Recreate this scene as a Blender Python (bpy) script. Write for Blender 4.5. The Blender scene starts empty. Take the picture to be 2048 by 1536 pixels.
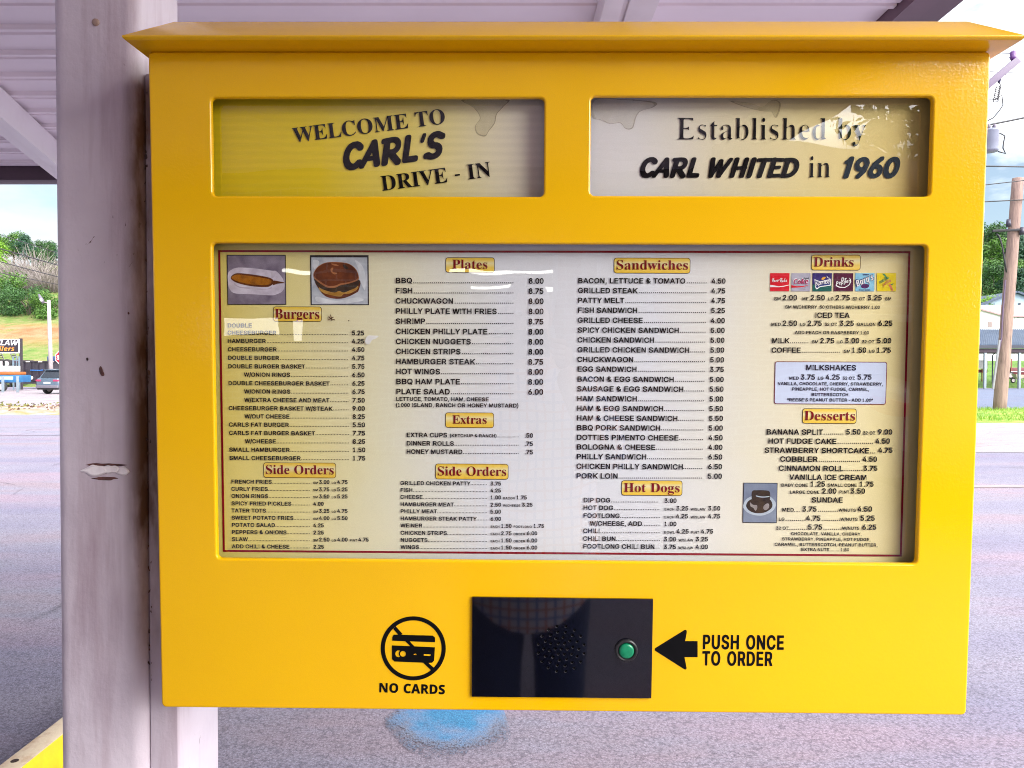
import bpy, bmesh, math, random
from mathutils import Vector, Matrix, Euler, noise
from mathutils.geometry import delaunay_2d_cdt

# ------------------------------------------------------------------ camera, sky, sun, exposure
SC = bpy.context.scene
COL = SC.collection
FPX, HORIZON, EYE = 1500.0, 742.0, 1.55          # focal length in px of a 2048 px wide frame, horizon row, eye height
PITCH = math.atan2(768 - HORIZON, FPX)
cam_data = bpy.data.cameras.new('camera')
cam = bpy.data.objects.new('camera', cam_data)
COL.objects.link(cam)
cam.location = (0, 0, EYE)
cam.rotation_euler = (math.radians(90) - PITCH, 0, 0)
cam_data.sensor_width = 36
cam_data.lens = FPX / 2048 * 36
cam_data.clip_start = 0.02
cam_data.clip_end = 3000
SC.camera = cam

world = bpy.data.worlds.new('World')
SC.world = world
world.use_nodes = True
wt = world.node_tree
wt.nodes.clear()
w_out = wt.nodes.new('ShaderNodeOutputWorld')
w_bg = wt.nodes.new('ShaderNodeBackground')
w_sky = wt.nodes.new('ShaderNodeTexSky')
w_sky.sky_type = 'NISHITA'
w_sky.sun_disc = False
w_sky.air_density = 1.0
w_sky.dust_density = 1.5
w_tc = wt.nodes.new('ShaderNodeTexCoord')
w_map = wt.nodes.new('ShaderNodeMapping')
w_map.inputs['Scale'].default_value = (1, 1, 2.6)
w_map.inputs['Location'].default_value = (0.35, 0.0, 0.1)
w_no = wt.nodes.new('ShaderNodeTexNoise')
w_no.inputs['Scale'].default_value = 3.2
w_no.inputs['Detail'].default_value = 7
w_no.inputs['Roughness'].default_value = 0.55
w_rp = wt.nodes.new('ShaderNodeValToRGB')
w_rp.color_ramp.elements[0].position = 0.40
w_rp.color_ramp.elements[0].color = (0.04, 0.04, 0.04, 1)
w_rp.color_ramp.elements[1].position = 0.60
w_rp.color_ramp.elements[1].color = (0.95, 0.95, 0.95, 1)
w_mix = wt.nodes.new('ShaderNodeMix')
w_mix.data_type = 'RGBA'
SUN_EL, SUN_AZ = math.radians(33), math.radians(48)     # the bright side of the overcast sky: behind the viewer, to the right
SUN_DIR = Vector((math.sin(SUN_AZ) * math.cos(SUN_EL), -math.cos(SUN_AZ) * math.cos(SUN_EL), math.sin(SUN_EL)))
w_sky.sun_elevation = SUN_EL
w_sky.sun_rotation = math.atan2(SUN_DIR.x, SUN_DIR.y)
w_dot = wt.nodes.new('ShaderNodeVectorMath'); w_dot.operation = 'DOT_PRODUCT'
w_dot.inputs[1].default_value = SUN_DIR
wt.links.new(w_tc.outputs['Generated'], w_dot.inputs[0])
w_br = wt.nodes.new('ShaderNodeMapRange')               # clouds glow most on the sun's side
w_br.inputs['From Min'].default_value = -0.15; w_br.inputs['From Max'].default_value = 0.50
w_br.inputs['To Min'].default_value = 3.0; w_br.inputs['To Max'].default_value = 23.0
wt.links.new(w_dot.outputs['Value'], w_br.inputs['Value'])
w_cl = wt.nodes.new('ShaderNodeMix'); w_cl.data_type = 'RGBA'; w_cl.blend_type = 'MULTIPLY'
w_cl.inputs[0].default_value = 1.0
w_cl.inputs[6].default_value = (0.985, 0.985, 1.0, 1)
wt.links.new(w_br.outputs['Result'], w_cl.inputs[7])
wt.links.new(w_cl.outputs[2], w_mix.inputs[7])
wt.links.new(w_tc.outputs['Generated'], w_map.inputs['Vector'])
wt.links.new(w_map.outputs['Vector'], w_no.inputs['Vector'])
wt.links.new(w_no.outputs['Fac'], w_rp.inputs['Fac'])
wt.links.new(w_rp.outputs['Color'], w_mix.inputs[0])
w_dk = wt.nodes.new('ShaderNodeMix'); w_dk.data_type = 'RGBA'; w_dk.blend_type = 'MULTIPLY'
w_dk.inputs[0].default_value = 1.0; w_dk.inputs[7].default_value = (0.58, 0.58, 0.56, 1)
wt.links.new(w_sky.outputs['Color'], w_dk.inputs[6])
wt.links.new(w_dk.outputs[2], w_mix.inputs[6])
wt.links.new(w_mix.outputs[2], w_bg.inputs['Color'])
w_bg.inputs['Strength'].default_value = 0.05
wt.links.new(w_bg.outputs[0], w_out.inputs['Surface'])

sun_data = bpy.data.lights.new('sun', 'SUN')
sun_data.energy = 0.8
sun_data.angle = math.radians(45)
sun_data.color = (1.0, 0.96, 0.91)
sun = bpy.data.objects.new('sun', sun_data)
COL.objects.link(sun)
sun.rotation_euler = SUN_DIR.to_track_quat('Z', 'Y').to_euler()
sun.location = SUN_DIR * 40

SC.view_settings.view_transform = 'Standard'
SC.view_settings.look = 'None'
SC.view_settings.gamma = 1.0
SC.view_settings.exposure = 2.85
SC.cycles.filter_width = 1.0
SC.cycles.denoising_prefilter = 'NONE'          # keeps the small print crisp
SC.render.film_transparent = False
SC.cycles.max_bounces = 10
SC.cycles.diffuse_bounces = 5
SC.cycles.transparent_max_bounces = 24
SC.cycles.sample_clamp_indirect = 8.0

rng = random.Random(11)

# ------------------------------------------------------------------ lettering outlines (font, glyph) -> (advance, loops)
GLYPHS = {
 'S': {
'A': (722, [[38,3,23,18,22,42,281,702,293,714,308,718,410,718,427,714,441,696,700,42,702,30,698,15,686,4,674,0,578,0,559,6,550,18,488,179,482,184,242,184,234,180,173,18,164,6,146,0],[259,246,462,246,458,256,452,257,266,257],[288,318,435,318,362,515,356,512]]),
'B': (722, [[88,6,79,18,76,30,76,684,82,706,94,715,106,718,418,716,502,699,562,667,590,642,613,612,627,582,638,540,638,492,626,444,603,408,569,378,604,351,630,324,650,294,663,258,669,216,666,174,657,138,635,96,608,66,568,38,526,20,472,7,382,0,106,0],[232,138,238,134,400,134,460,143,488,156,508,177,515,198,513,228,502,250,484,270,436,293,394,298,238,299,232,294],[232,432,382,430,430,439,460,456,478,476,487,504,483,534,460,564,418,581,370,584,232,582]]),
'C': (722, [[314,-3,248,16,188,48,137,93,97,147,68,207,50,279,44,357,51,441,67,507,98,573,139,627,188,670,248,702,308,720,380,727,446,721,494,708,536,690,578,663,614,629,644,590,665,549,683,489,680,466,668,454,656,451,566,450,554,454,542,465,524,512,501,543,470,567,434,582,398,589,362,589,326,583,296,571,262,549,236,522,213,483,198,441,189,381,190,321,199,273,214,231,247,183,284,153,326,135,380,128,440,138,488,163,521,201,543,255,560,267,662,266,680,252,683,231,669,177,641,123,602,76,555,39,500,12,446,-3,380,-9]]),
'D': (722, [[88,6,79,18,76,30,76,684,82,706,94,715,106,718,388,715,478,694,520,675,556,652,605,606,642,552,668,486,682,414,684,336,675,258,653,192,620,132,586,93,538,55,496,33,430,11,376,3,322,0,106,0],[224,138,232,134,340,134,388,141,418,149,454,167,478,185,514,234,530,276,538,324,539,378,531,438,517,480,495,516,466,544,436,563,394,577,358,583,224,582]]),
'E': (667, [[88,6,79,18,76,30,76,684,82,706,94,715,106,718,586,718,604,713,613,702,617,690,617,612,610,595,598,586,236,582,238,430,568,429,582,420,589,408,591,330,583,306,562,296,238,296,235,138,244,134,598,133,611,126,621,108,621,30,615,12,604,3,592,0,106,0]]),
'F': (611, [[88,6,79,18,76,30,76,684,82,706,94,715,106,718,556,718,574,713,583,702,587,690,587,612,580,595,568,586,230,582,232,420,532,419,544,412,553,396,554,318,549,300,538,290,526,286,232,285,228,18,218,6,202,0,106,0]]),
'G': (778, [[326,-4,254,16,194,47,140,92,98,147,69,207,50,279,44,357,51,441,68,507,99,573,140,626,191,669,248,700,314,720,386,727,458,721,512,706,554,688,596,662,635,627,668,585,687,549,707,489,704,466,692,455,680,451,584,451,572,454,560,465,541,507,513,543,481,567,440,583,404,589,368,589,332,582,302,571,268,549,239,519,217,483,201,441,193,381,194,321,202,273,219,231,238,201,260,177,290,155,320,141,350,132,392,128,428,131,464,140,500,158,530,186,551,219,562,255,410,257,392,265,381,285,381,363,389,381,410,391,680,391,704,382,713,363,712,267,707,225,688,165,661,117,620,71,572,37,518,12,458,-4,392,-9]]),
'H': (722, [[89,3,77,12,71,30,71,684,77,706,95,717,185,718,200,714,212,702,216,690,216,438,221,434,497,434,506,438,506,690,510,702,521,714,533,718,623,718,641,710,650,696,651,684,651,30,645,12,623,0,533,0,519,6,509,18,506,294,503,300,221,300,216,294,213,18,204,6,191,0]]),
'I': (278, [[82,3,70,12,65,24,64,102,66,114,74,126,97,138,97,576,97,582,76,590,65,606,64,690,72,708,88,717,190,717,206,708,213,696,214,612,206,594,182,582,181,138,202,128,212,114,213,24,202,6,190,1]]),
'J': (556, [[196,-3,160,7,118,27,87,51,58,85,38,123,27,165,23,261,29,273,46,283,148,282,160,273,167,261,171,183,181,159,196,142,226,128,262,125,292,132,316,148,331,171,338,207,339,693,346,708,364,718,466,715,479,705,484,687,484,213,479,165,468,123,449,87,431,63,400,35,364,14,322,-1,280,-8,232,-8]]),
'K': (722, [[99,6,90,18,87,30,87,690,95,708,117,718,213,718,227,714,239,702,242,690,243,423,549,713,567,718,693,718,711,711,721,690,720,678,712,666,430,402,716,48,722,30,716,12,705,3,693,0,579,0,561,6,321,299,315,300,243,231,242,30,236,12,225,3,213,0,117,0]]),
'L': (611, [[88,6,79,18,76,30,76,690,84,708,100,717,208,717,224,708,232,690,232,137,238,134,562,132,574,125,583,108,582,24,574,9,556,0,106,0]]),
'M': (833, [[87,3,75,12,69,30,69,690,77,708,99,718,213,718,225,716,237,707,417,230,597,707,609,716,621,718,735,718,757,708,765,684,765,30,759,12,747,3,729,1,717,6,706,24,645,458,482,24,471,7,453,0,381,0,369,3,358,12,207,400,206,24,195,6,183,1]]),
'N': (722, [[87,3,75,12,69,30,69,684,75,706,87,715,99,718,201,718,219,709,507,260,510,270,511,696,519,709,537,718,627,718,645,709,653,696,654,684,654,30,648,12,639,4,621,0,519,0,501,11,213,463,213,24,207,11,189,1]]),
'O': (778, [[326,-4,254,16,194,48,140,93,99,147,69,207,50,279,44,357,51,441,68,507,101,573,143,627,194,670,254,702,320,721,392,727,458,721,524,702,584,671,636,627,678,573,710,507,728,437,734,357,728,279,709,207,680,147,638,93,590,51,530,18,464,-2,392,-9],[372,129,416,130,452,138,488,154,520,177,546,207,566,243,579,285,586,339,585,393,578,435,565,477,544,513,518,543,488,564,446,582,404,589,362,588,324,579,290,564,255,537,231,507,212,471,199,429,193,381,192,339,199,285,213,243,233,207,259,177,290,154,326,138]]),
'P': (667, [[88,6,79,18,76,30,76,684,82,706,94,715,106,718,394,716,472,700,532,670,565,642,589,612,611,570,623,528,627,480,623,432,610,387,590,348,566,318,532,289,490,265,454,253,376,241,231,240,227,234,227,30,221,12,208,2,196,0,106,0],[227,378,232,374,370,374,412,382,439,396,462,420,475,462,474,504,460,542,430,568,394,581,346,585,227,582]]),
'Q': (778, [[584,-62,560,-56,506,8,440,-6,368,-8,296,3,230,27,176,61,140,94,102,142,79,184,55,256,45,328,47,412,62,488,88,550,128,610,176,657,236,694,296,715,368,726,440,724,506,710,568,682,625,640,668,592,703,532,720,484,734,412,736,334,731,280,718,226,693,166,667,124,624,76,697,-14,702,-38,692,-55,680,-61],[520,88,524,83,536,88,524,103,515,94],[364,130,407,130,335,220,331,238,338,256,356,265,464,264,477,256,530,192,536,192,569,244,582,286,587,322,589,376,582,430,569,472,554,502,530,533,494,562,458,579,416,588,374,589,338,583,302,570,266,546,241,520,218,484,204,448,195,400,193,340,198,292,208,256,229,214,259,178,290,155,326,138]]),
'R': (722, [[88,6,79,18,76,30,76,684,82,706,94,715,106,718,406,716,490,701,526,686,562,665,600,630,633,576,648,516,648,456,635,402,610,354,576,318,529,288,526,282,674,42,676,24,671,12,658,2,646,0,538,0,520,5,364,255,238,256,231,252,231,30,226,14,214,3,202,0,106,0],[232,390,394,391,430,398,460,411,482,432,493,462,494,504,482,540,454,566,406,581,232,583]]),
'S': (667, [[261,-6,207,7,165,23,129,45,93,76,65,115,48,157,39,205,41,217,49,229,69,237,175,235,189,223,205,175,229,151,273,131,333,124,399,132,447,154,463,169,475,187,479,211,476,229,459,249,429,266,223,325,165,350,122,379,92,409,67,457,59,511,64,559,80,601,111,643,147,673,195,699,249,717,303,725,375,725,429,717,477,702,512,685,547,661,576,631,600,595,613,559,618,517,609,497,591,489,489,490,471,504,459,542,435,568,393,586,339,593,279,586,237,566,222,553,212,535,209,517,212,499,226,481,261,459,471,399,519,378,561,350,597,313,619,271,629,223,624,163,608,121,579,79,546,49,501,22,453,3,393,-8,333,-11]]),
'T': (611, [[248,4,236,17,233,30,232,582,44,584,30,588,18,600,14,612,14,690,18,702,29,714,44,718,578,716,590,708,598,690,598,612,594,600,584,589,566,584,380,582,380,24,374,12,356,1,260,0]]),
'U': (722, [[294,-5,228,15,162,55,118,103,85,169,74,217,72,253,72,685,76,703,90,715,102,718,192,717,211,703,216,685,216,259,220,223,239,181,270,151,312,133,366,127,414,134,456,155,482,181,501,223,505,259,507,697,514,709,528,717,630,716,642,707,649,691,649,253,644,199,627,145,603,103,570,65,528,33,492,14,444,-1,402,-8,342,-10]]),
'V': (667, [[271,5,259,22,21,678,23,702,34,714,49,718,139,718,151,714,162,702,331,217,337,209,504,702,516,714,529,718,631,715,645,702,646,678,410,18,400,6,385,0,289,0]]),
'W': (944, [[204,5,192,24,8,678,7,696,14,708,36,718,126,718,139,714,150,702,270,256,276,260,396,702,408,714,420,718,522,718,540,711,550,696,672,248,793,702,804,714,816,718,912,718,930,708,937,696,936,678,752,24,744,10,726,0,624,0,612,2,598,12,474,448,468,442,348,16,336,4,324,0,222,0]]),
'X': (667, [[32,3,20,12,15,24,20,48,248,366,34,672,29,690,37,708,56,718,158,718,176,712,332,487,338,488,494,710,512,718,608,718,620,716,632,709,640,690,636,672,423,372,647,48,653,30,647,12,626,0,524,0,506,7,332,249,159,6,140,0]]),
'Y': (667, [[279,3,267,13,261,30,259,294,20,672,15,684,19,702,30,714,45,718,147,718,165,709,333,439,339,443,507,712,525,718,621,718,638,714,652,696,648,672,407,288,404,18,394,6,381,0]]),
'Z': (611, [[517,6,169,63,145,45,127,44,107,60,95,96,96,108,109,126,127,130,565,132,577,125,586,108,583,18,574,6,559,0],[229,167,214,174,206,186,207,210,399,582,43,587,31,596,25,612,25,690,29,702,40,714,55,718,553,718,567,714,577,705,582,690,582,624,578,612,259,180,247,169]]),
'0': (556, [[230,-4,188,9,141,39,104,78,74,129,52,189,39,255,32,333,36,435,47,507,61,555,85,609,116,653,152,687,194,711,242,724,296,726,350,715,404,687,447,645,480,591,503,531,518,459,524,363,520,279,508,207,490,147,462,93,428,51,386,19,338,-1,278,-9],[249,129,278,124,302,127,326,140,344,158,362,189,373,219,388,303,387,417,381,465,368,513,351,549,332,573,308,589,284,594,260,592,240,585,224,573,205,549,181,489,168,411,168,303,182,225,194,189,212,159,230,140]]),
'1': (556, [[87,3,75,12,70,24,69,102,75,119,93,130,176,132,177,516,171,523,123,468,105,463,90,468,79,480,77,492,77,588,83,600,177,712,195,718,267,716,279,708,287,690,287,138,291,131,351,131,371,120,378,102,377,24,369,9,351,0]]),
'2': (556, [[44,3,32,12,27,24,26,90,31,108,318,414,352,468,361,510,354,546,329,576,290,592,248,593,212,582,188,562,173,534,166,486,152,471,140,468,50,469,34,480,28,498,33,546,50,600,77,642,106,672,146,699,188,716,236,725,284,726,332,719,374,705,434,665,460,636,478,606,492,570,499,540,500,498,495,462,475,408,434,345,370,270,243,138,254,133,482,133,494,130,506,120,511,108,508,18,499,6,482,0]]),
'3': (556, [[213,-3,171,8,131,27,105,45,74,75,50,111,34,153,27,201,33,218,45,228,57,230,147,229,165,213,176,171,196,147,237,128,285,125,327,135,359,159,376,195,375,243,359,279,327,305,279,319,189,321,177,327,166,345,168,429,292,579,291,583,87,585,75,588,65,597,59,609,61,699,70,711,87,718,471,716,483,708,490,693,489,615,340,435,393,415,429,393,465,360,489,325,508,279,515,237,514,189,504,141,484,99,459,67,429,40,393,18,351,2,309,-7,255,-8]]),
'4': (556, [[327,4,312,24,309,136,45,139,33,149,27,162,27,234,32,252,278,708,297,718,375,718,387,716,399,707,405,693,404,678,189,274,195,270,309,270,312,444,316,456,327,467,339,471,423,469,435,461,443,444,443,276,447,270,501,270,520,258,526,240,526,162,519,147,507,139,447,136,443,132,443,30,441,18,431,6,411,0,339,0],[373,198,383,198,381,210,375,210]]),
'5': (556, [[207,-3,171,7,135,24,99,50,74,75,53,105,37,141,28,183,31,213,51,228,147,227,164,213,177,171,201,145,237,128,285,126,327,142,357,174,373,219,372,267,362,297,345,322,321,343,291,355,255,358,219,353,189,342,159,321,147,318,63,327,43,339,37,363,76,699,87,713,105,718,465,716,479,705,484,687,484,609,473,591,453,585,207,585,201,580,190,483,195,477,237,488,279,491,339,484,399,459,447,421,485,369,509,303,516,225,502,153,482,111,457,75,423,43,387,20,351,4,303,-7,249,-8]]),
'6': (556, [[223,-4,175,11,127,38,91,71,63,111,42,159,33,207,32,255,41,309,61,365,97,432,289,709,307,718,409,717,421,711,430,699,429,675,286,471,289,467,355,458,397,443,445,412,475,379,504,327,516,279,520,219,511,165,496,123,469,81,439,49,403,24,367,7,325,-5,277,-9],[266,123,307,127,343,147,367,179,378,219,375,267,358,303,325,332,289,342,247,340,209,321,185,291,173,249,176,201,193,164,225,135]]),
'7': (556, [[85,5,73,24,74,42,358,582,43,587,31,597,25,612,25,690,29,702,40,714,55,718,499,718,513,714,523,704,528,690,526,600,218,12,205,2,193,0,103,0]]),
'8': (556, [[278,-9,230,-5,182,6,140,24,102,51,73,81,50,119,37,159,32,207,39,261,55,303,80,341,117,375,80,423,59,477,55,537,61,573,71,603,104,654,152,694,206,717,278,727,350,717,404,693,452,653,484,603,494,573,500,537,496,477,475,423,438,375,472,345,500,303,518,255,524,207,519,159,506,120,483,81,454,51,416,25,374,6,326,-5],[234,129,272,124,314,127,344,139,368,159,382,189,383,225,373,255,350,281,308,301,260,303,218,290,188,264,172,225,174,183,194,151],[265,435,296,436,326,447,347,465,359,489,363,525,354,555,333,579,308,591,272,595,236,587,212,570,196,543,193,507,204,471,230,446]]),
'9': (556, [[132,5,119,24,121,42,265,246,264,251,186,263,144,280,102,310,69,348,47,390,32,450,31,504,42,564,60,606,90,648,123,678,163,702,210,719,258,726,312,725,360,714,402,695,443,666,474,631,498,591,514,546,521,498,520,450,509,396,484,336,445,270,264,10,252,2,240,0,150,0],[249,378,294,376,330,388,359,414,376,450,380,498,368,540,342,573,306,592,258,594,222,581,192,553,176,516,173,468,186,426,211,396]]),
'.': (278, [[74,0,204,0,204,130,74,130]]),
',': (278, [[94,-199,82,-196,70,-187,64,-169,92,107,100,121,112,129,190,130,208,118,214,95,166,-175,160,-187,148,-196]]),
'&': (722, [[252,-3,198,11,144,39,97,81,66,135,36,137],[258,-4,324,-9,390,-2,452,15,510,44,546,6,564,0,585,9,594,27,612,28,633,27,654,5,678,1,692,9,701,27,700,39,692,51,609,141,638,201,650,243,657,321,650,339,630,350,540,350,528,347,513,327,507,273,504,261,498,261,376,393,438,396,480,430,504,458,522,489,532,519,535,555,525,609,509,639,490,663,438,700,372,721,312,724,258,717,216,702,174,675,150,651,134,627,122,597,115,561,115,525,123,489,155,429,36,427],[282,123,336,121,390,135,248,135],[506,135,516,132,525,141,516,153,503,141],[129,141,159,141,148,171,146,195,114,195,119,165],[36,200,54,201,64,261,91,309,126,346,180,387,36,389],[205,201,339,201,258,272,218,237,209,219],[299,477,306,471,336,491,364,513,379,531,385,561,378,576,366,587,342,595,312,595,288,587,270,570,264,549,267,525]]),
'/': (278, [[-3,-138,-15,-135,-27,-126,-32,-102,180,762,188,774,201,781,291,780,306,768,310,744,99,-115,88,-132,75,-138]]),
'(': (333, [[179,-161,153,-123,113,-45,88,15,61,99,44,177,37,237,35,309,40,381,57,483,86,591,122,687,161,762,175,783,191,791,287,791,299,787,310,777,313,753,259,633,220,513,196,399,188,279,196,195,217,105,256,-3,311,-123,313,-141,305,-157,287,-165,197,-165]]),
')': (333, [[31,-159,22,-147,20,-129,85,15,125,135,141,219,145,297,137,399,113,513,81,615,23,747,19,765,28,783,43,790,139,791,151,788,163,777,200,711,233,633,265,531,285,441,295,357,298,291,293,207,278,123,245,15,209,-69,162,-153,151,-162,139,-165,49,-165]]),
'-': (333, [[57,235,45,238,33,247,27,265,27,349,33,363,45,373,279,375,291,371,303,358,306,265,303,252,291,239,273,235]]),
'*': (389, [[171,284,152,290,141,308,141,396,99,360,87,355,69,357,54,374,29,434,28,452,39,469,98,512,100,518,35,566,27,590,56,662,69,675,81,678,96,674,141,636,140,722,153,743,171,748,225,747,239,740,249,722,249,636,291,673,303,677,321,674,336,656,360,596,361,578,351,563,290,518,291,512,355,464,362,440,327,362,315,356,297,356,249,396,249,314,243,296,225,285]]),
"'": (238, [[88,416,77,429,74,441,70,693,76,706,88,715,142,718,160,708,168,693,163,435,154,419,142,412,100,411]]),
 },
 'T': {
'W': (611, [[175,-11,170,-8,28,404,13,429,-15,439,-15,454,181,454,180,438,155,434,145,427,141,399,220,163,225,157,300,354,277,419,260,433,230,439,230,455,438,454,438,439,405,432,396,424,393,409,475,168,548,399,544,424,530,434,505,438,503,454,623,454,623,439,597,424,578,389,445,-11,430,-11,426,-6,315,306,192,-6,190,-11]]),
'E': (442, [[19,0,14,5,14,15,59,27,69,40,74,55,75,365,73,400,66,420,49,434,17,440,18,455,397,455,397,320,384,320,377,350,364,380,349,399,329,413,294,425,249,430,204,429,188,420,183,390,184,247,224,249,254,264,274,293,289,345,304,345,304,120,287,120,276,175,255,205,224,218,184,222,183,70,188,40,204,30,254,28,309,37,339,50,364,68,389,99,410,140,424,143,429,140,403,5,399,0]]),
'L': (426, [[20,0,15,5,15,15,60,30,68,40,73,60,75,380,72,405,65,421,50,432,17,440,16,450,20,455,247,455,249,440,200,430,190,420,183,400,182,80,186,45,200,31,230,28,285,32,325,44,366,75,387,105,407,150,410,154,420,154,426,150,400,0]]),
'C': (468, [[206,-6,151,12,111,38,76,74,48,119,31,174,26,229,33,289,50,339,71,374,103,409,141,436,181,454,226,463,271,465,311,458,386,435,406,441,421,465,436,465,436,309,420,309,392,364,359,404,333,424,301,438,266,443,236,440,211,429,193,414,174,389,161,359,151,319,146,274,146,179,162,104,177,74,194,54,221,36,246,27,296,25,331,33,366,49,396,71,426,103,431,104,447,89,406,43,366,15,341,4,286,-9,241,-10]]),
'O': (525, [[213,-6,168,8,128,30,93,60,62,99,41,144,30,189,28,239,35,289,51,334,73,371,103,405,143,434,183,453,228,464,278,466,323,460,368,444,408,419,440,389,465,354,486,309,496,264,498,214,492,169,476,124,453,84,423,50,388,24,348,5,308,-7,263,-11],[245,14,293,16,313,25,336,44,350,64,364,99,378,179,379,249,375,299,367,339,355,374,338,403,318,424,288,439,263,443,233,440,213,431,188,409,174,389,161,359,147,274,147,179,163,99,178,67,198,40,218,25]]),
'M': (634, [[19,0,14,5,14,15,59,30,68,40,74,60,75,380,68,420,54,432,16,440,17,455,185,455,314,149,319,147,449,455,615,455,617,440,584,431,570,420,562,400,560,375,562,55,574,28,617,15,614,0,399,0,396,5,399,18,424,22,441,30,453,55,454,397,289,2,284,0,269,2,109,380,105,370,107,55,114,36,124,26,169,15,169,0]]),
'T': (423, [[96,0,92,15,126,22,141,30,148,40,154,60,156,430,146,433,111,428,73,410,44,375,29,320,16,318,11,320,11,455,408,455,410,325,406,317,393,320,381,369,355,405,316,427,271,433,263,430,265,60,277,30,296,21,326,17,326,0]]),
'D': (496, [[25,0,20,5,20,15,60,27,69,40,73,55,74,380,70,410,62,425,45,435,15,440,15,455,220,455,280,451,350,432,385,413,406,395,432,365,452,325,464,280,468,230,464,175,454,130,435,90,410,59,370,30,335,15,285,4],[210,25,240,25,270,33,292,45,312,65,327,90,338,120,350,205,349,275,343,315,332,355,320,380,300,405,280,420,255,429,225,433,205,431,191,425,184,410,182,390,182,60,189,35]]),
'R': (473, [[20,0,15,5,15,15,60,30,68,40,73,60,75,375,73,400,65,420,50,432,17,440,19,455,265,453,335,440,380,417,403,390,413,365,417,335,410,296,400,277,380,255,358,240,319,225,317,220,439,40,455,23,480,15,480,5,475,0,340,0,203,210,185,212,182,205,185,50,191,35,200,27,240,17,240,0],[183,235,225,235,255,242,280,259,294,280,303,325,299,375,285,405,260,424,240,430,210,430,193,425,186,415,182,385]]),
'I': (261, [[18,0,13,5,13,15,58,30,68,41,74,60,75,385,73,410,66,425,48,434,13,440,13,455,243,455,243,439,198,429,189,420,184,405,183,110,183,65,190,40,208,25,243,18,243,0]]),
'V': (428, [[216,-13,211,-10,41,388,16,427,-14,442,-14,452,-9,455,206,455,211,452,211,442,206,438,176,435,161,429,153,417,153,402,256,149,261,149,354,402,354,417,348,427,331,435,301,439,299,452,306,455,436,455,442,452,441,440,411,429,388,397,231,-10]]),
'N': (494, [[403,-11,108,348,109,54,120,29,138,21,163,18,167,4,158,0,23,0,18,4,18,14,23,18,53,23,68,34,73,49,76,79,76,384,41,429,18,439,18,454,158,453,388,172,389,404,384,419,373,429,332,439,332,454,479,454,478,438,448,434,433,425,423,399,422,-6,418,-11]]),
'B': (443, [[20,0,16,5,16,15,60,30,67,40,73,60,75,370,72,400,65,420,50,433,15,440,15,455,260,454,325,441,350,430,370,415,385,396,393,375,396,350,390,315,379,295,355,273,335,262,299,250,296,245,365,220,386,205,409,175,417,150,417,115,410,85,393,55,355,25,295,5,240,0],[210,25,255,29,270,37,284,50,298,90,299,155,289,190,267,215,235,228,185,231,182,225,182,55,190,33],[182,255,185,252,210,253,245,261,265,275,277,295,284,335,281,385,267,415,245,429,205,433,190,428,185,420,182,395]]),
'u': (375, [[101,-7,71,10,60,25,51,50,46,85,45,265,36,286,11,295,11,310,142,310,142,65,152,45,176,36,206,44,224,60,228,70,227,265,216,288,190,295,191,310,322,310,325,55,331,39,356,30,359,15,296,6,231,-9,226,38,201,13,171,-3,136,-10]]),
'r': (287, [[18,0,18,15,38,20,48,30,52,55,51,270,43,288,21,295,23,310,143,310,148,256,174,290,208,313,243,318,273,306,285,290,289,265,285,245,273,230,253,223,233,224,223,230,202,255,188,260,168,249,152,220,149,190,151,40,163,23,196,15,197,5,193,0]]),
'g': (327, [[89,-136,59,-127,38,-115,23,-100,15,-80,15,-65,24,-50,43,-35,68,-25,44,-10,28,10,24,30,29,55,54,84,100,110,54,138,33,165,23,195,22,215,32,255,49,279,69,295,94,308,124,316,169,318,234,304,314,304,316,270,270,265,286,235,291,200,286,170,267,140,244,121,214,108,124,101,108,90,101,75,105,60,119,51,234,45,264,39,289,26,307,5,315,-20,315,-50,305,-80,274,-112,231,-130,164,-140],[139,-115,204,-113,239,-103,260,-80,263,-65,259,-50,244,-39,219,-35,94,-36,75,-60,76,-85,99,-106],[152,125,174,128,187,140,196,165,199,200,198,245,191,275,179,290,159,297,139,293,126,280,119,260,114,225,116,180,122,150,134,132]]),
'e': (301, [[119,-6,94,5,69,23,50,45,36,70,21,130,24,200,46,255,83,295,129,315,184,316,225,300,257,270,277,225,283,170,274,166,119,166,119,135,129,90,150,60,164,50,184,44,209,43,229,49,252,65,269,85,283,70,244,23,209,1,169,-9],[116,195,119,192,201,195,198,260,192,280,184,290,159,297,144,292,134,284,119,245]]),
's': (288, [[41,-9,36,-5,36,105,51,105,65,70,81,46,101,27,121,18,146,15,171,21,186,35,192,55,188,75,176,92,86,142,50,175,41,195,37,220,41,250,52,275,76,300,111,316,151,318,216,305,231,318,241,319,244,315,244,225,241,222,227,225,214,255,199,275,166,294,141,296,122,290,111,279,105,260,110,240,121,227,216,175,246,145,255,120,257,90,253,60,242,35,216,8,181,-7,136,-9,76,9,61,5,51,-8]]),
'i': (198, [[18,0,18,15,38,20,48,30,52,55,51,270,43,288,21,295,23,310,148,310,149,45,156,25,180,15,178,0],[83,365,66,375,55,390,50,410,53,430,63,447,78,458,98,463,118,461,135,450,146,435,151,415,148,395,138,378,123,367,103,362]]),
'P': (418, [[20,0,15,5,15,15,60,30,68,40,73,60,75,375,73,400,65,420,50,432,17,440,19,455,270,453,325,444,369,420,394,390,408,350,406,305,398,280,385,259,355,232,315,215,260,206,185,206,182,200,185,49,200,27,240,17,240,0],[185,230,225,231,255,240,274,255,286,280,292,330,286,380,272,410,245,427,200,430,190,425,184,415]]),
'l': (199, [[18,0,18,15,38,20,48,30,52,55,52,410,46,430,22,440,20,450,23,455,148,455,149,50,156,25,178,16,180,5,178,0]]),
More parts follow.
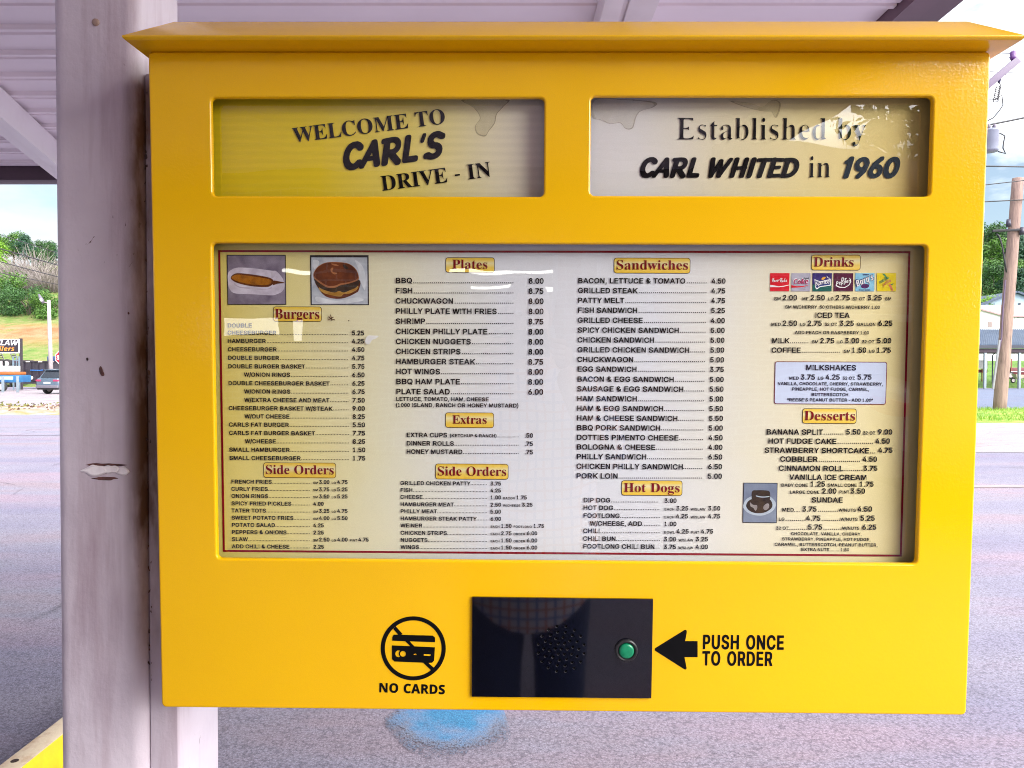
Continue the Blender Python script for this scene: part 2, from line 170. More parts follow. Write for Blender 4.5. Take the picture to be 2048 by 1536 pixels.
'a': (344, [[70,-6,42,10,25,35,20,65,27,95,45,121,75,143,120,164,197,190,198,250,192,275,175,291,145,295,115,290,104,275,122,240,120,215,100,196,70,191,48,200,35,220,34,245,43,270,56,285,78,300,130,316,208,315,255,298,280,270,291,235,295,40,305,34,320,41,327,25,295,0,265,-9,240,-9,218,0,205,15,200,35,175,15,140,-2,110,-8],[142,35,155,34,172,40,199,65,199,165,195,168,150,149,136,135,124,115,118,85,121,60,130,42]]),
't': (228, [[90,-5,65,11,51,41,48,276,20,281,20,296,94,376,127,421,140,424,144,421,145,311,205,310,208,306,205,279,150,279,144,276,146,61,155,44,170,41,190,50,205,72,222,66,203,31,170,2,140,-8]]),
'x': (319, [[9,0,5,5,6,15,29,26,49,42,122,135,38,270,24,285,4,295,4,310,166,310,167,295,147,290,140,280,184,206,234,275,229,289,202,295,203,310,309,310,309,296,289,287,268,270,199,185,292,35,304,20,319,15,319,5,314,0,159,0,155,5,156,15,179,20,184,25,185,35,139,112,97,60,86,40,89,22,114,15,118,10,114,0]]),
'S': (390, [[48,-11,43,-6,43,154,48,158,63,155,83,94,103,59,128,35,158,20,203,15,240,24,268,49,278,84,271,119,250,144,123,213,93,236,68,264,53,299,50,334,54,369,68,404,103,442,148,462,208,465,298,445,313,449,323,466,338,466,338,319,323,319,303,369,278,404,253,426,223,440,183,444,151,434,126,409,120,379,127,349,148,327,178,308,288,254,318,232,339,209,354,174,359,134,355,94,340,59,323,38,301,19,248,-4,208,-10,168,-9,83,12,72,9,58,-11]]),
'd': (370, [[109,-6,84,6,59,27,43,50,28,85,20,125,20,160,26,205,37,240,51,265,72,290,94,305,119,315,144,318,174,314,195,305,221,285,221,415,209,432,178,440,178,455,317,455,320,60,325,40,349,28,353,15,349,11,294,6,224,-9,219,34,199,10,174,-4,139,-10],[159,30,179,29,194,36,214,55,223,75,222,245,206,270,179,280,154,277,139,265,127,240,119,195,118,125,125,75,137,45]]),
'H': (523, [[20,0,15,5,15,15,60,30,68,40,73,60,75,375,73,400,65,420,50,432,17,440,19,455,241,455,240,439,200,430,190,422,185,410,182,255,190,251,340,251,339,410,325,429,283,440,285,455,506,455,505,438,475,433,458,420,451,400,449,375,451,60,457,40,465,29,480,21,505,17,505,0,285,0,282,15,325,28,339,50,340,221,184,220,182,80,185,50,191,35,200,27,240,17,240,0]]),
'o': (336, [[129,-5,99,7,74,24,53,45,38,70,26,100,20,130,19,165,24,200,47,255,68,280,89,296,114,309,144,317,179,318,209,313,239,301,262,285,298,240,310,210,316,175,317,140,311,105,301,75,287,50,269,29,244,10,219,-2,189,-9],[151,15,179,13,199,24,211,45,217,80,219,175,213,250,199,285,189,294,174,299,154,297,136,285,126,265,120,225,117,135,122,65,130,35]]),
'n': (381, [[18,0,18,15,38,20,48,30,52,55,52,265,43,287,20,295,22,310,145,310,148,269,181,300,218,316,263,317,298,302,319,275,329,235,332,40,343,21,363,15,363,0,203,0,202,15,218,18,230,30,235,60,234,240,224,265,203,271,173,262,148,235,148,45,155,25,180,15,178,0]]),
'w': (435, [[124,-10,15,270,4,286,-11,295,-11,310,136,310,138,295,119,289,115,270,164,133,169,134,211,235,194,282,184,292,169,295,169,310,320,310,322,295,299,286,296,275,334,146,339,150,386,270,384,285,358,295,358,310,445,310,444,295,429,289,415,265,304,-10,289,-10,287,-5,224,193,139,-10]]),
'c': (293, [[124,-6,96,5,74,20,54,41,37,70,26,100,20,135,21,175,27,205,39,235,55,260,79,285,104,302,134,314,159,318,219,313,248,300,267,280,277,255,273,225,264,214,249,206,229,205,214,209,199,230,197,275,191,290,169,297,144,290,127,270,116,235,113,170,119,120,139,73,156,55,174,44,199,39,224,41,249,53,269,70,284,60,246,20,211,0,174,-9]]),
'h': (381, [[18,0,18,15,38,20,48,30,52,60,52,410,45,430,21,440,19,450,23,455,145,455,148,269,169,290,193,307,218,316,243,318,268,315,293,305,308,292,319,275,329,235,332,40,343,21,363,15,363,0,203,0,202,15,218,18,230,30,235,60,234,240,224,265,203,271,173,262,148,235,148,45,155,25,180,15,178,0]]),
'k': (359, [[22,0,17,5,17,15,44,25,52,50,52,395,47,428,37,436,21,440,21,450,22,455,147,455,148,175,152,173,240,265,244,275,241,285,227,292,207,293,207,310,343,310,345,295,317,288,292,275,223,210,345,35,357,22,375,15,376,5,372,0,212,0,211,15,233,20,239,30,237,39,162,146,148,130,148,45,155,25,179,15,177,0]]),
'-': (216, [[82,154,32,154,27,159,27,204,32,206,189,204,187,154]]),
 },
 'R': {
'E': (442, [[37,4,32,6,32,13,47,15,62,18,79,28,91,54,93,368,90,404,82,423,65,436,34,443,34,449,37,451,377,451,381,449,381,392,377,388,366,401,345,414,322,424,292,431,252,434,207,434,181,429,170,419,165,393,165,246,175,242,197,241,222,243,244,248,256,253,270,262,282,275,286,276,287,282,287,189,286,194,267,209,242,220,221,224,197,226,177,226,165,223,165,67,169,42,182,30,197,26,212,24,232,23,262,24,287,27,308,31,345,43,375,62,397,84,400,79,386,6,382,4],[402,87,402,91]]),
's': (288, [[143,-5,126,-1,89,12,73,13,58,12,53,13,53,51,58,52,75,33,91,22,113,13,136,11,163,12,184,18,199,29,208,44,207,72,195,91,180,102,115,136,92,151,68,176,57,201,56,241,62,259,75,282,88,296,103,306,123,313,143,315,199,302,226,301,225,269,223,268,202,287,179,297,153,300,138,300,123,298,104,291,92,278,87,263,90,243,98,232,111,221,191,179,216,161,234,133,240,94,232,52,211,19,197,8,179,-1,158,-5]]),
't': (228, [[113,-4,99,0,87,7,70,36,66,71,66,279,58,282,38,284,38,299,123,389,127,384,127,310,138,306,188,306,190,305,190,284,138,283,130,281,127,279,129,60,135,46,146,39,168,36,188,38,190,37,177,21,154,4,133,-4,123,-5]]),
'a': (344, [[248,-5,238,-1,227,8,216,37,208,39,191,39,216,63,216,169,213,172,203,174,188,173,167,167,148,159,121,139,106,114,101,73,109,46,120,36,133,31,148,29,158,29,178,34,171,26,149,11,125,1,103,-4,88,-4,72,2,58,12,40,42,40,84,48,103,69,127,92,142,120,156,153,169,216,189,216,248,211,272,197,289,183,296,168,299,148,300,121,298,105,294,93,288,87,273,104,239,102,214,93,203,78,195,64,202,55,214,51,232,52,252,59,268,71,282,89,296,110,306,133,311,158,314,178,313,203,310,221,306,239,297,259,277,271,248,275,211,276,43,284,33,293,31,308,30,311,28,296,13,279,2,263,-5,253,-5]]),
'b': (361, [[186,-5,173,-2,155,5,121,30,111,32,101,32,90,30,60,9,60,403,53,430,41,438,26,442,26,450,31,451,121,450,121,279,127,275,142,274,127,258,121,242,121,68,127,35,139,20,148,15,161,12,186,10,211,13,230,22,241,33,249,49,261,109,261,202,255,234,245,258,234,270,214,280,201,283,186,284,161,282,160,283,181,300,201,310,221,314,231,313,242,310,266,298,286,280,305,253,315,228,323,188,323,142,317,107,301,67,277,34,251,13,236,4,218,-2,201,-5]]),
'l': (199, [[41,4,36,6,36,13,51,17,61,23,69,46,70,397,65,429,56,437,38,443,38,449,41,451,126,451,131,451,131,46,137,26,147,18,162,13,162,6,161,4]]),
'i': (198, [[41,4,36,6,36,13,51,17,61,23,69,44,70,252,65,284,56,292,38,297,38,304,41,306,126,306,131,306,132,42,139,23,149,17,162,13,162,6,161,4],[101,367,89,372,76,384,68,412,76,441,88,453,101,459,113,453,125,441,134,412,125,384,112,372]]),
'h': (381, [[41,4,36,6,36,13,50,17,61,23,70,47,70,399,63,429,55,437,36,443,36,449,41,451,126,451,130,449,130,267,136,263,154,262,130,234,131,46,137,24,145,18,162,13,162,6,161,4],[221,4,220,12,235,17,245,26,252,46,250,246,244,262,230,272,216,275,201,276,186,274,171,271,170,272,185,288,206,303,226,311,241,314,256,312,266,309,280,302,300,277,307,258,313,212,314,42,322,23,332,17,346,13,346,6,346,4]]),
'e': (301, [[142,-5,122,1,100,13,81,29,64,52,44,99,37,168,47,222,59,248,76,272,96,291,112,301,135,311,157,314,182,311,204,302,223,288,239,269,252,247,260,221,265,172,262,170,117,170,106,169,100,167,101,137,112,91,134,58,148,48,166,42,192,38,217,39,232,42,247,48,249,47,226,23,196,4,179,-2,167,-5,152,-6],[110,188,202,188,215,189,219,192,217,252,208,282,192,296,177,300,162,301,137,298,126,293,110,274,101,244,99,203,99,192]]),
'd': (370, [[132,-5,113,1,94,12,76,29,61,51,41,104,37,159,46,217,57,246,72,271,86,286,105,301,126,311,137,313,147,314,162,311,175,306,190,296,203,282,187,284,172,285,157,284,147,282,131,274,116,257,105,222,101,184,105,87,115,52,130,34,142,28,157,25,177,24,197,27,181,11,163,-1,147,-5],[242,1,240,39,236,42,223,44,240,76,240,242,233,261,216,276,235,277,240,281,240,407,230,431,216,438,194,443,193,449,197,451,297,451,302,449,302,59,309,38,319,31,335,26,336,16,285,9]]),
'y': (300, [[46,-138,34,-135,23,-128,6,-107,1,-80,11,-56,27,-43,36,-42,48,-45,64,-61,69,-96,81,-100,96,-99,110,-90,128,-65,148,-5,40,262,23,288,15,293,4,295,4,308,153,308,153,295,132,292,124,287,121,270,177,119,186,117,193,119,245,267,241,287,231,292,211,295,211,308,286,308,292,308,292,295,281,292,274,287,258,260,150,-35,129,-82,113,-107,93,-127,71,-136,56,-138]]),
'n': (381, [[41,4,36,6,36,13,50,17,61,23,69,46,70,253,63,284,54,292,38,297,36,304,41,306,126,306,130,304,130,267,141,263,156,263,143,252,130,234,131,42,139,23,148,17,162,13,162,6,161,4],[221,4,220,12,235,17,245,26,252,46,250,246,244,262,230,272,216,275,201,276,186,274,171,271,169,272,184,288,205,303,226,311,241,314,256,312,266,309,280,302,300,277,307,258,313,212,314,42,322,23,332,17,346,13,346,6,346,4]]),
 },
 'N': {
'N': (653, [[71,-14,59,-9,56,1,56,476,61,490,71,494,227,491,441,174,445,181,445,486,456,493,571,491,577,476,577,1,574,-9,561,-14,406,-12,191,308,187,301,189,-4,176,-14]]),
'O': (640, [[246,-16,186,-2,136,22,91,61,61,104,40,164,32,224,35,294,53,359,78,404,111,440,156,470,206,489,266,499,336,500,396,493,451,476,496,450,530,419,552,389,573,344,585,294,589,224,582,169,566,119,551,89,521,52,491,27,451,5,411,-9,356,-19,306,-21],[285,94,341,95,381,108,410,134,430,179,437,254,424,319,400,359,381,373,356,383,296,388,266,383,243,374,213,349,191,304,185,274,184,224,188,189,199,154,215,129,231,114,251,103]]),
'C': (516, [[231,-16,176,-2,121,28,84,64,57,109,38,169,31,239,39,309,61,370,91,414,129,449,172,474,226,492,286,500,351,498,416,485,476,465,483,449,440,359,426,357,366,378,326,387,291,387,251,377,221,357,200,329,188,299,181,254,183,204,189,174,203,139,221,118,261,97,306,92,361,96,451,117,462,104,461,14,456,7,436,0,361,-17,296,-21]]),
'A': (558, [[1,-14,-11,-9,-13,6,186,491,196,496,346,494,354,486,550,6,548,-9,536,-14,406,-13,397,-4,361,98,356,100,181,100,176,96,136,-11,126,-14],[218,216,321,216,271,355,266,353]]),
'R': (534, [[71,-14,59,-9,56,1,58,486,71,494,286,491,356,479,411,453,444,421,459,391,467,356,467,316,459,286,441,256,417,231,375,201,526,7,525,-9,511,-14,376,-12,246,167,241,170,206,170,202,166,202,1,198,-9,186,-14],[204,281,261,283,301,295,313,306,320,321,320,341,316,356,301,370,281,377,246,382,203,381]]),
'D': (596, [[71,-14,59,-9,56,1,56,476,61,490,71,494,246,493,326,487,366,478,416,459,476,418,508,381,531,336,540,301,545,246,540,186,533,156,513,111,481,69,456,48,416,23,386,10,331,-5,261,-13],[202,101,206,98,276,100,311,108,353,131,375,156,392,206,395,241,392,281,374,331,356,351,336,365,286,380,203,381]]),
'S': (449, [[127,-16,67,-4,24,14,22,114,27,127,42,130,152,96,212,91,237,95,257,104,268,119,268,134,262,147,247,158,117,218,82,241,58,264,37,299,29,334,31,379,43,414,62,442,97,470,132,486,187,498,242,500,292,496,347,484,402,465,408,459,409,449,371,369,362,360,277,383,222,387,187,379,176,369,171,354,175,339,187,328,327,262,361,239,386,214,405,179,412,144,408,99,397,69,380,44,357,23,302,-5,262,-15,217,-20]]),
 },
 'K': {
'P': (311, [[25,-18,16,-7,15,3,16,513,21,523,35,531,150,531,180,526,205,515,230,494,249,468,262,438,271,403,275,358,274,313,265,268,240,213,205,179,165,165,99,163,98,-7,91,-17,80,-22,35,-22],[99,268,105,264,160,267,175,278,183,293,191,333,189,378,180,408,160,427,99,428]]),
'U': (356, [[125,-25,90,-8,60,21,37,60,21,110,15,170,16,515,25,527,40,531,83,530,92,525,98,515,101,150,110,115,125,90,145,76,165,74,185,81,200,95,213,120,220,150,222,515,229,525,240,530,290,530,300,523,305,510,305,160,293,85,267,30,228,-10,205,-22,180,-29,150,-30]]),
'S': (312, [[107,-27,62,-5,28,34,7,89,3,144,11,154,22,158,67,158,77,155,85,144,91,109,102,89,122,74,142,71,167,80,183,99,192,129,190,159,172,186,82,232,41,269,26,294,15,324,11,394,25,454,57,502,97,529,122,536,152,537,197,523,217,509,237,487,261,439,270,374,266,364,252,356,202,357,189,369,182,404,172,422,154,434,132,436,112,426,100,409,94,384,96,354,117,327,202,284,242,249,257,224,270,189,274,119,269,84,257,49,242,22,221,-1,197,-18,172,-27,137,-31]]),
'H': (355, [[25,-18,16,-7,15,3,17,518,25,527,40,531,80,530,97,518,100,312,215,311,221,313,223,518,240,531,294,528,303,518,305,508,305,3,302,-12,285,-22,240,-22,229,-17,222,-7,220,209,105,210,99,208,98,-7,91,-17,80,-22,35,-22]]),
'O': (366, [[133,-24,98,-8,71,16,47,51,28,91,14,141,6,191,5,311,23,401,41,446,62,481,88,509,118,528,143,535,178,537,213,528,246,506,272,476,297,431,313,384,323,331,327,271,325,196,317,141,304,96,284,51,263,20,233,-8,203,-23,168,-29],[156,76,173,76,188,81,205,96,218,115,237,171,244,236,242,311,226,376,202,416,183,430,168,434,153,432,138,424,112,391,93,336,86,271,89,196,102,141,126,96,143,81]]),
'N': (359, [[25,-18,16,-7,15,3,17,518,25,527,35,531,85,531,101,523,220,224,225,228,226,513,231,523,240,530,295,529,305,521,309,508,309,3,306,-12,295,-20,285,-22,235,-22,221,-12,100,294,98,-7,91,-17,80,-22,35,-22]]),
'C': (351, [[133,-24,103,-11,76,11,52,41,32,81,17,126,8,176,4,296,11,351,23,401,38,441,58,476,80,501,108,523,143,535,173,537,203,532,226,521,248,505,269,481,300,421,315,346,308,332,298,327,248,327,235,336,219,391,193,425,178,432,158,433,129,416,114,396,101,366,88,301,88,211,103,138,115,111,130,91,148,79,168,75,189,81,210,101,224,131,233,169,243,180,298,182,312,171,315,156,307,111,294,71,275,36,253,9,228,-11,198,-24,168,-29]]),
'E': (295, [[25,-18,16,-7,15,3,17,518,25,527,35,531,240,529,250,519,253,508,253,448,245,435,230,430,99,428,100,308,225,307,239,298,242,283,242,223,230,209,100,205,99,83,105,79,230,79,245,75,255,58,253,-7,247,-17,235,-22,40,-22]]),
'T': (313, [[108,-19,97,-2,97,428,18,430,8,433,-2,448,-2,513,3,523,18,531,263,530,275,523,280,513,280,453,276,438,263,430,181,428,180,-7,173,-17,163,-22]]),
'R': (313, [[25,-18,16,-7,15,3,16,513,21,523,35,531,155,530,185,525,215,510,241,483,260,448,271,408,276,343,268,283,251,238,221,198,286,8,286,-7,270,-21,215,-22,205,-17,198,-7,138,173,105,176,99,173,98,-7,91,-17,80,-22,35,-22],[99,278,160,279,175,288,184,303,192,338,190,383,180,411,165,426,145,430,99,428]]),
'D': (346, [[25,-18,16,-7,15,3,16,513,21,523,35,531,140,531,180,525,215,509,250,476,274,438,294,383,306,313,308,238,304,178,290,113,274,73,253,38,230,13,200,-8,150,-21,35,-22],[99,83,105,79,145,80,165,86,180,95,205,131,221,188,225,283,213,358,201,388,187,408,170,422,150,429,99,428]]),
 },
 'M': {
'C': (468, [[254,-5,209,13,174,45,160,70,155,95,155,120,162,155,118,175,104,188,91,210,85,235,86,270,93,295,109,325,134,355,158,375,189,395,229,412,269,423,309,426,344,423,356,415,357,405,349,398,289,389,244,370,208,345,174,310,149,270,139,230,147,200,159,189,174,183,213,240,257,290,309,338,364,378,414,405,459,421,504,424,534,414,554,390,557,360,546,330,520,295,473,250,413,210,359,184,280,160,262,125,250,90,248,70,252,45,259,34,274,23,299,19,324,22,374,40,407,65,429,95,432,125,422,145,394,153,374,148,359,140,339,115,326,65,314,55,300,60,292,70,289,85,291,110,305,140,334,166,369,180,409,182,429,176,444,166,461,140,464,105,449,67,414,31,364,3,309,-10],[305,200,309,197,324,203,369,227,442,285,473,320,492,350,502,375,500,395,489,396,469,387,414,340,353,270]]),
'o': (300, [[61,-6,41,4,26,18,17,34,12,54,13,79,19,99,49,144,96,183,151,208,181,213,206,211,226,206,244,194,259,169,262,139,256,109,239,79,256,89,261,88,276,70,275,64,231,34,176,19,136,-2,101,-10],[104,24,116,25,131,34,133,49,138,59,151,70,171,78,188,99,209,144,212,169,206,179,196,177,176,162,138,114,106,54,101,34]]),
'c': (259, [[64,-6,44,3,29,18,20,34,15,54,20,99,49,144,94,182,149,208,199,212,224,205,239,195,249,180,252,164,249,149,240,134,219,123,194,127,183,139,183,164,179,167,125,94,108,59,101,34,104,24,109,22,134,27,164,44,209,81,229,65,229,58,184,21,144,-1,104,-10]]),
'a': (355, [[55,-6,35,5,18,24,11,44,11,69,17,94,31,119,77,169,120,196,165,211,205,211,220,206,235,193,245,210,320,213,328,209,248,39,250,37,265,45,310,81,325,69,330,59,295,29,255,2,220,-10,200,-10,185,-4,160,24,140,8,110,-6,80,-10],[94,19,110,21,130,34,174,84,212,154,213,169,206,179,190,181,175,172,129,119,92,49,88,29]]),
'l': (281, [[69,-6,46,9,35,29,35,59,52,104,32,119,32,129,78,174,102,204,216,389,304,399,306,389,116,39,119,27,129,32,189,82,205,69,209,59,164,18,134,-2,99,-11]]),
'r': (275, [[105,-6,85,3,70,16,62,35,61,55,68,80,82,105,125,155,103,155,50,108,31,125,31,130,75,170,88,215,95,224,105,228,120,222,125,198,195,185,210,175,219,160,220,145,211,125,151,30,155,27,170,36,225,82,243,60,200,20,170,-2,140,-10]]),
'q': (349, [[84,-204,66,-193,53,-178,46,-158,45,-138,55,-98,102,-13,99,-8,74,-11,49,-5,31,7,19,22,11,42,9,62,14,87,24,109,44,137,74,167,104,189,139,205,169,212,194,212,209,207,224,194,234,207,322,212,324,202,230,37,234,32,294,81,313,62,289,36,244,1,243,-78,236,-108,222,-138,195,-173,164,-196,124,-207],[133,-173,149,-169,169,-154,197,-113,211,-63,209,-11,204,-10,133,-138,126,-163],[88,22,99,24,119,37,149,72,196,152,199,167,194,175,164,151,114,87,88,42,85,27]]),
's': (235, [[38,-8,18,3,4,19,-2,39,1,59,8,69,23,78,53,76,68,59,70,44,63,29,68,26,82,44,94,74,101,109,103,149,98,152,48,108,31,129,108,203,128,228,148,231,156,224,158,214,146,189,176,134,182,84,197,89,212,69,163,24,123,-1,83,-11]]),
 },
 'I': {
'C': (411, [[170,-2,125,13,95,33,65,73,46,123,40,183,46,248,62,308,90,368,120,410,155,443,190,464,235,480,285,487,345,484,390,474,435,454,400,374,330,399,270,400,245,392,220,377,196,353,178,328,157,278,144,213,144,158,156,118,170,100,185,89,225,79,280,83,345,103,347,23,345,18,330,13,265,-4,215,-7]]),
'o': (393, [[130,-2,100,9,72,28,51,53,37,83,30,123,31,168,38,213,53,258,72,293,91,318,115,340,147,358,180,369,215,373,255,371,285,363,315,345,335,325,348,303,358,273,363,243,362,193,354,148,341,108,325,76,305,50,281,28,255,12,225,0,195,-5,160,-6],[156,78,185,74,210,83,230,103,249,138,261,188,264,238,254,273,235,290,210,292,185,283,161,258,145,224,132,173,130,123,138,93]]),
'k': (381, [[12,0,119,505,122,510,217,510,169,275,153,220,157,215,302,367,413,365,252,200,342,0,237,0,172,136,134,110,112,5,107,0]]),
'e': (374, [[130,-2,95,12,70,29,46,58,35,88,30,133,33,178,42,223,58,263,80,298,103,323,135,347,165,362,200,371,235,373,275,370,308,358,340,331,356,293,354,248,335,208,305,180,260,160,200,148,135,146,130,144,129,138,131,113,140,93,155,78,175,70,235,72,300,95,302,23,270,8,225,-3,175,-7],[142,213,195,215,235,228,250,241,260,256,262,273,259,288,250,298,230,302,210,299,190,289,156,253]]),
'D': (455, [[17,0,118,475,122,480,287,477,327,468,372,444,397,420,416,390,431,340,434,300,430,235,417,180,395,125,372,91,342,59,312,37,247,10,187,1],[136,85,197,86,241,100,277,129,305,170,326,235,331,305,318,355,307,370,287,385,252,395,201,395]]),
'i': (199, [[12,0,90,365,187,366,112,5,107,0],[137,414,117,423,107,440,106,465,116,490,132,503,152,510,182,509,202,500,212,486,214,470,211,450,202,431,177,415]]),
't': (275, [[96,-2,58,18,46,37,40,58,42,108,80,288,32,293,40,338,105,368,148,443,211,444,196,368,281,367,287,363,271,292,186,291,179,288,140,98,144,83,161,74,186,75,221,84,222,13,206,4,166,-5,126,-6]]),
'S': (356, [[78,-2,43,8,13,23,13,108,18,110,88,82,148,78,173,84,193,95,204,108,209,128,207,148,197,168,109,243,79,288,71,318,70,353,76,388,88,414,107,438,131,458,163,475,198,484,243,486,283,482,318,474,358,457,364,453,328,378,268,398,223,401,203,396,188,386,178,373,173,358,173,333,183,312,268,243,299,198,309,163,310,128,305,98,292,68,258,31,208,5,143,-6]]),
'p': (400, [[18,-161,-17,-161,-21,-156,90,364,163,366,163,312,199,349,233,368,278,373,318,360,338,344,357,314,366,284,370,249,361,164,347,119,328,79,307,49,278,20,253,5,223,-5,193,-6,163,0,143,14,116,44,78,-156,73,-161],[176,74,203,78,223,94,244,124,260,164,269,214,269,254,259,279,238,292,213,292,188,278,166,249,149,204,139,154,139,114,153,86]]),
'r': (283, [[12,0,90,365,164,365,159,305,162,299,192,337,227,362,267,373,307,370,287,279,282,276,242,279,217,272,187,251,167,224,148,175,112,5,107,0]]),
'P': (410, [[17,0,118,475,122,480,282,478,327,470,367,449,386,430,399,410,409,380,413,350,407,290,397,265,382,241,342,205,297,184,237,172,155,170,117,0],[171,255,242,257,267,265,289,280,304,300,312,330,309,360,297,380,282,390,262,395,201,395]]),
'B': (416, [[17,0,118,475,122,480,292,478,342,467,377,449,395,430,408,400,410,360,402,326,389,300,367,278,342,262,307,250,354,220,367,201,375,180,377,155,373,115,363,85,347,60,304,25,242,5,197,0],[136,85,212,85,232,90,252,102,267,119,275,140,275,170,266,190,252,201,232,208,162,208],[181,290,252,292,287,306,300,320,306,340,306,360,298,380,284,390,267,395,202,396]]),
'a': (399, [[105,-3,73,13,50,38,35,73,30,113,32,168,44,223,64,273,89,313,131,353,155,365,180,372,215,373,245,365,270,348,290,321,295,324,315,367,385,366,310,2,240,0,236,3,240,45,205,16,175,0,140,-7],[151,78,175,73,202,83,226,108,245,143,258,188,262,243,253,273,235,290,210,293,188,283,165,258,147,223,133,173,130,128,135,98]]),
'q': (399, [[180,-161,202,-46,227,44,225,48,180,6,145,-6,100,-2,78,9,60,25,38,64,30,114,35,184,53,249,73,289,95,320,125,348,155,365,195,373,235,368,265,350,290,321,315,367,385,366,387,364,275,-161],[167,74,195,77,215,90,234,119,250,159,260,209,261,249,250,278,230,292,205,292,180,276,156,244,140,204,131,154,132,109,145,85]]),
's': (318, [[57,-2,22,8,7,18,7,93,67,72,117,67,157,78,167,88,172,103,169,118,162,129,82,183,53,218,46,243,47,273,52,298,64,323,82,343,102,356,127,366,167,373,242,367,302,344,272,273,222,294,187,300,157,291,146,273,148,258,157,245,232,198,263,163,271,138,271,103,266,78,252,48,219,18,177,0,117,-7]]),
'm': (608, [[12,0,92,367,164,365,159,305,162,300,185,330,212,354,237,367,267,373,302,371,327,360,350,335,362,301,367,301,389,330,417,354,462,372,492,373,522,366,542,354,557,336,571,295,572,245,522,0,427,0,425,5,474,245,468,280,457,290,442,293,422,289,402,275,371,225,352,170,317,0,222,0,219,5,268,245,268,265,262,281,252,290,237,293,217,289,202,280,185,260,168,230,146,165,112,5,107,0]]),
'l': (199, [[12,0,119,505,122,510,217,510,112,5,107,0]]),
'y': (349, [[-41,-157,-46,-151,-46,-81,-41,-77,4,-80,34,-70,63,-41,87,-1,34,364,39,367,131,364,150,184,154,102,190,189,275,364,379,367,382,364,161,-51,129,-100,94,-133,49,-155,4,-161]]),
'O': (490, [[170,-2,125,13,95,34,65,71,47,118,40,173,44,228,56,288,74,338,100,385,127,418,165,450,205,471,249,483,295,487,338,483,385,468,415,448,437,423,457,383,466,348,469,293,464,238,452,183,435,138,417,103,391,68,365,43,330,19,295,4,250,-5,215,-7],[195,83,235,79,280,94,317,128,347,183,364,253,366,328,350,371,335,387,320,396,275,402,250,396,230,385,192,348,165,298,146,228,144,153,150,128,161,108,175,94]]),
'U': (464, [[151,-2,106,14,77,38,56,73,47,113,49,168,115,478,214,478,146,138,150,113,161,94,181,82,206,79,236,82,261,93,281,113,294,138,306,178,370,478,469,478,402,158,386,112,366,73,331,35,281,6,216,-6]]),
'T': (357, [[90,0,170,390,165,395,56,395,72,475,80,480,400,479,403,475,385,395,270,392,188,5,185,0]]),
'L': (348, [[17,0,118,475,122,480,217,478,136,85,297,84,302,80,286,5,282,0]]),
'A': (422, [[-35,0,-38,5,210,477,330,479,334,475,380,0,285,0,276,110,270,114,125,114,120,112,65,0],[164,200,270,200,259,385,255,395]]),
'W': (600, [[75,0,61,475,65,480,150,479,155,475,155,107,195,210,315,478,400,480,405,475,412,200,410,104,560,475,565,480,660,478,450,0,340,0,338,5,330,333,292,235,185,0]]),
"'": (151, [[59,306,44,476,49,480,104,480,107,476,94,306]]),
 },
 'B': {
'C': (660, [[362,-8,289,0,194,59,127,168,102,320,119,472,133,528,198,696,280,824,388,928,415,946,541,1003,710,1010,746,1000,839,948,904,852,912,832,913,800,901,744,887,712,860,680,827,661,793,654,737,654,693,670,633,756,591,779,574,777,524,752,447,680,390,592,356,496,346,408,361,319,400,251,442,223,457,221,511,244,596,320,620,335,655,345,711,347,755,336,778,312,786,272,772,208,758,176,739,152,615,47,482,-7]]),
'A': (740, [[36,-1,6,10,-13,40,-14,80,6,144,148,344,165,376,188,400,531,880,559,944,591,976,634,994,699,997,744,985,769,960,775,928,769,144,755,80,734,40,703,12,667,-3,602,-7,557,3,536,18,523,48,525,240,519,247,327,247,319,246,158,24,134,8,108,0],[440,416,525,416,524,533]]),
'R': (760, [[596,-33,569,-24,550,-8,362,292,353,280,296,72,278,40,256,17,211,-5,138,-10,92,1,64,32,58,64,66,112,241,768,239,779,186,792,172,808,164,832,168,872,183,920,199,944,228,968,271,980,580,1001,699,994,765,970,812,935,848,888,867,840,877,768,869,704,858,656,830,584,797,528,749,472,690,425,630,392,777,153,780,112,768,56,742,8,712,-18,668,-33],[430,568,499,561,532,565,586,590,618,616,645,648,662,688,652,736,629,770,579,797,489,792]]),
'L': (600, [[118,7,88,16,68,34,58,64,59,96,274,912,298,959,329,987,373,1002,437,1004,474,994,494,976,504,952,504,916,326,240,332,235,572,235,618,225,638,208,650,176,637,96,623,64,605,40,577,20,542,8]]),
"'": (260, [[217,655,198,680,206,736,314,957,331,976,353,987,394,991,425,986,445,960,438,904,328,680,306,660,280,650,240,649]]),
'S': (620, [[206,7,124,32,96,51,25,54,-12,72,-25,96,-26,136,-11,192,12,232,44,256,120,284,186,291,233,280,292,232,321,223,354,224,396,240,442,272,471,312,466,336,438,374,403,394,326,407,304,416,242,459,202,525,187,632,223,776,271,856,291,880,358,941,440,984,466,993,566,1009,614,1008,690,993,843,896,862,874,868,848,863,808,848,760,828,728,806,710,771,695,690,693,668,701,544,784,529,788,476,765,436,728,419,696,422,672,448,632,472,616,556,600,633,556,689,480,704,368,694,320,660,216,588,120,487,48,366,8,253,3]]),
'W': (1020, [[156,-1,134,7,116,24,105,72,195,872,214,936,244,976,292,1000,365,1004,410,990,432,960,434,920,392,552,397,539,550,776,570,840,600,884,638,906,679,915,735,913,774,896,790,872,794,840,755,527,1050,959,1079,978,1121,987,1176,984,1204,968,1215,946,1217,920,1197,848,705,120,686,64,658,26,612,1,547,-5,501,4,471,32,465,72,501,371,349,136,330,72,304,32,279,12,244,-1]]),
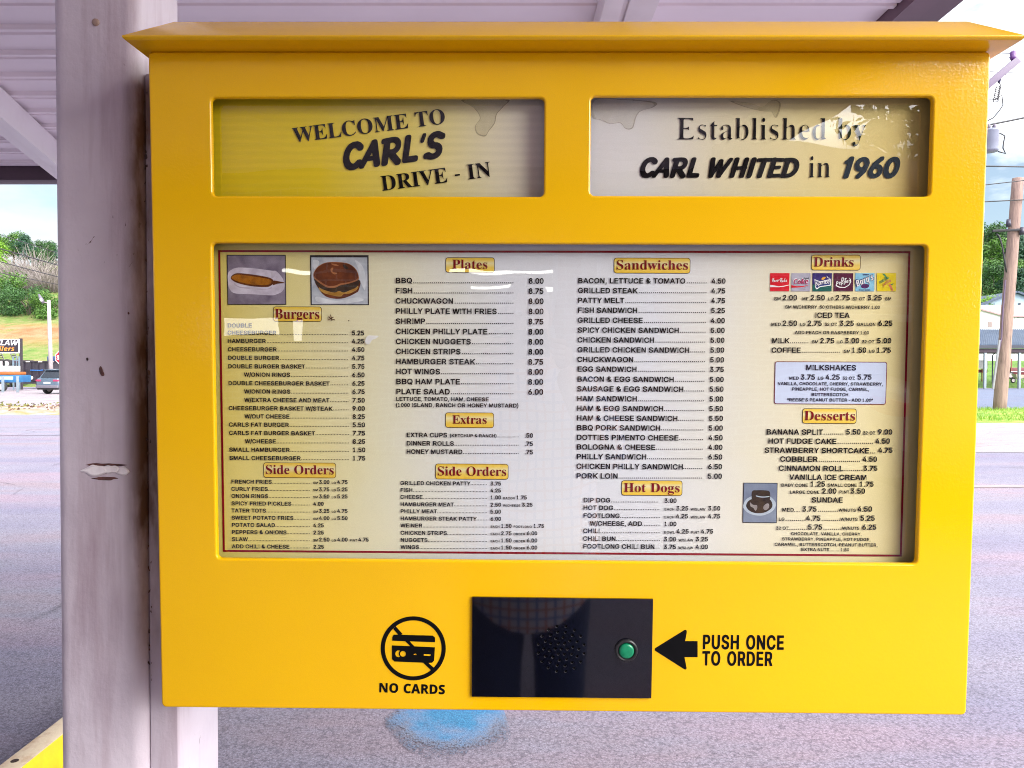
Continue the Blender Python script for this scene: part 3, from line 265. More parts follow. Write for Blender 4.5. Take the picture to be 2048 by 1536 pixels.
'H': (760, [[92,0,56,24,45,72,124,384,116,416,118,448,133,496,164,536,264,912,289,960,330,993,397,1005,459,996,480,982,492,960,492,904,403,568,411,563,615,581,702,904,723,952,755,984,796,1001,861,1005,907,992,931,963,934,920,845,576,855,544,851,504,833,456,805,424,716,88,691,40,673,22,645,5,579,-5,517,5,497,22,488,40,485,70,490,104,566,392,555,397,360,382,352,376,278,96,257,48,233,22,197,2,147,-5]]),
'I': (340, [[114,-9,77,4,58,24,49,54,51,88,269,912,292,960,331,994,374,1008,438,1010,476,1000,497,984,511,952,509,912,291,88,268,40,229,6,178,-9]]),
'T': (600, [[258,-8,220,0,193,21,182,48,183,88,383,778,376,783,223,778,179,792,166,809,162,840,172,888,187,920,215,948,250,960,469,969,529,987,585,987,630,975,832,982,880,976,905,954,911,920,895,856,864,817,837,803,812,799,626,792,410,64,387,30,349,3,314,-6]]),
'E': (620, [[92,0,70,10,51,31,45,56,47,88,235,800,216,856,228,912,244,944,260,960,286,975,348,999,389,1005,444,1001,487,979,789,972,827,961,848,928,843,880,825,832,788,799,737,788,464,792,412,599,419,595,605,606,644,602,665,588,675,568,669,512,645,464,605,438,369,421,363,416,310,216,310,207,591,214,638,208,659,192,669,160,659,104,639,64,612,40,570,27,232,18,171,-3]]),
'D': (740, [[78,7,48,15,28,31,18,56,17,80,37,152,75,200,227,768,226,776,179,794,163,824,168,880,190,936,229,971,280,983,538,993,600,985,691,961,761,920,818,860,857,787,879,696,880,600,856,472,815,360,764,272,677,169,606,110,514,56,419,24,327,12],[311,224,313,219,336,218,394,226,438,242,501,280,556,328,599,381,634,440,652,488,662,544,660,600,648,649,620,702,581,744,540,768,465,785]]),
'1': (440, [[168,-16,139,-3,124,16,117,40,118,72,272,664,268,668,243,661,202,660,166,673,152,704,163,760,189,800,334,907,358,960,386,993,440,1017,513,1020,550,1009,571,992,583,960,581,920,357,72,331,24,290,-7,239,-20]]),
'9': (660, [[248,-18,222,0,210,27,212,64,229,120,248,148,400,304,283,329,221,372,182,432,159,536,167,624,178,672,216,768,269,848,355,928,454,977,539,992,594,992,685,973,757,920,798,848,823,728,813,664,679,320,661,288,378,0,352,-15,327,-22],[440,520,464,518,510,542,555,584,577,616,590,648,594,680,585,721,560,760,520,783,503,780,467,762,426,726,393,680,381,648,379,616,388,576,413,538]]),
'6': (660, [[292,0,216,15,153,55,102,128,83,216,91,304,103,360,136,440,185,512,294,712,314,736,629,1006,673,1022,745,1020,773,1006,789,976,786,928,767,872,742,841,536,664,545,656,606,643,669,603,718,528,735,448,728,360,718,312,685,224,620,128,536,56,439,11,347,-3],[369,208,399,211,438,232,481,272,513,328,515,360,507,395,482,432,441,453,388,434,348,400,304,320,312,264,338,227]]),
'0': (700, [[314,-8,216,18,157,71,119,145,97,248,97,352,124,512,165,640,214,744,290,856,363,929,448,982,541,1006,598,1009,704,982,763,929,801,855,823,752,823,648,796,488,755,360,706,256,630,144,557,71,472,18,370,-8],[391,216,429,239,472,282,516,344,556,424,579,496,592,576,591,656,576,718,555,761,528,784,491,761,448,718,404,656,364,576,341,504,328,424,329,344,344,282,365,239]]),
 },
}
def fill2d(loops):
    """triangulate loops (outer ones and holes): points and counter-clockwise triangles"""
    vs, es = [], []
    for l in loops:
        b = len(vs)
        vs += [Vector((p[0], p[1])) for p in l]
        es += [(b + i, b + (i + 1) % len(l)) for i in range(len(l))]
    v, e, f, _a, _b, _c = delaunay_2d_cdt(vs, es, [], 1, 1e-7)
    out = []
    for t in f:
        a, b, c = (v[i] for i in t)
        ar = (b.x - a.x) * (c.y - a.y) - (b.y - a.y) * (c.x - a.x)
        if abs(ar) < 1e-13: continue
        cx, cy = (a.x + b.x + c.x) / 3, (a.y + b.y + c.y) / 3
        inside = False
        for i, j in es:
            p, q = vs[i], vs[j]
            if (p.y > cy) != (q.y > cy) and cx < p.x + (cy - p.y) * (q.x - p.x) / (q.y - p.y):
                inside = not inside
        if inside:
            out.append(tuple(t) if ar > 0 else (t[0], t[2], t[1]))
    return [(p.x, p.y) for p in v], out
_cache = {}
def glyph(font, ch):
    """(advance, [(x, y)...], [triangles]) in em units"""
    k = (font, ch)
    if k not in _cache:
        w, s = GLYPHS[font][ch]
        loops = [[Vector((v[i] / 1000, v[i + 1] / 1000, 0)) for i in range(0, len(v), 2)] for v in s]
        pts, tris = fill2d([[(p.x, p.y) for p in l] for l in loops])
        _cache[k] = (w / 1000, pts, tris)
    return _cache[k]
SPACE = {'S': .278, 'T': .20, 'R': .20, 'N': .26, 'K': .20, 'M': .20, 'I': .21, 'B': .34}
def width_of(font, s):
    return sum(SPACE[font] if c == ' ' else glyph(font, c)[0] for c in s)
CAP = {'B': 1.0}
for _f, _c in (('S', 'H'), ('T', 'E'), ('R', 'E'), ('N', 'D'), ('K', 'H'), ('M', 'C'), ('I', 'D')):
    CAP[_f] = max(max(l[1::2]) for l in GLYPHS[_f][_c][1]) / 1000

# ------------------------------------------------------------------ helpers: pixels of the 2048 x 1536 frame -> points in the place
FWD = Vector((0, math.cos(PITCH), -math.sin(PITCH)))
UPV = Vector((0, math.sin(PITCH), math.cos(PITCH)))
def ray(px, py):
    return FWD + Vector((1, 0, 0)) * ((px - 1024) / FPX) + UPV * ((768 - py) / FPX)
def at(px, py, Y):
    d = ray(px, py)
    return Vector((0, 0, EYE)) + d * (Y / d.y)

# the menu board: its own frame (x right, y away, z up), hung with a slight forward lean
BOARD_C = Vector((0.0716, 1.0293, EYE - 0.0249))
_ax, _ay, _az = 0.0353, 0.0048, -0.0114
BOARD_R = Matrix.Rotation(_az, 3, 'Z') @ Matrix.Rotation(_ax, 3, 'X') @ Matrix.Rotation(_ay, 3, 'Y')
BW, BH = 1.13, 0.9071
_Ri = BOARD_R.transposed()
_o = _Ri @ (Vector((0, 0, EYE)) - BOARD_C)
def loc(px, py, depth=0.0):
    d = _Ri @ ray(px, py)
    t = (depth - _o.y) / d.y
    p = _o + d * t
    return p.x, p.z

# ------------------------------------------------------------------ mesh building
class MB:
    def __init__(self):
        self.v, self.f, self.m = [], [], []
    def add(self, verts, faces, mi=0):
        b = len(self.v)
        self.v.extend([tuple(p) for p in verts])
        self.f.extend([tuple(i + b for i in f) for f in faces])
        self.m.extend([mi] * len(faces))
    def box(self, x0, y0, z0, x1, y1, z1, mi=0, rot=None, c=None):
        vs = [(x0, y0, z0), (x1, y0, z0), (x1, y1, z0), (x0, y1, z0), (x0, y0, z1), (x1, y0, z1), (x1, y1, z1), (x0, y1, z1)]
        if rot is not None:
            c = Vector(c) if c is not None else Vector(((x0 + x1) / 2, (y0 + y1) / 2, (z0 + z1) / 2))
            vs = [rot @ (Vector(p) - c) + c for p in vs]
        self.add(vs, [(0, 3, 2, 1), (4, 5, 6, 7), (0, 1, 5, 4), (1, 2, 6, 5), (2, 3, 7, 6), (3, 0, 4, 7)], mi)
    def tube(self, pts, radii, n=8, mi=0, caps=True):
        pts = [Vector(p) for p in pts]
        if not isinstance(radii, (list, tuple)):
            radii = [radii] * len(pts)
        b = len(self.v)
        ref = None
        for i, p in enumerate(pts):
            t = (pts[min(i + 1, len(pts) - 1)] - pts[max(i - 1, 0)]).normalized()
            if ref is None:
                ref = t.orthogonal().normalized()
            u = (ref - t * ref.dot(t)).normalized()
            ref = u
            w = t.cross(u)
            for k in range(n):
                a = 2 * math.pi * k / n
                q = p + (u * math.cos(a) + w * math.sin(a)) * radii[i]
                self.v.append(tuple(q))
        for i in range(len(pts) - 1):
            for k in range(n):
                k2 = (k + 1) % n
                self.f.append((b + i * n + k, b + i * n + k2, b + (i + 1) * n + k2, b + (i + 1) * n + k)); self.m.append(mi)
        if caps:
            self.f.append(tuple(b + k for k in reversed(range(n)))); self.m.append(mi)
            e = b + (len(pts) - 1) * n
            self.f.append(tuple(e + k for k in range(n))); self.m.append(mi)
    def rings(self, loops, mi=0, close=True):
        """bridge successive loops of equal length"""
        b = len(self.v)
        n = len(loops[0])
        for l in loops:
            self.v.extend([tuple(p) for p in l])
        for i in range(len(loops) - 1):
            for k in range(n if close else n - 1):
                k2 = (k + 1) % n
                self.f.append((b + i * n + k, b + i * n + k2, b + (i + 1) * n + k2, b + (i + 1) * n + k)); self.m.append(mi)
    def poly(self, loops, fn, mi=0):
        """fill 2-D loops (first outer, others holes), fn(x, z) -> point; faces look towards -y"""
        pts, tris = fill2d(loops)
        self.add([fn(x, z) for x, z in pts], tris, mi)
    def build(self, name, mats, parent=None, smooth=False, fix=False):
        me = bpy.data.meshes.new(name)
        me.from_pydata(self.v, [], self.f)
        if not isinstance(mats, (list, tuple)):
            mats = [mats]
        for m in mats:
            me.materials.append(m)
        me.polygons.foreach_set('material_index', self.m)
        if fix:
            bm = bmesh.new(); bm.from_mesh(me)
            bmesh.ops.recalc_face_normals(bm, faces=bm.faces)
            bm.to_mesh(me); bm.free()
        if smooth:
            me.polygons.foreach_set('use_smooth', [True] * len(me.polygons))
        me.update()
        o = bpy.data.objects.new(name, me)
        COL.objects.link(o)
        if parent is not None:
            o.parent = parent
        return o
def tag(o, label=None, cat=None, group=None, kind=None):
    if label: o['label'] = label
    if cat: o['category'] = cat
    if group: o['group'] = group
    if kind: o['kind'] = kind
    return o
def empty(name, p, rot=(0, 0, 0), label=None, cat=None, group=None):
    o = bpy.data.objects.new(name, None)
    COL.objects.link(o)
    o.location = p
    o.rotation_euler = rot
    o.empty_display_size = 0.2
    return tag(o, label, cat, group)
def copy_tree(o, parent=None):
    c = o.copy()
    COL.objects.link(c)
    if parent is not None:
        c.parent = parent
    for ch in list(o.children):
        copy_tree(ch, c)
    return c
def bevel(o, w, seg=2, angle=0.6):
    bm = bmesh.new(); bm.from_mesh(o.data)
    bmesh.ops.remove_doubles(bm, verts=bm.verts, dist=1e-6)
    bmesh.ops.recalc_face_normals(bm, faces=bm.faces)
    es = [e for e in bm.edges if len(e.link_faces) == 2 and e.calc_face_angle() > angle]
    bmesh.ops.bevel(bm, geom=es, offset=w, segments=seg, affect='EDGES', profile=0.6, clamp_overlap=True)
    for f in bm.faces: f.smooth = True
    bm.to_mesh(o.data); bm.free()
    try:
        o.data.set_sharp_from_angle(angle=0.7)
    except Exception:
        pass
    return o
def spline(pts, n=6, closed=True):
    P = [Vector((p[0], p[1], 0)) for p in pts]
    N = len(P); out = []
    for i in range(N if closed else N - 1):
        if closed:
            a, b, c, d = P[i - 1], P[i], P[(i + 1) % N], P[(i + 2) % N]
        else:
            a, b, c, d = P[max(i - 1, 0)], P[i], P[i + 1], P[min(i + 2, N - 1)]
        for k in range(n):
            t = k / n
            q = 0.5 * ((2 * b) + (c - a) * t + (2 * a - 5 * b + 4 * c - d) * t * t + (3 * b - a - 3 * c + d) * t ** 3)
            out.append((q.x, q.y))
    if not closed:
        out.append((P[-1].x, P[-1].y))
    return out
def rrect(x0, z0, x1, z1, r, n=6):
    out = []
    for cx, cz, a0 in ((x1 - r, z0 + r, -90), (x1 - r, z1 - r, 0), (x0 + r, z1 - r, 90), (x0 + r, z0 + r, 180)):
        for k in range(n + 1):
            a = math.radians(a0 + 90 * k / n)
            out.append((cx + r * math.cos(a), cz + r * math.sin(a)))
    return out

# ------------------------------------------------------------------ materials
def nt(name):
    m = bpy.data.materials.new(name)
    m.use_nodes = True
    t = m.node_tree
    b = t.nodes['Principled BSDF']
    return m, t, b
def lk(t, a, b): t.links.new(a, b)
def mixrgb(t, fac, a, b, blend='MIX'):
    n = t.nodes.new('ShaderNodeMix'); n.data_type = 'RGBA'; n.blend_type = blend
    for i, v in ((0, fac), (6, a), (7, b)):
        if hasattr(v, 'is_linked') or hasattr(v, 'links'):
            lk(t, v, n.inputs[i])
        elif i == 0:
            n.inputs[0].default_value = v
        else:
            n.inputs[i].default_value = (*v, 1)
    return n.outputs[2]
def coords(t, kind='Object', scale=(1, 1, 1)):
    c = t.nodes.new('ShaderNodeTexCoord'); m = t.nodes.new('ShaderNodeMapping')
    m.inputs['Scale'].default_value = scale
    lk(t, c.outputs[kind], m.inputs['Vector'])
    return m.outputs['Vector']
def noise_tex(t, vec, scale, detail=4, rough=0.55, dist=0.0):
    n = t.nodes.new('ShaderNodeTexNoise')
    n.inputs['Scale'].default_value = scale; n.inputs['Detail'].default_value = detail
    n.inputs['Roughness'].default_value = rough; n.inputs['Distortion'].default_value = dist
    lk(t, vec, n.inputs['Vector'])
    return n.outputs['Fac']
def ramp(t, fac, stops):
    r = t.nodes.new('ShaderNodeValToRGB')
    e = r.color_ramp.elements
    while len(e) < len(stops): e.new(0.5)
    for i, (p, c) in enumerate(stops):
        e[i].position = p
        e[i].color = (*c, 1) if len(c) == 3 else c
    lk(t, fac, r.inputs['Fac'])
    return r.outputs['Color']
def bump(t, b, h, strength=0.3, dist=0.01, target='Normal'):
    n = t.nodes.new('ShaderNodeBump')
    n.inputs['Strength'].default_value = strength; n.inputs['Distance'].default_value = dist
    lk(t, h, n.inputs['Height']); lk(t, n.outputs['Normal'], b.inputs[target])
    return n
def plain(name, c, rough=0.6, c2=None, scale=8, bumpk=0.0, bscale=40, metal=0.0, coat=0.0, lo=0.35, hi=0.65):
    m, t, b = nt(name)
    if name.endswith(('ink', 'vinyl')): b.inputs['Specular IOR Level'].default_value = 0.06      # matt print
    b.inputs['Roughness'].default_value = rough
    b.inputs['Metallic'].default_value = metal
    if coat:
        b.inputs['Coat Weight'].default_value = coat; b.inputs['Coat Roughness'].default_value = 0.06
    v = coords(t)
    if c2 is None:
        c2 = tuple(x * 0.86 for x in c)
    col = ramp(t, noise_tex(t, v, scale, 5), [(lo, c), (hi, c2)])
    lk(t, col, b.inputs['Base Color'])
    if bumpk:
        bump(t, b, noise_tex(t, v, bscale, 4), bumpk, 0.004)
    return m
def glossy_pane(name, rough=0.0, tint=(0.97, 0.98, 0.97), ior=1.76):
    """a clear sheet: lets the light through and mirrors its surroundings by Fresnel"""
    m, t, b = nt(name)
    t.nodes.remove(b)
    out = t.nodes['Material Output']
    tr = t.nodes.new('ShaderNodeBsdfTransparent'); tr.inputs['Color'].default_value = (*tint, 1)
    gl = t.nodes.new('ShaderNodeBsdfGlossy'); gl.inputs['Roughness'].default_value = rough
    fr = t.nodes.new('ShaderNodeFresnel'); fr.inputs['IOR'].default_value = ior
    mx = t.nodes.new('ShaderNodeMixShader')
    v = coords(t)
    bp = t.nodes.new('ShaderNodeBump'); bp.inputs['Strength'].default_value = 0.05; bp.inputs['Distance'].default_value = 0.02
    lk(t, noise_tex(t, v, 5, 2), bp.inputs['Height']); lk(t, bp.outputs['Normal'], gl.inputs['Normal'])
    gm = t.nodes.new('ShaderNodeNewGeometry'); iv = t.nodes.new('ShaderNodeMath'); iv.operation = 'SUBTRACT'; iv.inputs[0].default_value = 1.0
    lk(t, gm.outputs['Backfacing'], iv.inputs[1])
    fm = t.nodes.new('ShaderNodeMath'); fm.operation = 'MULTIPLY'; lk(t, fr.outputs[0], fm.inputs[0]); lk(t, iv.outputs[0], fm.inputs[1])   # only the outer face mirrors
    lk(t, fm.outputs[0], mx.inputs[0]); lk(t, tr.outputs[0], mx.inputs[1]); lk(t, gl.outputs[0], mx.inputs[2])
    lk(t, mx.outputs[0], out.inputs['Surface'])
    return m
def see_through(name, c, alpha, scale=30):
    m, t, b = nt(name)
    b.inputs['Base Color'].default_value = (*c, 1); b.inputs['Roughness'].default_value = 0.8
    v = coords(t)
    n = noise_tex(t, v, scale, 4)
    r = ramp(t, n, [(0.3, (alpha * .6,) * 3), (0.7, (alpha,) * 3)])
    lk(t, r, b.inputs['Alpha'])
    return m

def yellow_paint():
    m, t, b = nt('yellow_powder_coat')
    v = coords(t)
    c = ramp(t, noise_tex(t, v, 2.3, 3), [(0.3, (0.82, 0.455, 0.0002)), (0.7, (0.88, 0.50, 0.0004))])
    fine = ramp(t, noise_tex(t, v, 900, 2), [(0.3, (0.90, 0.90, 0.90)), (0.7, (1.0, 1.0, 1.0))])
    lk(t, mixrgb(t, 1.0, c, fine, 'MULTIPLY'), b.inputs['Base Color'])
    b.inputs['Roughness'].default_value = 0.42
    b.inputs['Specular IOR Level'].default_value = 0.03
    b.inputs['Coat Weight'].default_value = 0.75
    b.inputs['Coat Roughness'].default_value = 0.04
    b.inputs['Coat IOR'].default_value = 1.6
    h = noise_tex(t, v, 240, 2, 0.5)
    bump(t, b, h, 0.10, 0.0012)
    bump(t, b, h, 0.15, 0.0012, 'Coat Normal')
    return m
M_YELLOW = yellow_paint()
M_BLACKPRINT = plain('black_vinyl', (0.005, 0.005, 0.006), 0.5)
M_INTERIOR = plain('shade_dark_interior', (0.035, 0.025, 0.012), 0.7)  # dark base colour carries the shade of window recesses and hood gap

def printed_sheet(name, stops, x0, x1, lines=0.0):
    """printed card whose base colour runs from yellow at the sides to near white in the middle of the board"""
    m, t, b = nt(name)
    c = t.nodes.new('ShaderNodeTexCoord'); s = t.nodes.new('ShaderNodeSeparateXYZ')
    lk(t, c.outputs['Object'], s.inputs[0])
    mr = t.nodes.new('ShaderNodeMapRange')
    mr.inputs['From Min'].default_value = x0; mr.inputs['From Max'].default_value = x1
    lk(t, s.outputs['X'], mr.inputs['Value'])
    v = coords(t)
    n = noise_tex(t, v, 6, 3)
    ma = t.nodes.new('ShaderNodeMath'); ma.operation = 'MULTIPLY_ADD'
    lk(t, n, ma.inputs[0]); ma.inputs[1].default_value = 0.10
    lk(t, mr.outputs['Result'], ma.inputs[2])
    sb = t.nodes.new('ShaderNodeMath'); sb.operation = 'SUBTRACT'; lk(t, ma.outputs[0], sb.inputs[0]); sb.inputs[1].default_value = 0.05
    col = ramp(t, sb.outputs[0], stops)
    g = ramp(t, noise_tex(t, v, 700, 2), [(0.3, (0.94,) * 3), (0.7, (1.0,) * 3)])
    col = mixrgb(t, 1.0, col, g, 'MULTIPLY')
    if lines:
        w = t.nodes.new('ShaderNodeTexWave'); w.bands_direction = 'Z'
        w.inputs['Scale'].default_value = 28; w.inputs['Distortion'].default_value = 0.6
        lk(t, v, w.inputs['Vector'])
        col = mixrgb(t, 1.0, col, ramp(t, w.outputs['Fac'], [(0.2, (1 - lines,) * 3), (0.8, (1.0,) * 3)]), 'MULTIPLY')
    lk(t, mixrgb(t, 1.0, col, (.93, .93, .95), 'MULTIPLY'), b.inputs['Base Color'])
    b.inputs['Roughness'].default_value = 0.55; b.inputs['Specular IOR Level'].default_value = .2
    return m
# ------------------------------------------------------------------ the canopy overhead
HC = 1.25                                     # deck underside above the eye
ZC = EYE + HC
M_DECK = plain('painted_deck_steel', (0.90, 0.82, 0.87), 0.45, (0.83, 0.75, 0.80), 1.3, 0.05, 60)
M_BEAM = plain('white_beam_paint', (0.84, 0.80, 0.82), 0.45, (0.70, 0.62, 0.64), 2.2, 0.15, 25, lo=0.45, hi=0.75)
M_FASCIA = plain('dark_maroon_fascia', (0.055, 0.028, 0.045), 0.5, (0.085, 0.045, 0.07), 3)
canopy = empty('drive_in_canopy', (0, 0, ZC), label='white ribbed metal canopy roof overhead with dark fascia and white beams', cat='canopy')
b = MB()
X0, X1, Y0, Y1 = -9.0, 1.30, -4.0, 4.58
prof = []                                     # corrugated profile along y: flat pan, raised double rib
y = Y0
k = 0
ribs = []
yy = 4.50
while yy > Y0 + .1:
    ribs.append(yy); yy -= 0.217
ribs.reverse()
prof.append((Y0, 0))
for r_ in ribs:
    prof += [(r_ - .040, 0), (r_ - .032, -.016), (r_ - .010, -.016), (r_ - .006, -.008), (r_ + .006, -.008), (r_ + .010, -.016), (r_ + .032, -.016), (r_ + .040, 0)]
prof.append((Y1, 0))
vs = []; fs = []
for (py_, pz_) in prof:
    vs += [(X0, py_, pz_), (X1, py_, pz_), (X0, py_, pz_ + .05), (X1, py_, pz_ + .05)]
for i in range(len(prof) - 1):
    a = i * 4; c = a + 4
    fs += [(a, c, c + 1, a + 1), (a + 2, a + 3, c + 3, c + 2)]
fs += [(0, 1, 3, 2)]
e = (len(prof) - 1) * 4
fs += [(e, e + 2, e + 3, e + 1)]
b.add(vs, fs)
b.build('roof_deck', M_DECK, canopy)
b = MB(); b.box(X0, Y1 + .003, -.088, X1 + .18, Y1 + .12, .20)
bevel(b.build('rear_fascia', M_FASCIA, canopy), .006)
b = MB()
b.box(X1 + .003, Y0, -.05, X1 + .085, Y1, .22); b.box(X1 + .088, Y0, -.035, X1 + .18, Y1, .22)
b.box(X1 + .088, Y0, -.21, X1 + .18, -.9, -.038)  # added unseen rear drop, sets the edge of the mirrored sky
b.build('side_fascia', plain('maroon_gutter', (0.10, 0.05, 0.075), 0.45, (0.15, 0.08, 0.11), 2), canopy)
b = MB(); b.box(X0, Y0 - .12, -.088, X1 + .18, Y0 - .003, .20)
b.build('front_fascia', M_FASCIA, canopy)
# beams under the deck: the middle one is a pair of channels
b = MB()
b.box(.285, Y0 + .02, -.115, .345, Y1 - .05, -.019); b.box(.345, Y0 + .02, -.105, .362, Y1 - .05, -.019)
b.box(.362, Y0 + .02, -.118, .452, Y1 - .05, -.019)
bevel(b.build('beam', M_BEAM, canopy), .004)
p0 = at(-70, 228, 3.2); p1 = at(118, 338, 4.45)
d = (p1 - p0); d.z = 0; d.normalize()
q0 = Vector((p0.x, p0.y, 0)) - d * 1.2; q1 = Vector((p1.x, p1.y, 0)) + d * .05
nrm = Vector((d.y, -d.x, 0))
b = MB()
for (o0, o1, zt, zb) in ((-.02, .07, -.018, -.115), (.072, .12, -.018, -.150)):
    l0 = [q0 + nrm * o0 + Vector((0, 0, zb)), q0 + nrm * o1 + Vector((0, 0, zb)), q0 + nrm * o1 + Vector((0, 0, zt)), q0 + nrm * o0 + Vector((0, 0, zt))]
    l1 = [p + (q1 - q0) for p in l0]
    b.add(l0 + l1, [(0, 1, 2, 3), (7, 6, 5, 4), (0, 4, 5, 1), (1, 5, 6, 2), (2, 6, 7, 3), (3, 7, 4, 0)])
bevel(b.build('beam', M_BEAM, canopy), .004)
b = MB(); b.box(-6.2, Y0 + .02, -.115, -6.05, Y1 - .05, -.019)
bevel(b.build('beam', M_BEAM, canopy), .004)

# ------------------------------------------------------------------ the white steel column the board is bolted to
def column_paint():
    m, t, b = nt('old_white_column_paint')
    v = coords(t)
    base = ramp(t, noise_tex(t, v, 3.0, 5), [(0.3, (0.71, 0.645, 0.70)), (0.7, (0.50, 0.435, 0.50))])
    geo = t.nodes.new('ShaderNodeNewGeometry')
    # rust creeping along the seam of the mounting plate, brown and patchy
    s = t.nodes.new('ShaderNodeSeparateXYZ'); lk(t, v, s.inputs[0])
    n1 = noise_tex(t, coords(t, 'Object', (6, 6, 1.6)), 2.4, 5, 0.65)
    mr = t.nodes.new('ShaderNodeMapRange'); lk(t, s.outputs['X'], mr.inputs['Value'])
    mr.inputs['From Min'].default_value = 0.036; mr.inputs['From Max'].default_value = 0.074
    top = t.nodes.new('ShaderNodeMapRange'); lk(t, s.outputs['Z'], top.inputs['Value'])
    mr.inputs['From Max'].default_value = 0.062
    top.inputs['From Min'].default_value = 2.03; top.inputs['From Max'].default_value = 1.98
    bot = t.nodes.new('ShaderNodeMapRange'); lk(t, s.outputs['Z'], bot.inputs['Value'])
    bot.inputs['From Min'].default_value = 1.02; bot.inputs['From Max'].default_value = 1.30
    def mul(a, c):
        q = t.nodes.new('ShaderNodeMath'); q.operation = 'MULTIPLY'; lk(t, a, q.inputs[0]); lk(t, c, q.inputs[1]); return q.outputs[0]
    zone = mul(mul(mr.outputs[0], top.outputs[0]), bot.outputs[0])
    nr = ramp(t, n1, [(0.30, (.15, .15, .15)), (0.56, (.95, .95, .95))])
    stain = mul(zone, nr)
    base = mixrgb(t, stain, base, (0.10, 0.045, 0.02))
    # chips and specks
    spk = ramp(t, noise_tex(t, coords(t, 'Object', (1, 1, .7)), 75, 3, .55, .8), [(0.70, (0, 0, 0)), (0.73, (1, 1, 1))])
    gate = ramp(t, noise_tex(t, v, 7, 3), [(0.50, (0, 0, 0)), (0.62, (1, 1, 1))])
    base = mixrgb(t, mul(spk, gate), base, (0.10, 0.06, 0.06))
    dirt = ramp(t, noise_tex(t, coords(t, 'Object', (9, 9, .8)), 2.0, 6, .65), [(0.50, (1, 1, 1)), (0.72, (.70, .62, .64))])
    base = mixrgb(t, 1.0, base, dirt, 'MULTIPLY')
    lk(t, base, b.inputs['Base Color'])
    b.inputs['Roughness'].default_value = 0.42
    h1 = noise_tex(t, v, 14, 6, 0.6)
    h2 = noise_tex(t, coords(t, 'Object', (1, 1, .35)), 55, 4)
    hm = t.nodes.new('ShaderNodeMath'); hm.operation = 'MULTIPLY_ADD'; lk(t, h2, hm.inputs[0]); hm.inputs[1].default_value = .35; lk(t, h1, hm.inputs[2])
    bump(t, b, hm.outputs[0], 0.55, 0.006)
    return m
M_COLUMN = column_paint()
CX = -.630                                    # column axis
column = empty('steel_column', (CX, 1.214, 0), label='white painted square steel column with rust and chips left of the yellow board', cat='column')
def tube_sq(hx, y0, y1, z0, z1, r, n=6):
    b = MB()
    lo = rrect(-hx, y0, hx, y1, r, n)
    zs = [z0 + (z1 - z0) * i / 24 for i in range(25)]
    b.rings([[(x, y, z) for x, y in lo] for z in zs])
    b.add([(x, y, z1) for x, y in lo], [tuple(range(len(lo)))])
    return b
tube_sq(.068, -.074, .074, 0, ZC - .02, .022).build('post', M_COLUMN, column, smooth=True)
# mounting plate welded to the side of the post
b = MB(); b.box(.0685, -.061, .02, .112, .100, 2.005)
bevel(b.build('mounting_plate', M_COLUMN, column), .005, 2)
b = MB()                                      # ragged weld and peeling paint along the plate
for k in range(60):
    z = rng.uniform(1.0, 1.98); s = rng.uniform(.001, .0026)
    c = Vector((.070 + rng.uniform(-.002, .004), -.0620 + rng.uniform(-.001, .003), z))
    pts = [c + Vector((rng.uniform(-s, s), rng.uniform(-s, s) * .6, rng.uniform(-2.2 * s, 2.2 * s))) for _ in range(6)]
    b.add(pts, [(0, 1, 2), (0, 2, 3), (0, 3, 4), (1, 4, 5), (2, 5, 3), (0, 4, 1)])
b.build('weld_bead', plain('rusty_weld', (0.12, 0.06, 0.03), 0.8, (0.03, 0.02, 0.02), 40), column)
# deep scar with its shadow painted in, and paint chips on the front face
def on_col(px, py, dy=0.0):
    p = at(px, py, 1.214 - .074 + dy)
    return (p.x - CX, -.074 + dy, p.z)
M_CHIP_SHADOW = plain('rusty_chip_and_shadow', (0.16, 0.06, 0.05), 0.8, (0.05, 0.03, 0.03), 60)  # bare rust, also the painted shadow strips round the lifted paint
M_CHIPW = plain('lifted_white_paint', (0.93, 0.90, 0.91), 0.45, (0.80, 0.75, 0.77), 50)
def flake(name, pts, mat, t=.0012):
    P = spline(pts, 3)
    b = MB()
    mx = sum(x for x, y in P) / len(P); my = sum(y for x, y in P) / len(P)
    sc_ = lambda k, d: [on_col(mx + (x - mx) * k, my + (y - my) * k, d) for x, y in P]
    bot, mid, top = sc_(1, .001), sc_(.93, -t * .6), sc_(.72, -t)
    b.rings([bot, mid, top]); b.add(top, [tuple(range(len(top)))])
    return b.build(name, mat, column, fix=True)
def ragged(cx, cy, rx, ry, n, j_):
    return [(cx + rx * rng.uniform(1 - j_, 1 + j_) * math.cos(2 * math.pi * k / n), cy + ry * rng.uniform(1 - j_, 1 + j_) * math.sin(2 * math.pi * k / n)) for k in range(n)]
flake('scar_and_shadow', ragged(204, 930, 40, 4, 16, .35), M_CHIP_SHADOW, .0008)  # thin dark strip: shadow above the lifted paint put into colour
flake('scar_and_shadow', ragged(190, 942, 26, 11, 14, .25), M_CHIPW, .0050)
flake('scar_and_shadow', ragged(220, 939, 20, 9, 13, .28), M_CHIPW, .0042)
flake('scar_and_shadow', ragged(246, 941, 12, 9, 12, .3), M_CHIPW, .0036)
flake('scar_and_shadow', ragged(212, 957, 26, 4, 12, .3), M_CHIP_SHADOW, .0006)  # thin dark strip: shadow below the lifted paint put into colour
flake('paint_chip', [(198, 736), (202, 732), (207, 743), (209, 751), (203, 752), (199, 745)], M_CHIP_SHADOW)
flake('paint_chip', [(172, 717), (175, 715), (177, 719), (174, 722)], M_CHIP_SHADOW)
flake('paint_chip', [(255, 625), (258, 624), (259, 628), (256, 629)], M_CHIP_SHADOW)
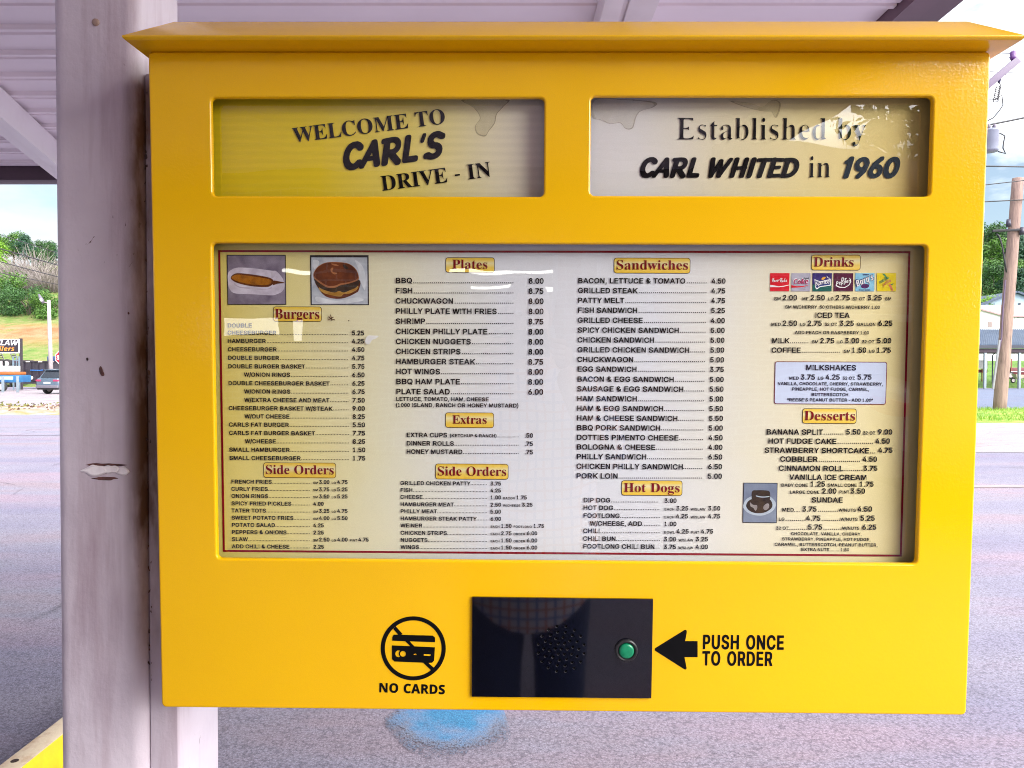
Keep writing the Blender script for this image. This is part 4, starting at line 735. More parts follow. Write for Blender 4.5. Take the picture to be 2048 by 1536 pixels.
b = MB(); c = Vector(on_col(192, 45)); b.tube([c + Vector((0, .004, 0)), c + Vector((0, -.002, 0)), c + Vector((0, -.003, 0))], [.0062, .0055, .0035], 9)
b.build('bolt_head', plain('painted_bolt', (0.42, 0.30, 0.25), 0.5, (0.3, .2, .15), 60), column, smooth=True)

# ------------------------------------------------------------------ the yellow menu board
board = empty('menu_board', BOARD_C, BOARD_R.to_euler(), label='big yellow metal menu board with three recessed printed panels and black order speaker', cat='menu board')
HW, HH = BW / 2, BH / 2
DS = 0.026                                     # depth of the printed sheets behind the face
def win(px0, py0, px1, py1):
    x0, z1 = loc(px0, py0); x1, z0 = loc(px1, py1)
    return x0, z0, x1, z1
def avg(a, c): return [(u + w) / 2 for u, w in zip(a, c)]
def win4(tl, tr, br, bl):
    pts = [loc(*p) for p in (tl, tr, br, bl)]
    return ((pts[0][0] + pts[3][0]) / 2, (pts[2][1] + pts[3][1]) / 2, (pts[1][0] + pts[2][0]) / 2, (pts[0][1] + pts[1][1]) / 2)
WIN = [win4((422.5, 195), (1089, 195), (1087.5, 392), (423.5, 392.5)),
       win4((1182, 194), (1867, 191), (1861, 392.5), (1181, 391.5)),
       win4((424, 487.3), (1857, 488.2), (1832.5, 1128), (433, 1118))]
RAD = .0062
FIL = .0028
body = MB()
outer0 = rrect(-HW + FIL, -HH + FIL, HW - FIL, HH - FIL, .004)
holes = [rrect(w[0] - FIL, w[1] - FIL, w[2] + FIL, w[3] + FIL, RAD + FIL) for w in WIN]
body.poly([outer0] + holes, lambda x, z: (x, 0, z))
def fillet(x0, z0, x1, z1, r, sgn):
    ls = []
    for k in range(5):
        a = math.radians(90 * k / 4)
        off = FIL * math.sin(a); dp = FIL * (1 - math.cos(a))
        ls.append([(x, dp, z) for x, z in rrect(x0 - (FIL - off) * sgn, z0 - (FIL - off) * sgn, x1 + (FIL - off) * sgn, z1 + (FIL - off) * sgn, max(r + (FIL - off) * sgn, .0005))])
    return ls
ls = fillet(-HW, -HH, HW, HH, .004 + FIL, -1)
ls.append([(x, .150, z) for x, _, z in ls[-1]])
body.rings(ls)
body.add(ls[-1], [tuple(range(len(ls[-1])))])
for w in WIN:
    l2 = fillet(*w, RAD, 1)
    l2.append([(x, .0075, z) for x, _, z in l2[-1]])
    body.rings(l2)
o = body.build('cabinet', M_YELLOW, board, fix=True)
o.data.polygons.foreach_set('use_smooth', [True] * len(o.data.polygons))
o.data.set_sharp_from_angle(angle=0.5)
# inside of the cabinet behind each window, shade put into its dark colour
for w in WIN:
    g = .014
    b = MB()
    r0 = [(w[0] - g, w[1] - g), (w[2] + g, w[1] - g), (w[2] + g, w[3] + g), (w[0] - g, w[3] + g)]
    b.rings([[(x, .0078, z) for x, z in rrect(w[0], w[1], w[2], w[3], RAD)], [(x, .0078, z) for x, z in rrect(w[0] - g, w[1] - g, w[2] + g, w[3] + g, RAD)],
             [(x, DS + .006, z) for x, z in rrect(w[0] - g, w[1] - g, w[2] + g, w[3] + g, RAD)]])
    b.build('window_surround', M_INTERIOR, board)

# hood: a shallow hip roof over the top edge
xl, zl = loc(243, 74.5, -.040); xr, zr = loc(2052, 72.5, -.040)
zh = (zl + zr) / 2
_, ztop = loc(1100, 43, .010)
ov = (xr - xl) / 2 - HW
hx = (xl + xr) / 2
def rect(cx, hw, y0, y1, z): return [(cx - hw, y0, z), (cx + hw, y0, z), (cx + hw, y1, z), (cx - hw, y1, z)]
hood = MB()
hw = (xr - xl) / 2
hood.rings([rect(hx, hw - .003, -.037, .150, zh - .003), rect(hx, hw, -.040, .156, zh), rect(hx, hw, -.040, .156, zh + .002), rect(hx, hw - .046, .010, .11, ztop)])
hood.add(rect(hx, hw - .046, .010, .11, ztop), [(0, 1, 2, 3)])
hood.add(rect(hx, hw - .003, -.037, .150, zh - .003), [(3, 2, 1, 0)])
b = MB(); b.box(-HW + .004, .0045, HH + .0002, HW - .004, .146, zh - .0032); b.build('hood_gap_shade', M_INTERIOR, board)  # dark filler box, its colour holds the shade of the gap under the hood
bevel(hood.build('hood', M_YELLOW, board), .0022, 2)

# printed sheets and their clear covers
SHEET_STOPS = [  # base colour of each sheet from left to right
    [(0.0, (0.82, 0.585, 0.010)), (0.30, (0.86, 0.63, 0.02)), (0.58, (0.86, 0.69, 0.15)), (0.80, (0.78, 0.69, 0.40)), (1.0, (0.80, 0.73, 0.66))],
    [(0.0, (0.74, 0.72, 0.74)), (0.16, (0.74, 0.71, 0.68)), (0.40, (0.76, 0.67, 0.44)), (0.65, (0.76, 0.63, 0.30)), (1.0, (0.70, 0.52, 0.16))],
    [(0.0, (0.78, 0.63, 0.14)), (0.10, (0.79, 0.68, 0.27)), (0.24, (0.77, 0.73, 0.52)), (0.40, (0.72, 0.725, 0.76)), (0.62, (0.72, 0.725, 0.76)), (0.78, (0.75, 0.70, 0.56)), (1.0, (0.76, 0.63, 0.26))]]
SHEETS = []
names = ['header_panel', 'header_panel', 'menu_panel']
M_PANE = glossy_pane('clear_acrylic')
M_CLEAR = bpy.data.materials.new('clear_acrylic_body'); M_CLEAR.use_nodes = True
_t = M_CLEAR.node_tree; _t.nodes.clear()
_tr = _t.nodes.new('ShaderNodeBsdfTransparent'); _tr.inputs['Color'].default_value = (.985, .99, .985, 1)
_t.links.new(_tr.outputs[0], _t.nodes.new('ShaderNodeOutputMaterial').inputs['Surface'])
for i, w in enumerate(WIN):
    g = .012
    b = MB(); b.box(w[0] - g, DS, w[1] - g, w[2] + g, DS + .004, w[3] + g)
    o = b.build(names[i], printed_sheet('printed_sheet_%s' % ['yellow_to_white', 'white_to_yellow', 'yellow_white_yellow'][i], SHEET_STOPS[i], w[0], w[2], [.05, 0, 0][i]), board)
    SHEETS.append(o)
    b = MB(); b.box(w[0] - g, DS - .007, w[1] - g, w[2] + g, DS - .004, w[3] + g)
    cv = b.build('clear_cover', [M_CLEAR, M_PANE], board)      # mirrors on its front face, lets light through the rest
    for q in cv.data.polygons: q.material_index = 1 if q.normal.y < -.5 else 0
SHEETS[0]['label'] = 'yellow panel with a slanted greeting'
SHEETS[1]['label'] = 'pale panel with the founding line'
SHEETS[2]['label'] = 'wide menu panel with prices'

# ------------------------------------------------------------------ print
class Print:
    """flat ink on a sheet: polygons in frame pixels or glyph outlines, a hair proud of the surface"""
    def __init__(self, depth):
        self.b = MB(); self.d = depth; self.k = 0
    def fill(self, pts, mi=0, holes=(), lift=0.0):
        d = self.d - lift
        L = [[loc(x, y, self.d) for x, y in pts]] + [[loc(x, y, self.d) for x, y in h] for h in holes]
        self.b.poly(L, lambda x, z: (x, d, z), mi)
    def local(self, loops, mi=0, lift=0.0):
        d = self.d - lift
        self.b.poly(loops, lambda x, z: (x, d, z), mi)
    def text(self, font, s, x0, yb, x1=None, em=None, cap=None, end=None, mi=0, lift=0.0, shear=0.0, track=0.0):
        """baseline from pixel (x0, yb); x1 = right end; end = (x, y) of a sloping baseline"""
        d = self.d - lift
        A = Vector(loc(x0, yb, self.d))
        if end is not None:
            E = Vector(loc(end[0], end[1], self.d))
        else:
            q = loc((x1 if x1 is not None else x0 + 100), yb, self.d)
            E = Vector((q[0], A.y))
        ux = E - A
        L = ux.length; ux.normalize()
        uz = Vector((-ux.y, ux.x))
        sc = (Vector(loc(x0, yb - 20, self.d)) - A).length / 20
        W = width_of(font, s) + track * (len(s) - 1)
        sx = 1.0
        if cap is not None:
            em = cap / CAP[font]
            if x1 is not None or end is not None: sx = L / (W * em * sc)
        elif em is None:
            em = L / (W * sc)
        e = em * sc
        pen = 0.0
        for c in s:
            if c == ' ':
                pen += SPACE[font] + track; continue
            adv, pts, tris = glyph(font, c)
            vs = []
            for gx, gy in pts:
                p = A + ux * ((pen + gx + shear * gy) * e * sx) + uz * (gy * e)
                vs.append((p.x, d, p.y))
            self.b.add(vs, tris, mi)
            pen += adv + track
        return x0 + pen * em * sx
    def row(self, s, x0, yb, em, end=None, price=(), pem=None, sem=None, dy=1.0, mi=0):
        x = self.text('S', s, x0, yb, em=em, mi=mi)
        if end:
            n = int((end - x - 1) / (.262 * em))
            if n > 0:
                st = (end - x - 1) / n
                for k in range(n):
                    self.text('S', '.', x + .5 + k * st, yb, em=em * .92, mi=mi)
        for seg in price:
            t, px_ = seg[0], seg[1]
            small = len(seg) > 2
            self.text('S', t, px_, yb + dy, em=(sem if small else (pem or em)), mi=mi)
    def dots(self, x0, x1, yb, em, mi=0):
        n = max(1, round((x1 - x0) / (.285 * em)))
        for k in range(n):
            self.text('S', '.', x0 + (x1 - x0) * k / n, yb, em=em, mi=mi)
    def done(self, name, mats, parent):
        return self.b.build(name, mats, parent)
INK = DS - .0012
M_INK = plain('black_ink', (0.006, 0.005, 0.006), 0.5)

# header panels
P = Print(INK)
P.text('T', 'WELCOME TO', 588.5, 285.5, end=(893, 246.5), cap=29.5)
P.done('lettering', M_INK, SHEETS[0])
P = Print(INK)
P.text('B', "CARL'S", 683, 342.5, end=(883, 317), cap=55)
P.done('lettering', M_INK, SHEETS[0])
P = Print(INK)
P.text('T', 'DRIVE - IN', 763.5, 382, end=(984, 352.5), cap=29.5)
P.done('lettering', M_INK, SHEETS[0])
P = Print(INK)
P.text('R', 'Established by', 1352, 279, x1=1732, cap=43)
P.done('lettering', M_INK, SHEETS[1])
P = Print(INK)
P.text('B', 'CARL WHITED', 1275, 355.5, x1=1592, cap=41)
P.text('R', 'in', 1615, 354.8, x1=1663, cap=42)
P.done('lettering', M_INK, SHEETS[1])
P = Print(INK)
P.text('B', '1960', 1681, 356.5, x1=1794, cap=43)
P.done('lettering', plain('dark_teal_ink', (0.012, 0.022, 0.034), 0.5), SHEETS[1])
# water stains in the top corners of the header panels
def stain(pts, sheet, al=.32):
    P = Print(DS - .0006)
    q = spline(pts, 4)
    P.fill(q)
    cx = sum(p[0] for p in q) / len(q); cy = sum(p[1] for p in q) / len(q)
    inner = [(cx + (x - cx) * .90, cy + (y - cy) * .93) for x, y in q]
    P2 = Print(DS - .0009); P2.fill(q, 0, [inner])
    P.b.add(P2.b.v, P2.b.f, 1)
    P.done('water_stain', [see_through('dried_water_mark', (0.40, 0.34, 0.18), al * .75, 60), see_through('dried_water_rim', (0.30, 0.25, 0.10), al * 1.15, 60)], sheet)
stain([(924, 198), (948, 216), (960, 236), (950, 252), (954, 268), (970, 273), (978, 262), (990, 246), (994, 228), (1008, 212), (1014, 198)], SHEETS[0], .30)
stain([(1184, 198), (1250, 198), (1310, 204), (1308, 214), (1282, 222), (1272, 236), (1266, 256), (1252, 258), (1240, 246), (1220, 248), (1200, 240), (1184, 234)], SHEETS[1], .26)
stain([(1460, 202), (1500, 206), (1524, 214), (1544, 200), (1560, 204), (1560, 220), (1552, 236), (1544, 224), (1524, 222), (1490, 214)], SHEETS[1], .26)

# ---- the menu
P = Print(DS - .0006)                          # red border line
TL, TR, BR_, BL = (436.3, 500.2), (1821, 502.3), (1803.5, 1113.3), (445.8, 1103.7)
lz = [loc(*p, DS - .0006) for p in (TL, TR, BR_, BL)]
lw = .0029
P.local([[lz[3], lz[2], lz[1], lz[0]], [(lz[3][0] + lw, lz[3][1] + lw), (lz[2][0] - lw, lz[2][1] + lw), (lz[1][0] - lw, lz[1][1] - lw), (lz[0][0] + lw, lz[0][1] - lw)]])
P.done('border_line', plain('dark_red_ink', (0.26, 0.004, 0.012), 0.5), SHEETS[2])

P = Print(INK)
# burgers
P.text('S', 'DOUBLE', 454.7, 655, x1=504.5)
bl = [669.5, 685.9, 702.6, 719.6, 736.6, 753.3, 770.3, 787, 804, 820.4, 836.8, 853.2, 869.9, 886.6, 903.3, 920]
it = [('CHEESEBURGER', '5.25'), ('HAMBURGER', '4.25'), ('CHEESEBURGER', '4.50'), ('DOUBLE BURGER', '4.75'), ('DOUBLE BURGER BASKET', '5.75'),
      ('W/ONION RINGS', '6.50'), ('DOUBLE CHEESEBURGER BASKET', '6.25'), ('W/ONION RINGS', '6.75'), ('W/EXTRA CHEESE AND MEAT', '7.50'),
      ('CHEESEBURGER BASKET W/STEAK', '9.00'), ('W/OUT CHEESE', '8.25'), ('CARLS FAT BURGER', '5.50'), ('CARLS FAT BURGER BASKET', '7.75'),
      ('W/CHEESE', '8.25'), ('SMALL HAMBURGER', '1.50'), ('SMALL CHEESEBURGER', '1.75')]
for i, ((s, p_), yb) in enumerate(zip(it, bl)):
    x = 454.7 + i * .26 + (31.6 if s.startswith('W/') else 0)
    P.row(s, x, yb, 11.75, 696.5 + i * .2, [(p_, 703.6 + i * .13)], pem=13.1)
# side orders under the burgers
bl = [967.1, 981.6, 995.8, 1010.6, 1024.8, 1039.2, 1053.6, 1068, 1082.1, 1096.5]
sm = lambda a, c: [('SM', 626.2, 1), (a, 638), ('LG', 663, 1), (c, 674.3)]
it = [('FRENCH FRIES', sm('3.00', '4.75')), ('CURLY FRIES', sm('3.75', '5.25')), ('ONION RINGS', sm('3.50', '5.25')), ('SPICY FRIED PICKLES', [('4.00', 626.5)]),
      ('TATER TOTS', sm('3.25', '4.75')), ('SWEET POTATO FRIES', sm('4.00', '5.50')), ('POTATO SALAD', [('4.25', 626.6)]), ('PEPPERS & ONIONS', [('2.25', 626.7)]),
      ('SLAW', sm('2.50', '4.00') + [('PINT', 699.2, 1), ('4.75', 716.4)]), ('ADD CHILI & CHEESE', [('2.25', 626.9)])]
for i, ((s, pr), yb) in enumerate(zip(it, bl)):
    P.row(s, 462.3 + i * .14, yb, 11.0, 620.5, pr, pem=10.9, sem=6.6, dy=.9)
# plates
bl = [566.5, 586.8, 607.1, 627.5, 647.8, 668.1, 688.2, 708.2, 728.3, 748.3, 768.4, 788.4]
it = [('BBQ', '8.00'), ('FISH', '8.75'), ('CHUCKWAGON', '8.00'), ('PHILLY PLATE WITH FRIES', '8.00'), ('SHRIMP', '8.75'), ('CHICKEN PHILLY PLATE', '8.00'),
      ('CHICKEN NUGGETS', '8.00'), ('CHICKEN STRIPS', '8.00'), ('HAMBURGER STEAK', '8.75'), ('HOT WINGS', '8.00'), ('BBQ HAM PLATE', '8.00'), ('PLATE SALAD', '6.00')]
for i, ((s, p_), yb) in enumerate(zip(it, bl)):
    P.row(s, 790.6 + i * .09, yb, 15.5, 1028.5, [(p_, 1057 - i * .1)], pem=15.9)
P.text('S', 'LETTUCE, TOMATO, HAM, CHEESE', 791.6, 801.6, x1=978)
P.text('S', '(1000 ISLAND, RANCH OR HONEY MUSTARD)', 791.6, 813.9, x1=1037.3)
# extras
x = P.text('S', 'EXTRA CUPS', 812.5, 874.3, em=12.7)
P.row('(KETCHUP & RANCH)', 899.5, 874.3, 9.0, 1038.5, [('.50', 1048.6)], pem=12.8)
P.row('DINNER ROLLS', 812.5, 891, 12.7, 1038.5, [('.75', 1048.6)], pem=12.8)
P.row('HONEY MUSTARD', 812.5, 907.6, 12.7, 1038.5, [('.75', 1048.6)], pem=12.8)
# side orders under the extras
bl = [970, 983.8, 997.7, 1012.3, 1026.2, 1040.6, 1054.7, 1069.4, 1083.7, 1097.9]
ea = lambda a, t, c: [('EACH', 980.8, 1), (a, 1002), (t, 1026.8, 1), (c, 1053.2 if t == 'ORDER' else 1067)]
it = [('GRILLED CHICKEN PATTY', [('3.75', 980.8)]), ('FISH', [('4.25', 980.8)]), ('CHEESE', [('1.00', 980.8), ('BACON', 1005.9, 1), ('1.75', 1032.6)]),
      ('HAMBURGER MEAT', [('2.50', 980.8), ('W/CHEESE', 1005.9, 1), ('3.25', 1044)]), ('PHILLY MEAT', [('5.00', 980.8)]), ('HAMBURGER STEAK PATTY', [('6.00', 980.8)]),
      ('WEINER', ea('1.50', 'FOOTLONG', '1.75')), ('CHICKEN STRIPS', ea('2.75', 'ORDER', '6.00')), ('NUGGETS', ea('1.50', 'ORDER', '6.00')), ('WINGS', ea('1.50', 'ORDER', '6.00'))]
for i, ((s, pr), yb) in enumerate(zip(it, bl)):
    P.row(s, 800.3 + i * .08, yb, 10.95, 975.2, pr, pem=11.0, sem=6.5, dy=1.0)
# sandwiches
bl = [566.6, 586.3, 605.9, 625.6, 645.6, 665.3, 685, 704.7, 724.1, 743.4, 763.4, 782.8, 802.5, 821.9, 841.3, 860.6, 880, 899.1, 918.4, 937.8, 956.9]
it = [('BACON, LETTUCE & TOMATO', '4.50'), ('GRILLED STEAK', '4.75'), ('PATTY MELT', '4.75'), ('FISH SANDWICH', '5.25'), ('GRILLED CHEESE', '4.00'), ('SPICY CHICKEN SANDWICH', '5.00'),
      ('CHICKEN SANDWICH', '5.00'), ('GRILLED CHICKEN SANDWICH', '5.00'), ('CHUCKWAGON', '5.00'), ('EGG SANDWICH', '3.75'), ('BACON & EGG SANDWICH', '5.00'), ('SAUSAGE & EGG SANDWICH', '5.50'),
      ('HAM SANDWICH', '5.00'), ('HAM & EGG SANDWICH', '5.50'), ('HAM & CHEESE SANDWICH', '5.50'), ('BBQ PORK SANDWICH', '5.00'), ('DOTTIES PIMENTO CHEESE', '4.50'),
      ('BOLOGNA & CHEESE', '4.00'), ('PHILLY SANDWICH', '6.50'), ('CHICKEN PHILLY SANDWICH', '6.50'), ('PORK LOIN', '5.00')]
for i, ((s, p_), yb) in enumerate(zip(it, bl)):
    P.row(s, 1155.4 - i * .16, yb, 15.0, 1415 - i * .46, [(p_, 1423 - i * .38)], pem=14.7, dy=.6)
# hot dogs
bl = [1004.7, 1020, 1035.8, 1051.3, 1066.2, 1081.7, 1097]
it = [('DIP DOG', 1318, [('3.00', 1328.6)]), ('HOT DOG', 1320, [('EACH', 1328.6, 1), ('3.25', 1352.3), ('W/SLAW', 1381, 1), ('3.50', 1416)]),
      ('FOOTLONG', 1321.6, [('EACH', 1328.5, 1), ('4.25', 1351.7), ('W/SLAW', 1381, 1), ('4.75', 1416)]), ('W/CHEESE, ADD', 1322, [('1.00', 1328.4)]),
      ('CHILI', 1322, [('BOWL', 1328, 1), ('4.25', 1353), ('PINT', 1382, 1), ('4.75', 1401.8)]), ('CHILI BUN', 1321, [('3.00', 1327.7), ('W/SLAW', 1356.7, 1), ('3.25', 1391.4)]),
      ('FOOTLONG CHILI BUN', 1321, [('3.75', 1327.5), ('W/SLAW', 1356.5, 1), ('4.00', 1391.3)])]
for i, ((s, e_, pr), yb) in enumerate(zip(it, bl)):
    P.row(s, (1179.3 if s.startswith('W/') else 1166.3 - i * .1), yb, 12.9, e_, pr, pem=12.65, sem=7.1, dy=1.0)
# drinks
D = lambda x: 1470 + x / 4.654
def seq(yb, segs, f):
    for s, a, c in segs:
        P.text('S', s, f(a), yb, x1=f(c))
seq(600.7, [('SM', 362, 427), ('2.00', 442, 580), ('ME', 624, 686), ('2.50', 702, 838), ('LG', 865, 920), ('2.75', 935, 1072), ('32 OZ', 1093, 1210), ('3.25', 1233, 1369), ('SM', 1395, 1456)], D)
seq(617, [('SM W/CHERRY .50 OTHERS W/CHERRY 1.00', 465, 1350)], D)
seq(635.7, [('ICED TEA', 742, 1069)], D)
seq(651.8, [('MED', 335, 428), ('2.50', 442, 580), ('LG', 604, 659), ('2.75', 674, 810), ('32 OZ', 833, 950), ('3.25', 973, 1109), ('GALLON', 1133, 1309), ('6.25', 1331, 1468)], D)
seq(668.1, [('ADD PEACH OR RASPBERRY 1.00', 556, 1248)], D)
P.row('MILK', D(341), 686.4, 14.6, D(690)); P.row('COFFEE', D(338), 705.3, 14.6, D(986))
seq(686.6, [('SM', 715, 776), ('2.75', 791, 927), ('LG', 952, 1006), ('3.00', 1022, 1159), ('32 OZ', 1181, 1298), ('5.00', 1320, 1457)], D)
seq(705.5, [('SM', 1012, 1072), ('1.50', 1088, 1224), ('LG', 1246, 1302), ('1.75', 1319, 1454)], D)
# desserts
D = lambda x: 1470 + x / 4.518
seq(869.1, [('BANANA SPLIT', 280, 797), ('5.50', 1003, 1137), ('32 OZ', 1156, 1270), ('9.00', 1290, 1423)], D); P.dots(D(797), D(985), 869.1, 14.4)
seq(887.4, [('HOT FUDGE CAKE', 297, 920), ('4.50', 1269, 1402)], D); P.dots(D(922), D(1252), 887.4, 14.4)
seq(905.6, [('STRAWBERRY SHORTCAKE...', 266, 1273), ('4.75', 1294, 1426)], D)
seq(923.5, [('COBBLER', 405, 750), ('4.50', 1153, 1285)], D); P.dots(D(752), D(1134), 923.5, 14.4)
seq(941.7, [('CINNAMON ROLL', 393, 982), ('3.75', 1158, 1290)], D); P.dots(D(984), D(1156), 941.7, 14.4)
seq(959.4, [('VANILLA ICE CREAM', 490, 1192)], D)
seq(973.3, [('BABY CONE', 417, 660), ('1.25', 682, 816), ('SMALL CONE', 836, 1102), ('1.75', 1125, 1255)], D)
seq(987.3, [('LARGE CONE', 493, 765), ('2.00', 785, 919), ('PINT', 941, 1035), ('3.50', 1044, 1177)], D)
seq(1005, [('SUNDAE', 690, 977)], D)
seq(1023.3, [('MED....', 424, 587), ('3.75', 607, 740), ('W/NUTS', 935, 1094), ('4.50', 1106, 1240)], D); P.dots(D(744), D(934), 1023.3, 14.2)
seq(1041.5, [('LG', 393, 450), ('4.75', 642, 775), ('W/NUTS', 952, 1110), ('5.25', 1131, 1265)], D); P.dots(D(452), D(642), 1041.5, 14.2); P.dots(D(778), D(952), 1041.5, 14.2)
seq(1059.4, [('32 OZ', 371, 485), ('5.75', 658, 791), ('W/NUTS', 967, 1126), ('6.25', 1148, 1280)], D); P.dots(D(487), D(658), 1059.4, 14.2); P.dots(D(794), D(967), 1059.4, 14.2)
seq(1070.3, [('CHOCOLATE, VANILLA, CHERRY,', 505, 1145)], D)
seq(1080.9, [('STRAWBERRY, PINEAPPLE, HOT FUDGE,', 424, 1226)], D)
seq(1091.7, [('CARAMEL, BUTTERSCOTCH, PEANUT BUTTER,', 357, 1290)], D)
seq(1101.9, [('EXTRA NUTS........ 1.50', 597, 1032)], D)
P.done('lettering', M_INK, SHEETS[2])

# milkshake box
D = lambda x: 1470 + x / 4.654
Dy = lambda y_: 490 + y_ / 4.654
P = Print(DS - .0006)
c0 = loc(D(372), Dy(1083), P.d); c1 = loc(D(1405), Dy(1486), P.d)
ro = rrect(c0[0], c1[1], c1[0], c0[1], .0032, 4); ri = rrect(c0[0] + .0010, c1[1] + .0010, c1[0] - .0010, c0[1] - .0010, .0024, 4)
P.local([ri], 0); P.local([ro, ri], 1)
P.d = INK
seq(740.5, [('MILKSHAKES', 657, 1130)], D)
seq(759.4, [('MED', 503, 595), ('3.75', 611, 747), ('LG', 770, 827), ('4.25', 842, 978), ('32 OZ', 1001, 1116), ('5.75', 1139, 1274)], D)
P.b.m = [2 if i >= len(P.b.f) else m for i, m in enumerate(P.b.m)]
n_before = None
seq(770.2, [('VANILLA, CHOCOLATE, CHERRY, STRAWBERRY,', 398, 1380)], D)
seq(781.1, [('PINEAPPLE, HOT FUDGE, CARMEL,', 528, 1249)], D)
seq(792.1, [('BUTTERSCOTCH.', 710, 1068)], D)
seq(802.6, [("*REESE'S PEANUT BUTTER - ADD 1.00*", 485, 1285)], D)
nb = 0
fidx = [i for i in range(len(P.b.f))]
for i in fidx:
    if abs(P.b.v[P.b.f[i][0]][1] - INK) < 1e-6:
        P.b.m[i] = 2
P.done('milkshake_box', [plain('pale_blue_ink', (0.56, 0.62, 0.80), 0.5), plain('maroon_line_ink', (0.16, 0.01, 0.03), 0.5), plain('navy_ink', (0.015, 0.014, 0.035), 0.5)], SHEETS[2])

# heading badges: yellow plates with a pale middle and dark red serif lettering
def badge_ink():
    m, t, b = nt('badge_yellow_ink')
    c = t.nodes.new('ShaderNodeTexCoord'); s = t.nodes.new('ShaderNodeSeparateXYZ'); lk(t, c.outputs['Generated'], s.inputs[0])
    col = ramp(t, s.outputs['Z'], [(0.0, (0.76, 0.46, 0.015)), (0.35, (0.76, 0.54, 0.08)), (0.62, (0.76, 0.66, 0.34)), (0.82, (0.76, 0.54, 0.08)), (1.0, (0.72, 0.44, 0.02))])
    lk(t, col, b.inputs['Base Color']); b.inputs['Roughness'].default_value = 0.5
    return m
M_BADGE = badge_ink()
M_BADGE_EDGE = plain('badge_outline_ink', (0.06, 0.035, 0.01), 0.5)
M_HEAD = plain('maroon_heading_ink', (0.20, 0.004, 0.010), 0.5)
BADGES = [('Burgers', 546.5, 643.5, 613.3, 643.2, 549.5, 640.3, 637.6, 20.0), ('Plates', 891.1, 989.4, 514.9, 545.3, 904, 976.3, 537.6, 18.2), ('Extras', 890.6, 988, 825.4, 855.5, 904.4, 974.6, 847.2, 16.8),
          ('Side Orders', 870.7, 1017, 928.1, 958.4, 874, 1013.8, 950.8, 18.0), ('Side Orders', 527, 672, 925.7, 955.5, 530.4, 669, 947.8, 18.0), ('Sandwiches', 1227.5, 1381, 515.9, 546.6, 1231.3, 1377, 539, 18.6),
          ('Hot Dogs', 1242.8, 1365, 961.3, 991, 1246.8, 1360.4, 983.6, 17.8), ('Drinks', 1622.1, 1721.8, 509.8, 540.5, 1626.4, 1708, 533, 18.6), ('Desserts', 1604.4, 1713.5, 817.3, 847.1, 1607.7, 1711, 840.2, 18.6)]
for s, x0, x1, y0, y1, tx0, tx1, yb, cap in BADGES:
    P = Print(DS - .0006)
    a = loc(x0, y1, P.d); c = loc(x1, y0, P.d)
    ro = rrect(a[0], a[1], c[0], c[1], .0038, 5); ri = rrect(a[0] + .0008, a[1] + .0008, c[0] - .0008, c[1] - .0008, .0031, 5)
    P.local([ri], 0); P.local([ro, ri], 1)
    n0 = len(P.b.f)
    P.text('T', s, tx0, yb, x1=tx1, cap=cap, mi=2, lift=.0006)
    P.done('heading_badge', [M_BADGE, M_BADGE_EDGE, M_HEAD], SHEETS[2])

# food pictures
def Z(ox, oy, k): return lambda pts: [(ox + x / k, oy + y / k) for x, y in pts]
def pic(name, mats, layers, z, label):
    P = Print(DS - .0006)
    for k, (pts, mi, sm) in enumerate(layers):
        q = z(pts)
        P.fill(spline(q, 5) if sm else q, mi, lift=.00008 * k)
    o = P.done(name, mats, SHEETS[2])
    o['label'] = label
    return o
z1 = Z(430, 490, 6.206)
M_PBLACK = plain('picture_edge_ink', (0.02, 0.016, 0.02), 0.5)
M_PGREY = plain('picture_grey_ink', (0.30, 0.255, 0.32), 0.5, (0.13, 0.10, 0.15), 45, lo=.3, hi=.7)
M_PPAPER = plain('picture_paper_ink', (0.62, 0.57, 0.66), 0.5, (0.46, 0.40, 0.48), 70)
M_PPAPER2 = plain('picture_paper_fold_ink', (0.40, 0.34, 0.42), 0.5, (0.52, 0.47, 0.53), 90)
M_PDOG = plain('picture_corndog_ink', (0.42, 0.15, 0.008), 0.5, (0.22, 0.07, 0.006), 80)
M_PDOG2 = plain('picture_dark_crust_ink', (0.13, 0.035, 0.008), 0.5, (0.08, 0.02, 0.006), 90)
pic('food_picture', [M_PBLACK, M_PGREY, M_PPAPER, M_PPAPER2, M_PDOG, M_PDOG2], [
    ([(145, 122), (878, 122), (885, 742), (155, 742)], 0, 0),
    ([(155, 132), (868, 132), (875, 732), (165, 732)], 1, 0),
    ([(160, 360), (200, 310), (290, 280), (500, 292), (700, 318), (760, 325), (830, 400), (860, 470), (860, 530), (830, 580), (770, 610), (700, 625), (480, 612), (250, 600), (180, 540), (160, 450)], 2, 1),
    ([(240, 470), (300, 515), (480, 530), (640, 545), (700, 520), (690, 545), (560, 556), (330, 535), (250, 500)], 3, 1),
    ([(690, 325), (720, 330), (730, 400), (700, 420)], 3, 0),
    ([(712, 452), (740, 440), (860, 464), (862, 474), (780, 480), (720, 500)], 5, 0),
    ([(196, 405), (230, 365), (300, 350), (480, 368), (650, 398), (720, 430), (726, 470), (690, 508), (630, 522), (460, 512), (300, 478), (220, 440)], 5, 1),
    ([(206, 405), (240, 378), (310, 368), (480, 392), (640, 418), (700, 445), (690, 480), (620, 498), (460, 490), (310, 460), (232, 430)], 4, 1)],
    z1, 'picture of a corn dog in a paper tray')
M_PICE = plain('picture_wrap_ink', (0.50, 0.52, 0.56), 0.5, (0.34, 0.37, 0.42), 75)
M_PICE2 = plain('picture_wrap_crease_ink', (0.66, 0.68, 0.71), 0.5, (0.5, 0.52, 0.55), 60)
M_PBUN = plain('picture_bun_ink', (0.15, 0.037, 0.010), 0.5, (0.06, 0.013, 0.005), 60)
